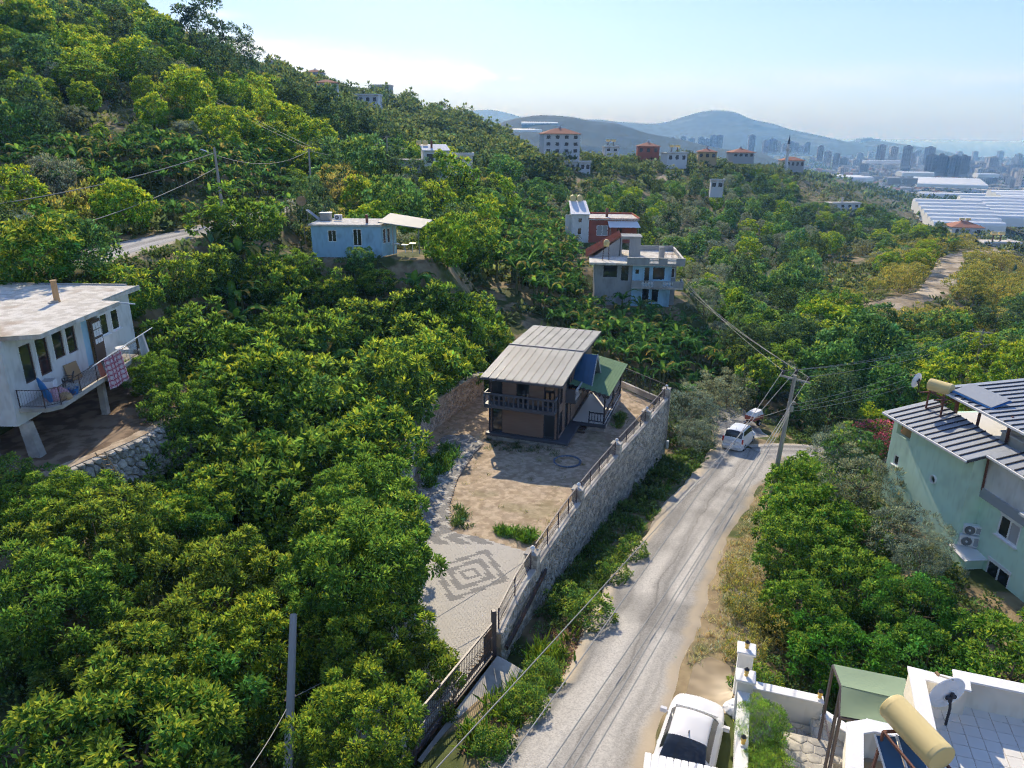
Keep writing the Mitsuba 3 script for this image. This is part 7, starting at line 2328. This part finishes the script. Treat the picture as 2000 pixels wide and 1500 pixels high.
for u, v, s, lab in ((352, 800, .72, 'avocado tree beside the far end of the rubble wall below the white house'), (292, 700, .5, 'smaller avocado tree at the far corner of the balcony of the white house'), (712, 985, .85, 'avocado tree overhanging the garden wall beside the paved path'), (712, 1110, .82, 'avocado tree overhanging the garden wall beside the diamond paving'), (738, 1235, .62, 'avocado tree overhanging the near end of the garden wall')):
    one('avocado_near', 'avocado_tree', u, v, 2.7, lab, 'tree', None, s, r=2.2, variant=int(u) % 6)
a1 = many('avocado_near', 'avocado_tree', None, 3.75, AV + ' in the near grove', 'avocado trees in the near grove', (.6, 1.12), 3, 1.5, .2, 1.0, world=near, apart='avocado tree with yellow shoots')
a2 = many('avocado', 'avocado_tree', None, 3.7, AV + ' on the slope behind', 'avocado trees on the slope behind the near grove', (.58, 1.15), 3, 1.5, .2, 1.0, world=mid, apart='slope avocado tree')
print('avocado', a1, a2)
one('avocado_near', 'avocado_tree', 790, 1335, 2.0, 'small avocado tree with orange-yellow tips leaning over the sliding gate', 'tree', None, .60, r=1.6, variant=2)
one('avocado_near', 'avocado_tree', 690, 1440, 2.2, 'low avocado tree at the bottom edge right of the bare grey pole', 'tree', None, .55, r=1.6, variant=0)
# the marked trees of the middle distance
one('bright_broadleaf', 'walnut_tree', 880, 375, 5, 'large round tree with yellow-green foliage standing high above the blue house', scale=1.65, r=4)
one('bright_broadleaf', 'walnut_tree', 935, 445, 4, 'yellow-green tree in front of the large round yellow-green tree', scale=1.15, r=3)
one('broadleaf', 'leafy_tree', 985, 345, 4, 'dark green tree just behind the large yellow-green tree', scale=1.45, r=3)
one('broadleaf', 'leafy_tree', 690, 340, 4, 'tall rounded tree by the utility pole above the blue house', scale=1.5, r=3.5)
one('dark_tree', 'oak_tree', 395, 95, 6, 'tall dark tree breaking the skyline on the left hillside', scale=1.9, r=5)
one('dark_tree', 'oak_tree', 465, 130, 6, 'broad dark tree right of the tallest skyline tree', scale=1.7, r=5)
one('dark_tree', 'oak_tree', 430, 165, 5, 'dark tree below the tallest skyline tree', scale=1.5, r=5)
one('dark_tree', 'oak_tree', 655, 250, 5, 'dark pointed tree at the right end of the left hillside', scale=1.5, r=4)
one('dark_tree', 'oak_tree', 725, 285, 4, 'dark narrow tree left of the pale house on the slope', scale=1.1, r=3)
for u, v, s, lab in ((310, 75, 1.5, 'yellow-green tree below the blue building on the skyline'), (510, 195, 1.3, 'yellow-green tree in the middle of the left hillside'), (420, 185, 1.1, 'golden green tree left of the middle of the left hillside'), (260, 120, 1.2, 'pale yellow-green tree leaning out high on the left hillside'), (60, 50, 1.4, 'bright green tree near the top left corner')):
    one('bright_broadleaf', 'walnut_tree', u, v, 4, lab, scale=s, r=3)
HS = [(0, 250), (0, 10), (240, 10), (330, 60), (520, 170), (660, 250), (780, 300), (900, 330), (990, 400), (950, 470), (850, 520), (720, 500), (620, 470), (560, 430), (440, 440), (390, 440), (270, 465), (150, 500), (0, 490), (0, 335), (100, 355), (170, 375), (240, 392), (330, 410), (440, 440), (575, 400), (560, 320), (420, 272), (270, 255), (100, 265)]
n5 = many('dry_shrub', 'yellow_shrub', HS, 5.2, 'yellowish shrub between the trees of the left hillside', 'shrubs on the left hillside', (.9, 2.1), 1, .9, .6, .3, 'shrub', 150)
n4 = many(['broadleaf', 'dark_tree', 'olive', 'bright_broadleaf', 'bright_broadleaf', 'avocado'], 'hillside_tree', HS, 4.6, 'on the wooded left hillside', 'on the wooded left hillside', (.5, 1.2), 3, 1.5, .7, 1.0, most=290, sz=(.8, 1.3), apart='hillside tree')
print('hillside', n4, n5)
RAV = [(950, 330), (1060, 345), (1200, 370), (1340, 350), (1480, 340), (1600, 360), (1700, 410), (1800, 450), (1880, 480), (1780, 500), (1620, 520), (1560, 560), (1450, 600), (1380, 560), (1340, 500), (1250, 430), (1120, 400), (1010, 390)]
n8 = many('dry_shrub', 'yellow_shrub', [(1560, 480), (1900, 470), (2000, 520), (2000, 720), (1800, 660), (1640, 640), (1540, 560)], 3.6, 'yellow-green shrub on the scrubby slope beside the dirt track', 'shrubs beside the dirt track', (.7, 1.7), 1, .9, .4, .3, 'shrub', 170)
n6 = many(['broadleaf', 'olive', 'dark_tree', 'olive', 'broadleaf', 'bright_broadleaf'], 'ravine_tree', RAV, 5.2, 'in the wooded ravine below the spur', 'in the wooded ravine', (.4, .9), 4, 1.8, .8, 1.0, sz=(.8, 1.35), singly=290, rest=('ravine_woods', 'far trees of the wooded ravine below the spur', 'woods'), apart='ravine tree')
RGTREE = [(1340, 560), (1460, 560), (1580, 560), (1700, 620), (1860, 640), (2000, 600), (2000, 800), (1900, 740), (1760, 780), (1640, 850), (1580, 790), (1500, 760), (1440, 690), (1370, 640)]
n7 = many(['broadleaf', 'dark_tree', 'broadleaf', 'bright_broadleaf', 'avocado', 'olive'], 'roadside_tree', RGTREE, 3.8, 'on the slope beyond the road junction', 'beyond the road junction', (.45, .9), 2.5, 1.3, .5, .6, most=150, apart='tree beyond the road junction')
print('ravine', n6, n7, n8)
for u, v, s, lab in ((1345, 815, .85, 'grey-green olive bush against the corner of the stone wall'), (1385, 790, .9, 'grey-green olive bush left of the silver van'), (1420, 770, .8, 'grey-green olive bush behind the silver van'), (1365, 850, .6, 'low olive bush at the foot of the stone wall corner'), (1455, 755, .7, 'small olive bush beyond the silver van'),
                   (1640, 890, .75, 'small silvery olive tree at the near edge of the junction'), (1680, 945, .7, 'silvery olive tree beside the path to the green house'), (1765, 1035, .6, 'silvery olive tree against the green house wall'), (1805, 1068, .45, 'silvery olive tree at the corner below the green house')):
    one('olive', 'olive_tree', u, v, 1.6, lab, scale=s, r=1.6)
for u, v, s, lab in ((1590, 640, .9, 'bright yellow-green tree beyond the junction'), (1680, 720, 1.25, 'large bushy tree on the bank opposite the junction'), (1620, 740, 1.0, 'bushy tree on the bank left of the large bushy one'), (1740, 780, .9, 'bushy tree on the bank right of the large bushy one'), (1660, 870, .55, 'small fig tree at the entrance of the path to the green house'), (1560, 560, .9, 'pale green feathery tree at the edge of the scrubby slope'), (1850, 770, .9, 'yellow-green bush behind the green house')):
    one('bright_broadleaf' if 'yellow' in lab else 'broadleaf', 'bushy_tree', u, v, 2.4, lab, scale=s, r=2.2)
ORCH = [(1575, 890), (1640, 930), (1700, 1000), (1740, 1080), (1870, 1190), (2000, 1240), (2000, 1330), (1880, 1330), (1740, 1300), (1640, 1300), (1590, 1270), (1570, 1180), (1565, 1060), (1560, 960)]
n9 = many('citrus', 'citrus_tree', ORCH, 2.35, 'citrus tree in the orchard below the green house', 'citrus trees in the orchard', (.7, 1.0), 2.0, 1.1, .15, .3, most=80, apart='round orchard citrus tree')
print('orchard', n9)
# ------------------------------------------------------------------ far woods, undergrowth, verge plants
FARW = [(690, 190), (900, 215), (960, 240), (1000, 290), (1080, 330), (1000, 350), (900, 330), (800, 300), (700, 270), (660, 235), (560, 185), (520, 140)]
f1 = many('far_tree', 'far_tree', FARW, 6.2, 'hazy tree on the far slope below the skyline houses', 'trees on the far slope', (.7, 1.35), 3, 1.8, .5, 0.5, most=300)
f2 = many('far_tree', 'spur_tree', [(1010, 300), (1100, 305), (1250, 305), (1440, 300), (1560, 330), (1620, 350), (1560, 390), (1440, 350), (1300, 365), (1180, 360), (1060, 345)], 5.0, 'hazy tree on the spur around the far houses', 'trees on the spur', (.4, .8), 3, 1.8, .5, 1.2, most=300)
for u, v, s in ((1565, 300, .9), (1508, 300, .6), (1479, 303, .75), (1493, 304, .6)):
    one('tall_conifer', 'cypress_tree', u, v + 8, 2, 'dark pointed conifer standing above the spur houses', 'tree', 'conifers on the spur', s * 1.25, sz=1.2)
print('far', f1, f2)


def mass(n, region, size, quads, col, seed, lf=1.0):
    """Many small leaf clumps as one mesh: (vertices, triangles, colours)."""
    g = np.random.default_rng(seed)
    x0, y0, x1, y1 = region.bounds
    c = np.stack([g.uniform(x0, x1, n), g.uniform(y0, y1, n)], -1)
    c = c[shapely.contains_xy(region, c[:, 0], c[:, 1])]
    z = terrain(c[:, 0], c[:, 1])
    c3 = np.c_[c, z]
    vis = np.array([sees(q, 30) for q in c3])
    c3 = c3[vis]
    m = len(c3)
    s = size * g.uniform(.5, 1.3, m) * (1 if np.isscalar(size) else 1)
    ci = np.repeat(np.arange(m), quads)
    e = sphere_dirs(g, m * quads, .6); e[:, 2] = abs(e[:, 2])
    p = c3[ci] + e * (s[ci] * g.uniform(.5, 1, m * quads))[:, None] * [1, 1, .9]
    tone = np.exp(g.normal(0, .28, (m, 1)))[ci]
    C = tints(g, m * quads, col, .25, .2) * tone
    L = s[ci] * g.uniform(.55, .95, m * quads) * lf
    return leaves(p, unit(e + g.normal(0, .6, e.shape)), unit(e + [0, 0, .6]), L, L * .62, np.clip(C, 0, .6))


def sector(r0, r1, a0=-44, a1=44):
    a = np.radians(np.linspace(a0, a1, 40))
    return sg.Polygon(np.vstack([np.c_[np.sin(a) * r1, np.cos(a) * r1], np.c_[np.sin(a[::-1]) * r0, np.cos(a[::-1]) * r0]]))


free = AVOID_U
verge = sg.Polygon([tuple(p[:2]) for p in ROAD_R[3:9]] + [(19.6, 46), (15.8, 38), (12.6, 30.5), (10.0, 23.6), (8.6, 20.6)]).buffer(.3)
lower_bare = sg.Polygon([(-3.4, 16), (-.4, 22.6), (1.0, 25), (3.6, 26.5), (2.2, 21.5), (.2, 16)])
ug = join([mass(2600, sector(12, 38).difference(free).difference(lower_bare).difference(verge), .5, 90, (0.12, 0.19, 0.055), 1, lf=.38), mass(5200, sector(38, 70).difference(free).difference(verge), .6, 34, (0.12, 0.19, 0.055), 6, lf=.6), mass(6500, sector(70, 200).difference(free), 1.1, 20, (0.15, 0.195, 0.07), 2), mass(6000, sector(200, 600).difference(free), 2.0, 18, (0.14, 0.18, 0.08), 3)])
single('undergrowth', ug[:2], 'm_leaf', 'low bushy undergrowth covering the slopes between the trees', 'undergrowth', kind='stuff', color=ug[2])
dw = join([mass(9000, sector(600, 1500).difference(shapely.union_all([sg.Point(0, 0).buffer(1)])), 4.2, 14, (0.10, 0.15, 0.065), 4), mass(9000, sector(1500, 4200, -10, 44), 8, 12, (0.10, 0.14, 0.07), 5)])
single('distant_woods', dw[:2], 'm_leaf', 'distant orchards and trees covering the plain', 'woods', kind='stuff', color=dw[2])


def tufts(region, n, h, col, seed, blades=26, spread=.16, zf=None, lean=.5, w=.02):
    """Grass as blades: one mesh."""
    g = np.random.default_rng(seed)
    x0, y0, x1, y1 = region.bounds
    c = np.stack([g.uniform(x0, x1, n), g.uniform(y0, y1, n)], -1)
    c = c[shapely.contains_xy(region, c[:, 0], c[:, 1])]
    z = (zf or terrain)(c[:, 0], c[:, 1])
    m = len(c); ci = np.repeat(np.arange(m), blades)
    s = h * g.uniform(.4, 1.35, m)
    p = np.c_[c, z][ci] + np.c_[g.normal(0, spread, (m * blades, 2)), np.full(m * blades, -.02)]
    d = unit(np.c_[g.normal(0, lean, (m * blades, 2)), np.ones(m * blades)])
    L = s[ci] * g.uniform(.5, 1.2, m * blades)
    nr = unit(np.c_[g.normal(0, 1, (m * blades, 2)), np.full(m * blades, .4)])
    C = tints(g, m * blades, col, .25, .25) * np.exp(g.normal(0, .2, (m, 1)))[ci]
    return leaves(p, d, nr, L, np.full(m * blades, w) * np.maximum(1, L / .5), np.clip(C, 0, .7), fold=.05, droop=.25)


strip = sg.Polygon([tuple(on_wall(s, .35)[:2]) for s in np.linspace(5, WLEN - .2, 20)] + [tuple(p[:2] + [-.35, 0]) for p in ROAD_L[9:4:-1]]).buffer(0)
lower = sg.Polygon([(-1.9, 17.2), (.4, 22.4), (1.0, 24.5), (2.6, 24.5), (1.2, 20.4), (-.3, 17.2)])
inside_l = sg.Polygon([(-5.2, 37.6), (-5.6, 43.5), (-4.2, 46.5), (-3.7, 44), (-4.6, 39)])
vg = join([tufts(strip, 1500, .42, (0.15, 0.28, 0.05), 1), tufts(lower, 240, .55, (0.24, 0.38, 0.05), 2), tufts(inside_l, 130, .6, (0.14, 0.28, 0.05), 3, zf=yard_surface)])
single('roadside_grass', vg[:2], 'm_leaf', 'rank green grass growing along the foot of the stone wall', 'grass', kind='stuff', color=vg[2])
yg = join([tufts(YARD.buffer(-.6).difference(DR.buffer(.1)), 240, .16, (0.28, 0.29, 0.10), 5, 12, .12, yard_surface),
           tufts(sg.Polygon([atz(u, v, -19.8)[:2] for u, v in ((962, 1040), (1035, 1062), (1045, 1040), (975, 1028))]), 60, .42, (0.17, 0.33, 0.05), 6, 40, .12, yard_surface),
           tufts(sg.Polygon([atz(u, v, -20.1)[:2] for u, v in ((885, 1030), (925, 1038), (905, 1000), (890, 990))]), 34, .35, (0.15, 0.25, 0.07), 7, 36, .14, yard_surface),
           tufts(sg.Polygon([W(q, HF)[:2] for q in ((-.1, -.5, 0), (5.6, -.5, 0), (5.5, -2.0, 0), (0, -2.2, 0))]), 130, .22, (0.11, 0.17, 0.06), 8, 20, .14, yard_surface),
           tufts(sg.Polygon([W(q, HF)[:2] for q in ((7.95, 4.5, 0), (9.0, 5, 0), (8.6, 7.5, 0), (7.95, 7.8, 0))]), 60, .5, (0.14, 0.25, 0.06), 9, 30, .14, yard_surface)])
single('yard_grass', yg[:2], 'm_leaf', 'sparse tufts of grass in the bare yard', 'grass', kind='stuff', color=yg[2])
rv = sg.Polygon([tuple(p[:2] + [.5, 0]) for p in ROAD_R[3:9]] + [(19.6, 46), (15.8, 38), (12.6, 30.5), (10.0, 23.6), (8.8, 22.6), (7.6, 23.4)])
rg = join([tufts(rv, 4200, .24, (0.66, 0.56, 0.30), 10, 26, .16), tufts(rv.intersection(sg.LineString(ROAD_R[3:9, :2]).buffer(1.25)), 420, .14, (0.26, 0.36, 0.09), 11, 22, .14, w=.015)])
single('dry_grass', rg[:2], 'm_leaf', 'dry straw-coloured grass on the verge right of the road', 'grass', kind='stuff', color=rg[2])
setting('bare_terrace', inner_grid(sg.Polygon([(-29, 30.6), (-26.6, 30.9), (-23.9, 31.9), (-22.2, 35.0), (-21.1, 37.8), (-20.8, 40.6), (-22.2, 46), (-29, 46)]), .4, lambda x, y: np.maximum(terrain(x, y), -16.45) + .06), 'm_dark_soil', 'bare brown earth below the balcony of the white house', smooth=True)
# fallen brown leaves by the gate
g = np.random.default_rng(31)
lit = sg.Polygon([(-1.6, 17.2), (-.6, 19.3), (.9, 22.9), (1.4, 25.6), (3.2, 26.2), (3.4, 24.4), (1.7, 21.2), (-.2, 17.2)])
c = np.stack([g.uniform(-2, 4, 9000), g.uniform(17, 26.5, 9000)], -1); c = c[shapely.contains_xy(lit, c[:, 0], c[:, 1])]
n = len(c); z = terrain(c[:, 0], c[:, 1])
a = g.uniform(0, 6.28, n)
lv = leaves(np.c_[c, z + .03 + g.uniform(0, .05, n)], np.c_[np.cos(a), np.sin(a), g.normal(0, .2, n)], unit(np.c_[g.normal(0, .4, (n, 2)), np.ones(n)]), g.uniform(.09, .17, n), .065, tints(g, n, (.20, .115, .07), .3, .2), fold=.3)
single('fallen_leaves', lv[:2], 'm_dry_leaf', 'brown fallen leaves on the ground outside the gate', 'leaf litter', kind='stuff', color=lv[2])
# shrubs with a place of their own
for kind, nm, x, y, s, lab in (('green_shrub', 'leafy_shrub', 3.5, 26.0, .5, 'round green bush at the road edge below the stone wall near the gate'), ('green_shrub', 'leafy_shrub', 1.25, 21.3, .36, 'bushy green shrub outside the middle of the sliding gate'), ('green_shrub', 'leafy_shrub', .55, 19.4, .36, 'leafy green shrub outside the near end of the sliding gate'), ('green_shrub', 'leafy_shrub', -.5, 17.4, .3, 'small green shrub at the bottom edge below the gate'),
                               ('green_shrub', 'leafy_shrub', 5.2, 30.5, .4, 'low green shrub halfway along the foot of the stone wall'), ('green_shrub', 'leafy_shrub', 6.6, 33.4, .42, 'low green shrub in the verge before the road bends'), ('green_shrub', 'leafy_shrub', 2.7, 27.5, .5, 'dark shrub pressed against the wall foot near the gate'),
                               ('green_shrub', 'leafy_shrub', -23.4, 30.6, .8, 'dark green shrub below the near end of the rubble wall'), ('green_shrub', 'leafy_shrub', -21.3, 32.9, .6, 'green shrub at the foot of the middle of the rubble wall'), ('green_shrub', 'leafy_shrub', -20.3, 35.6, .5, 'green shrub at the foot of the far end of the rubble wall'), ('green_shrub', 'leafy_shrub', -24.9, 31.6, .5, 'small shrub growing on top of the rubble wall'),
 ('dry_shrub', 'broom_bush', 11.3, 30.2, .34, 'small bright yellow-green broom bush on the dry verge'), ('dry_shrub', 'broom_bush', 10.6, 26.8, .46, 'large yellow-green broom bush on the dry verge near the wall piers'), ('dry_shrub', 'broom_bush', 11.4, 25.2, .4, 'broom bush at the edge of the orchard right of the large one'), ('dry_shrub', 'broom_bush', 9.3, 23.0, .36, 'brownish dry bush just beyond the bare patch of earth'),
                               ('green_shrub', 'leafy_shrub', 9.0, 21.0, .4, 'green bush behind the white wall piers')):
    plant(kind, nm, x, y, lab, 'shrub', None, s * 1.25)
setting('earth_pad', inner_grid(sg.Polygon([(6.0, 19.6), (7.3, 18.8), (8.0, 20.2), (8.6, 22.4), (8.0, 23.2), (7.2, 22.6)]), .3, lambda x, y: terrain(x, y) + .03), 'm_track', 'pale bare earth pull-in beyond the white car', smooth=True)
plant('garden_conifer', 'garden_cypress', 7.7, 17.0, 'bright green bushy conifer inside the white wall near the car', 'shrub', None, .44, z=-18.05, sz=1.0, variant=0)
plant('garden_conifer', 'garden_cypress', 7.45, 15.5, 'lower and darker conifer beside the bright one inside the white wall', 'shrub', None, .40, z=-18.05, sz=.85, variant=1)
# bougainvillea by the green house
species('bougainvillea', 1, lambda g, i: (lambda co: {'crown': (co[0][:2], 'm_leaf', co[0][2]), 'flowers': (co[1][:2], 'm_leaf', co[1][2]), 'trunk': (trunk(g, 1.2, .07, 1.2), 'm_bark', None)})(crown(g, 1.5, .4, 2.4, 34, 80, .18, (.15, .24, .06), (.70, .16, .22), .9, rc=.5, aspect=.6)))
one('bougainvillea', 'bougainvillea', 1708, 862, 1.6, 'bougainvillea with pink and orange flowers beside the green house', 'shrub', scale=1.15)
one('bougainvillea', 'bougainvillea', 1750, 868, 1.6, 'second pink bougainvillea right against the green house pergola', 'shrub', scale=.9)
build_ground()
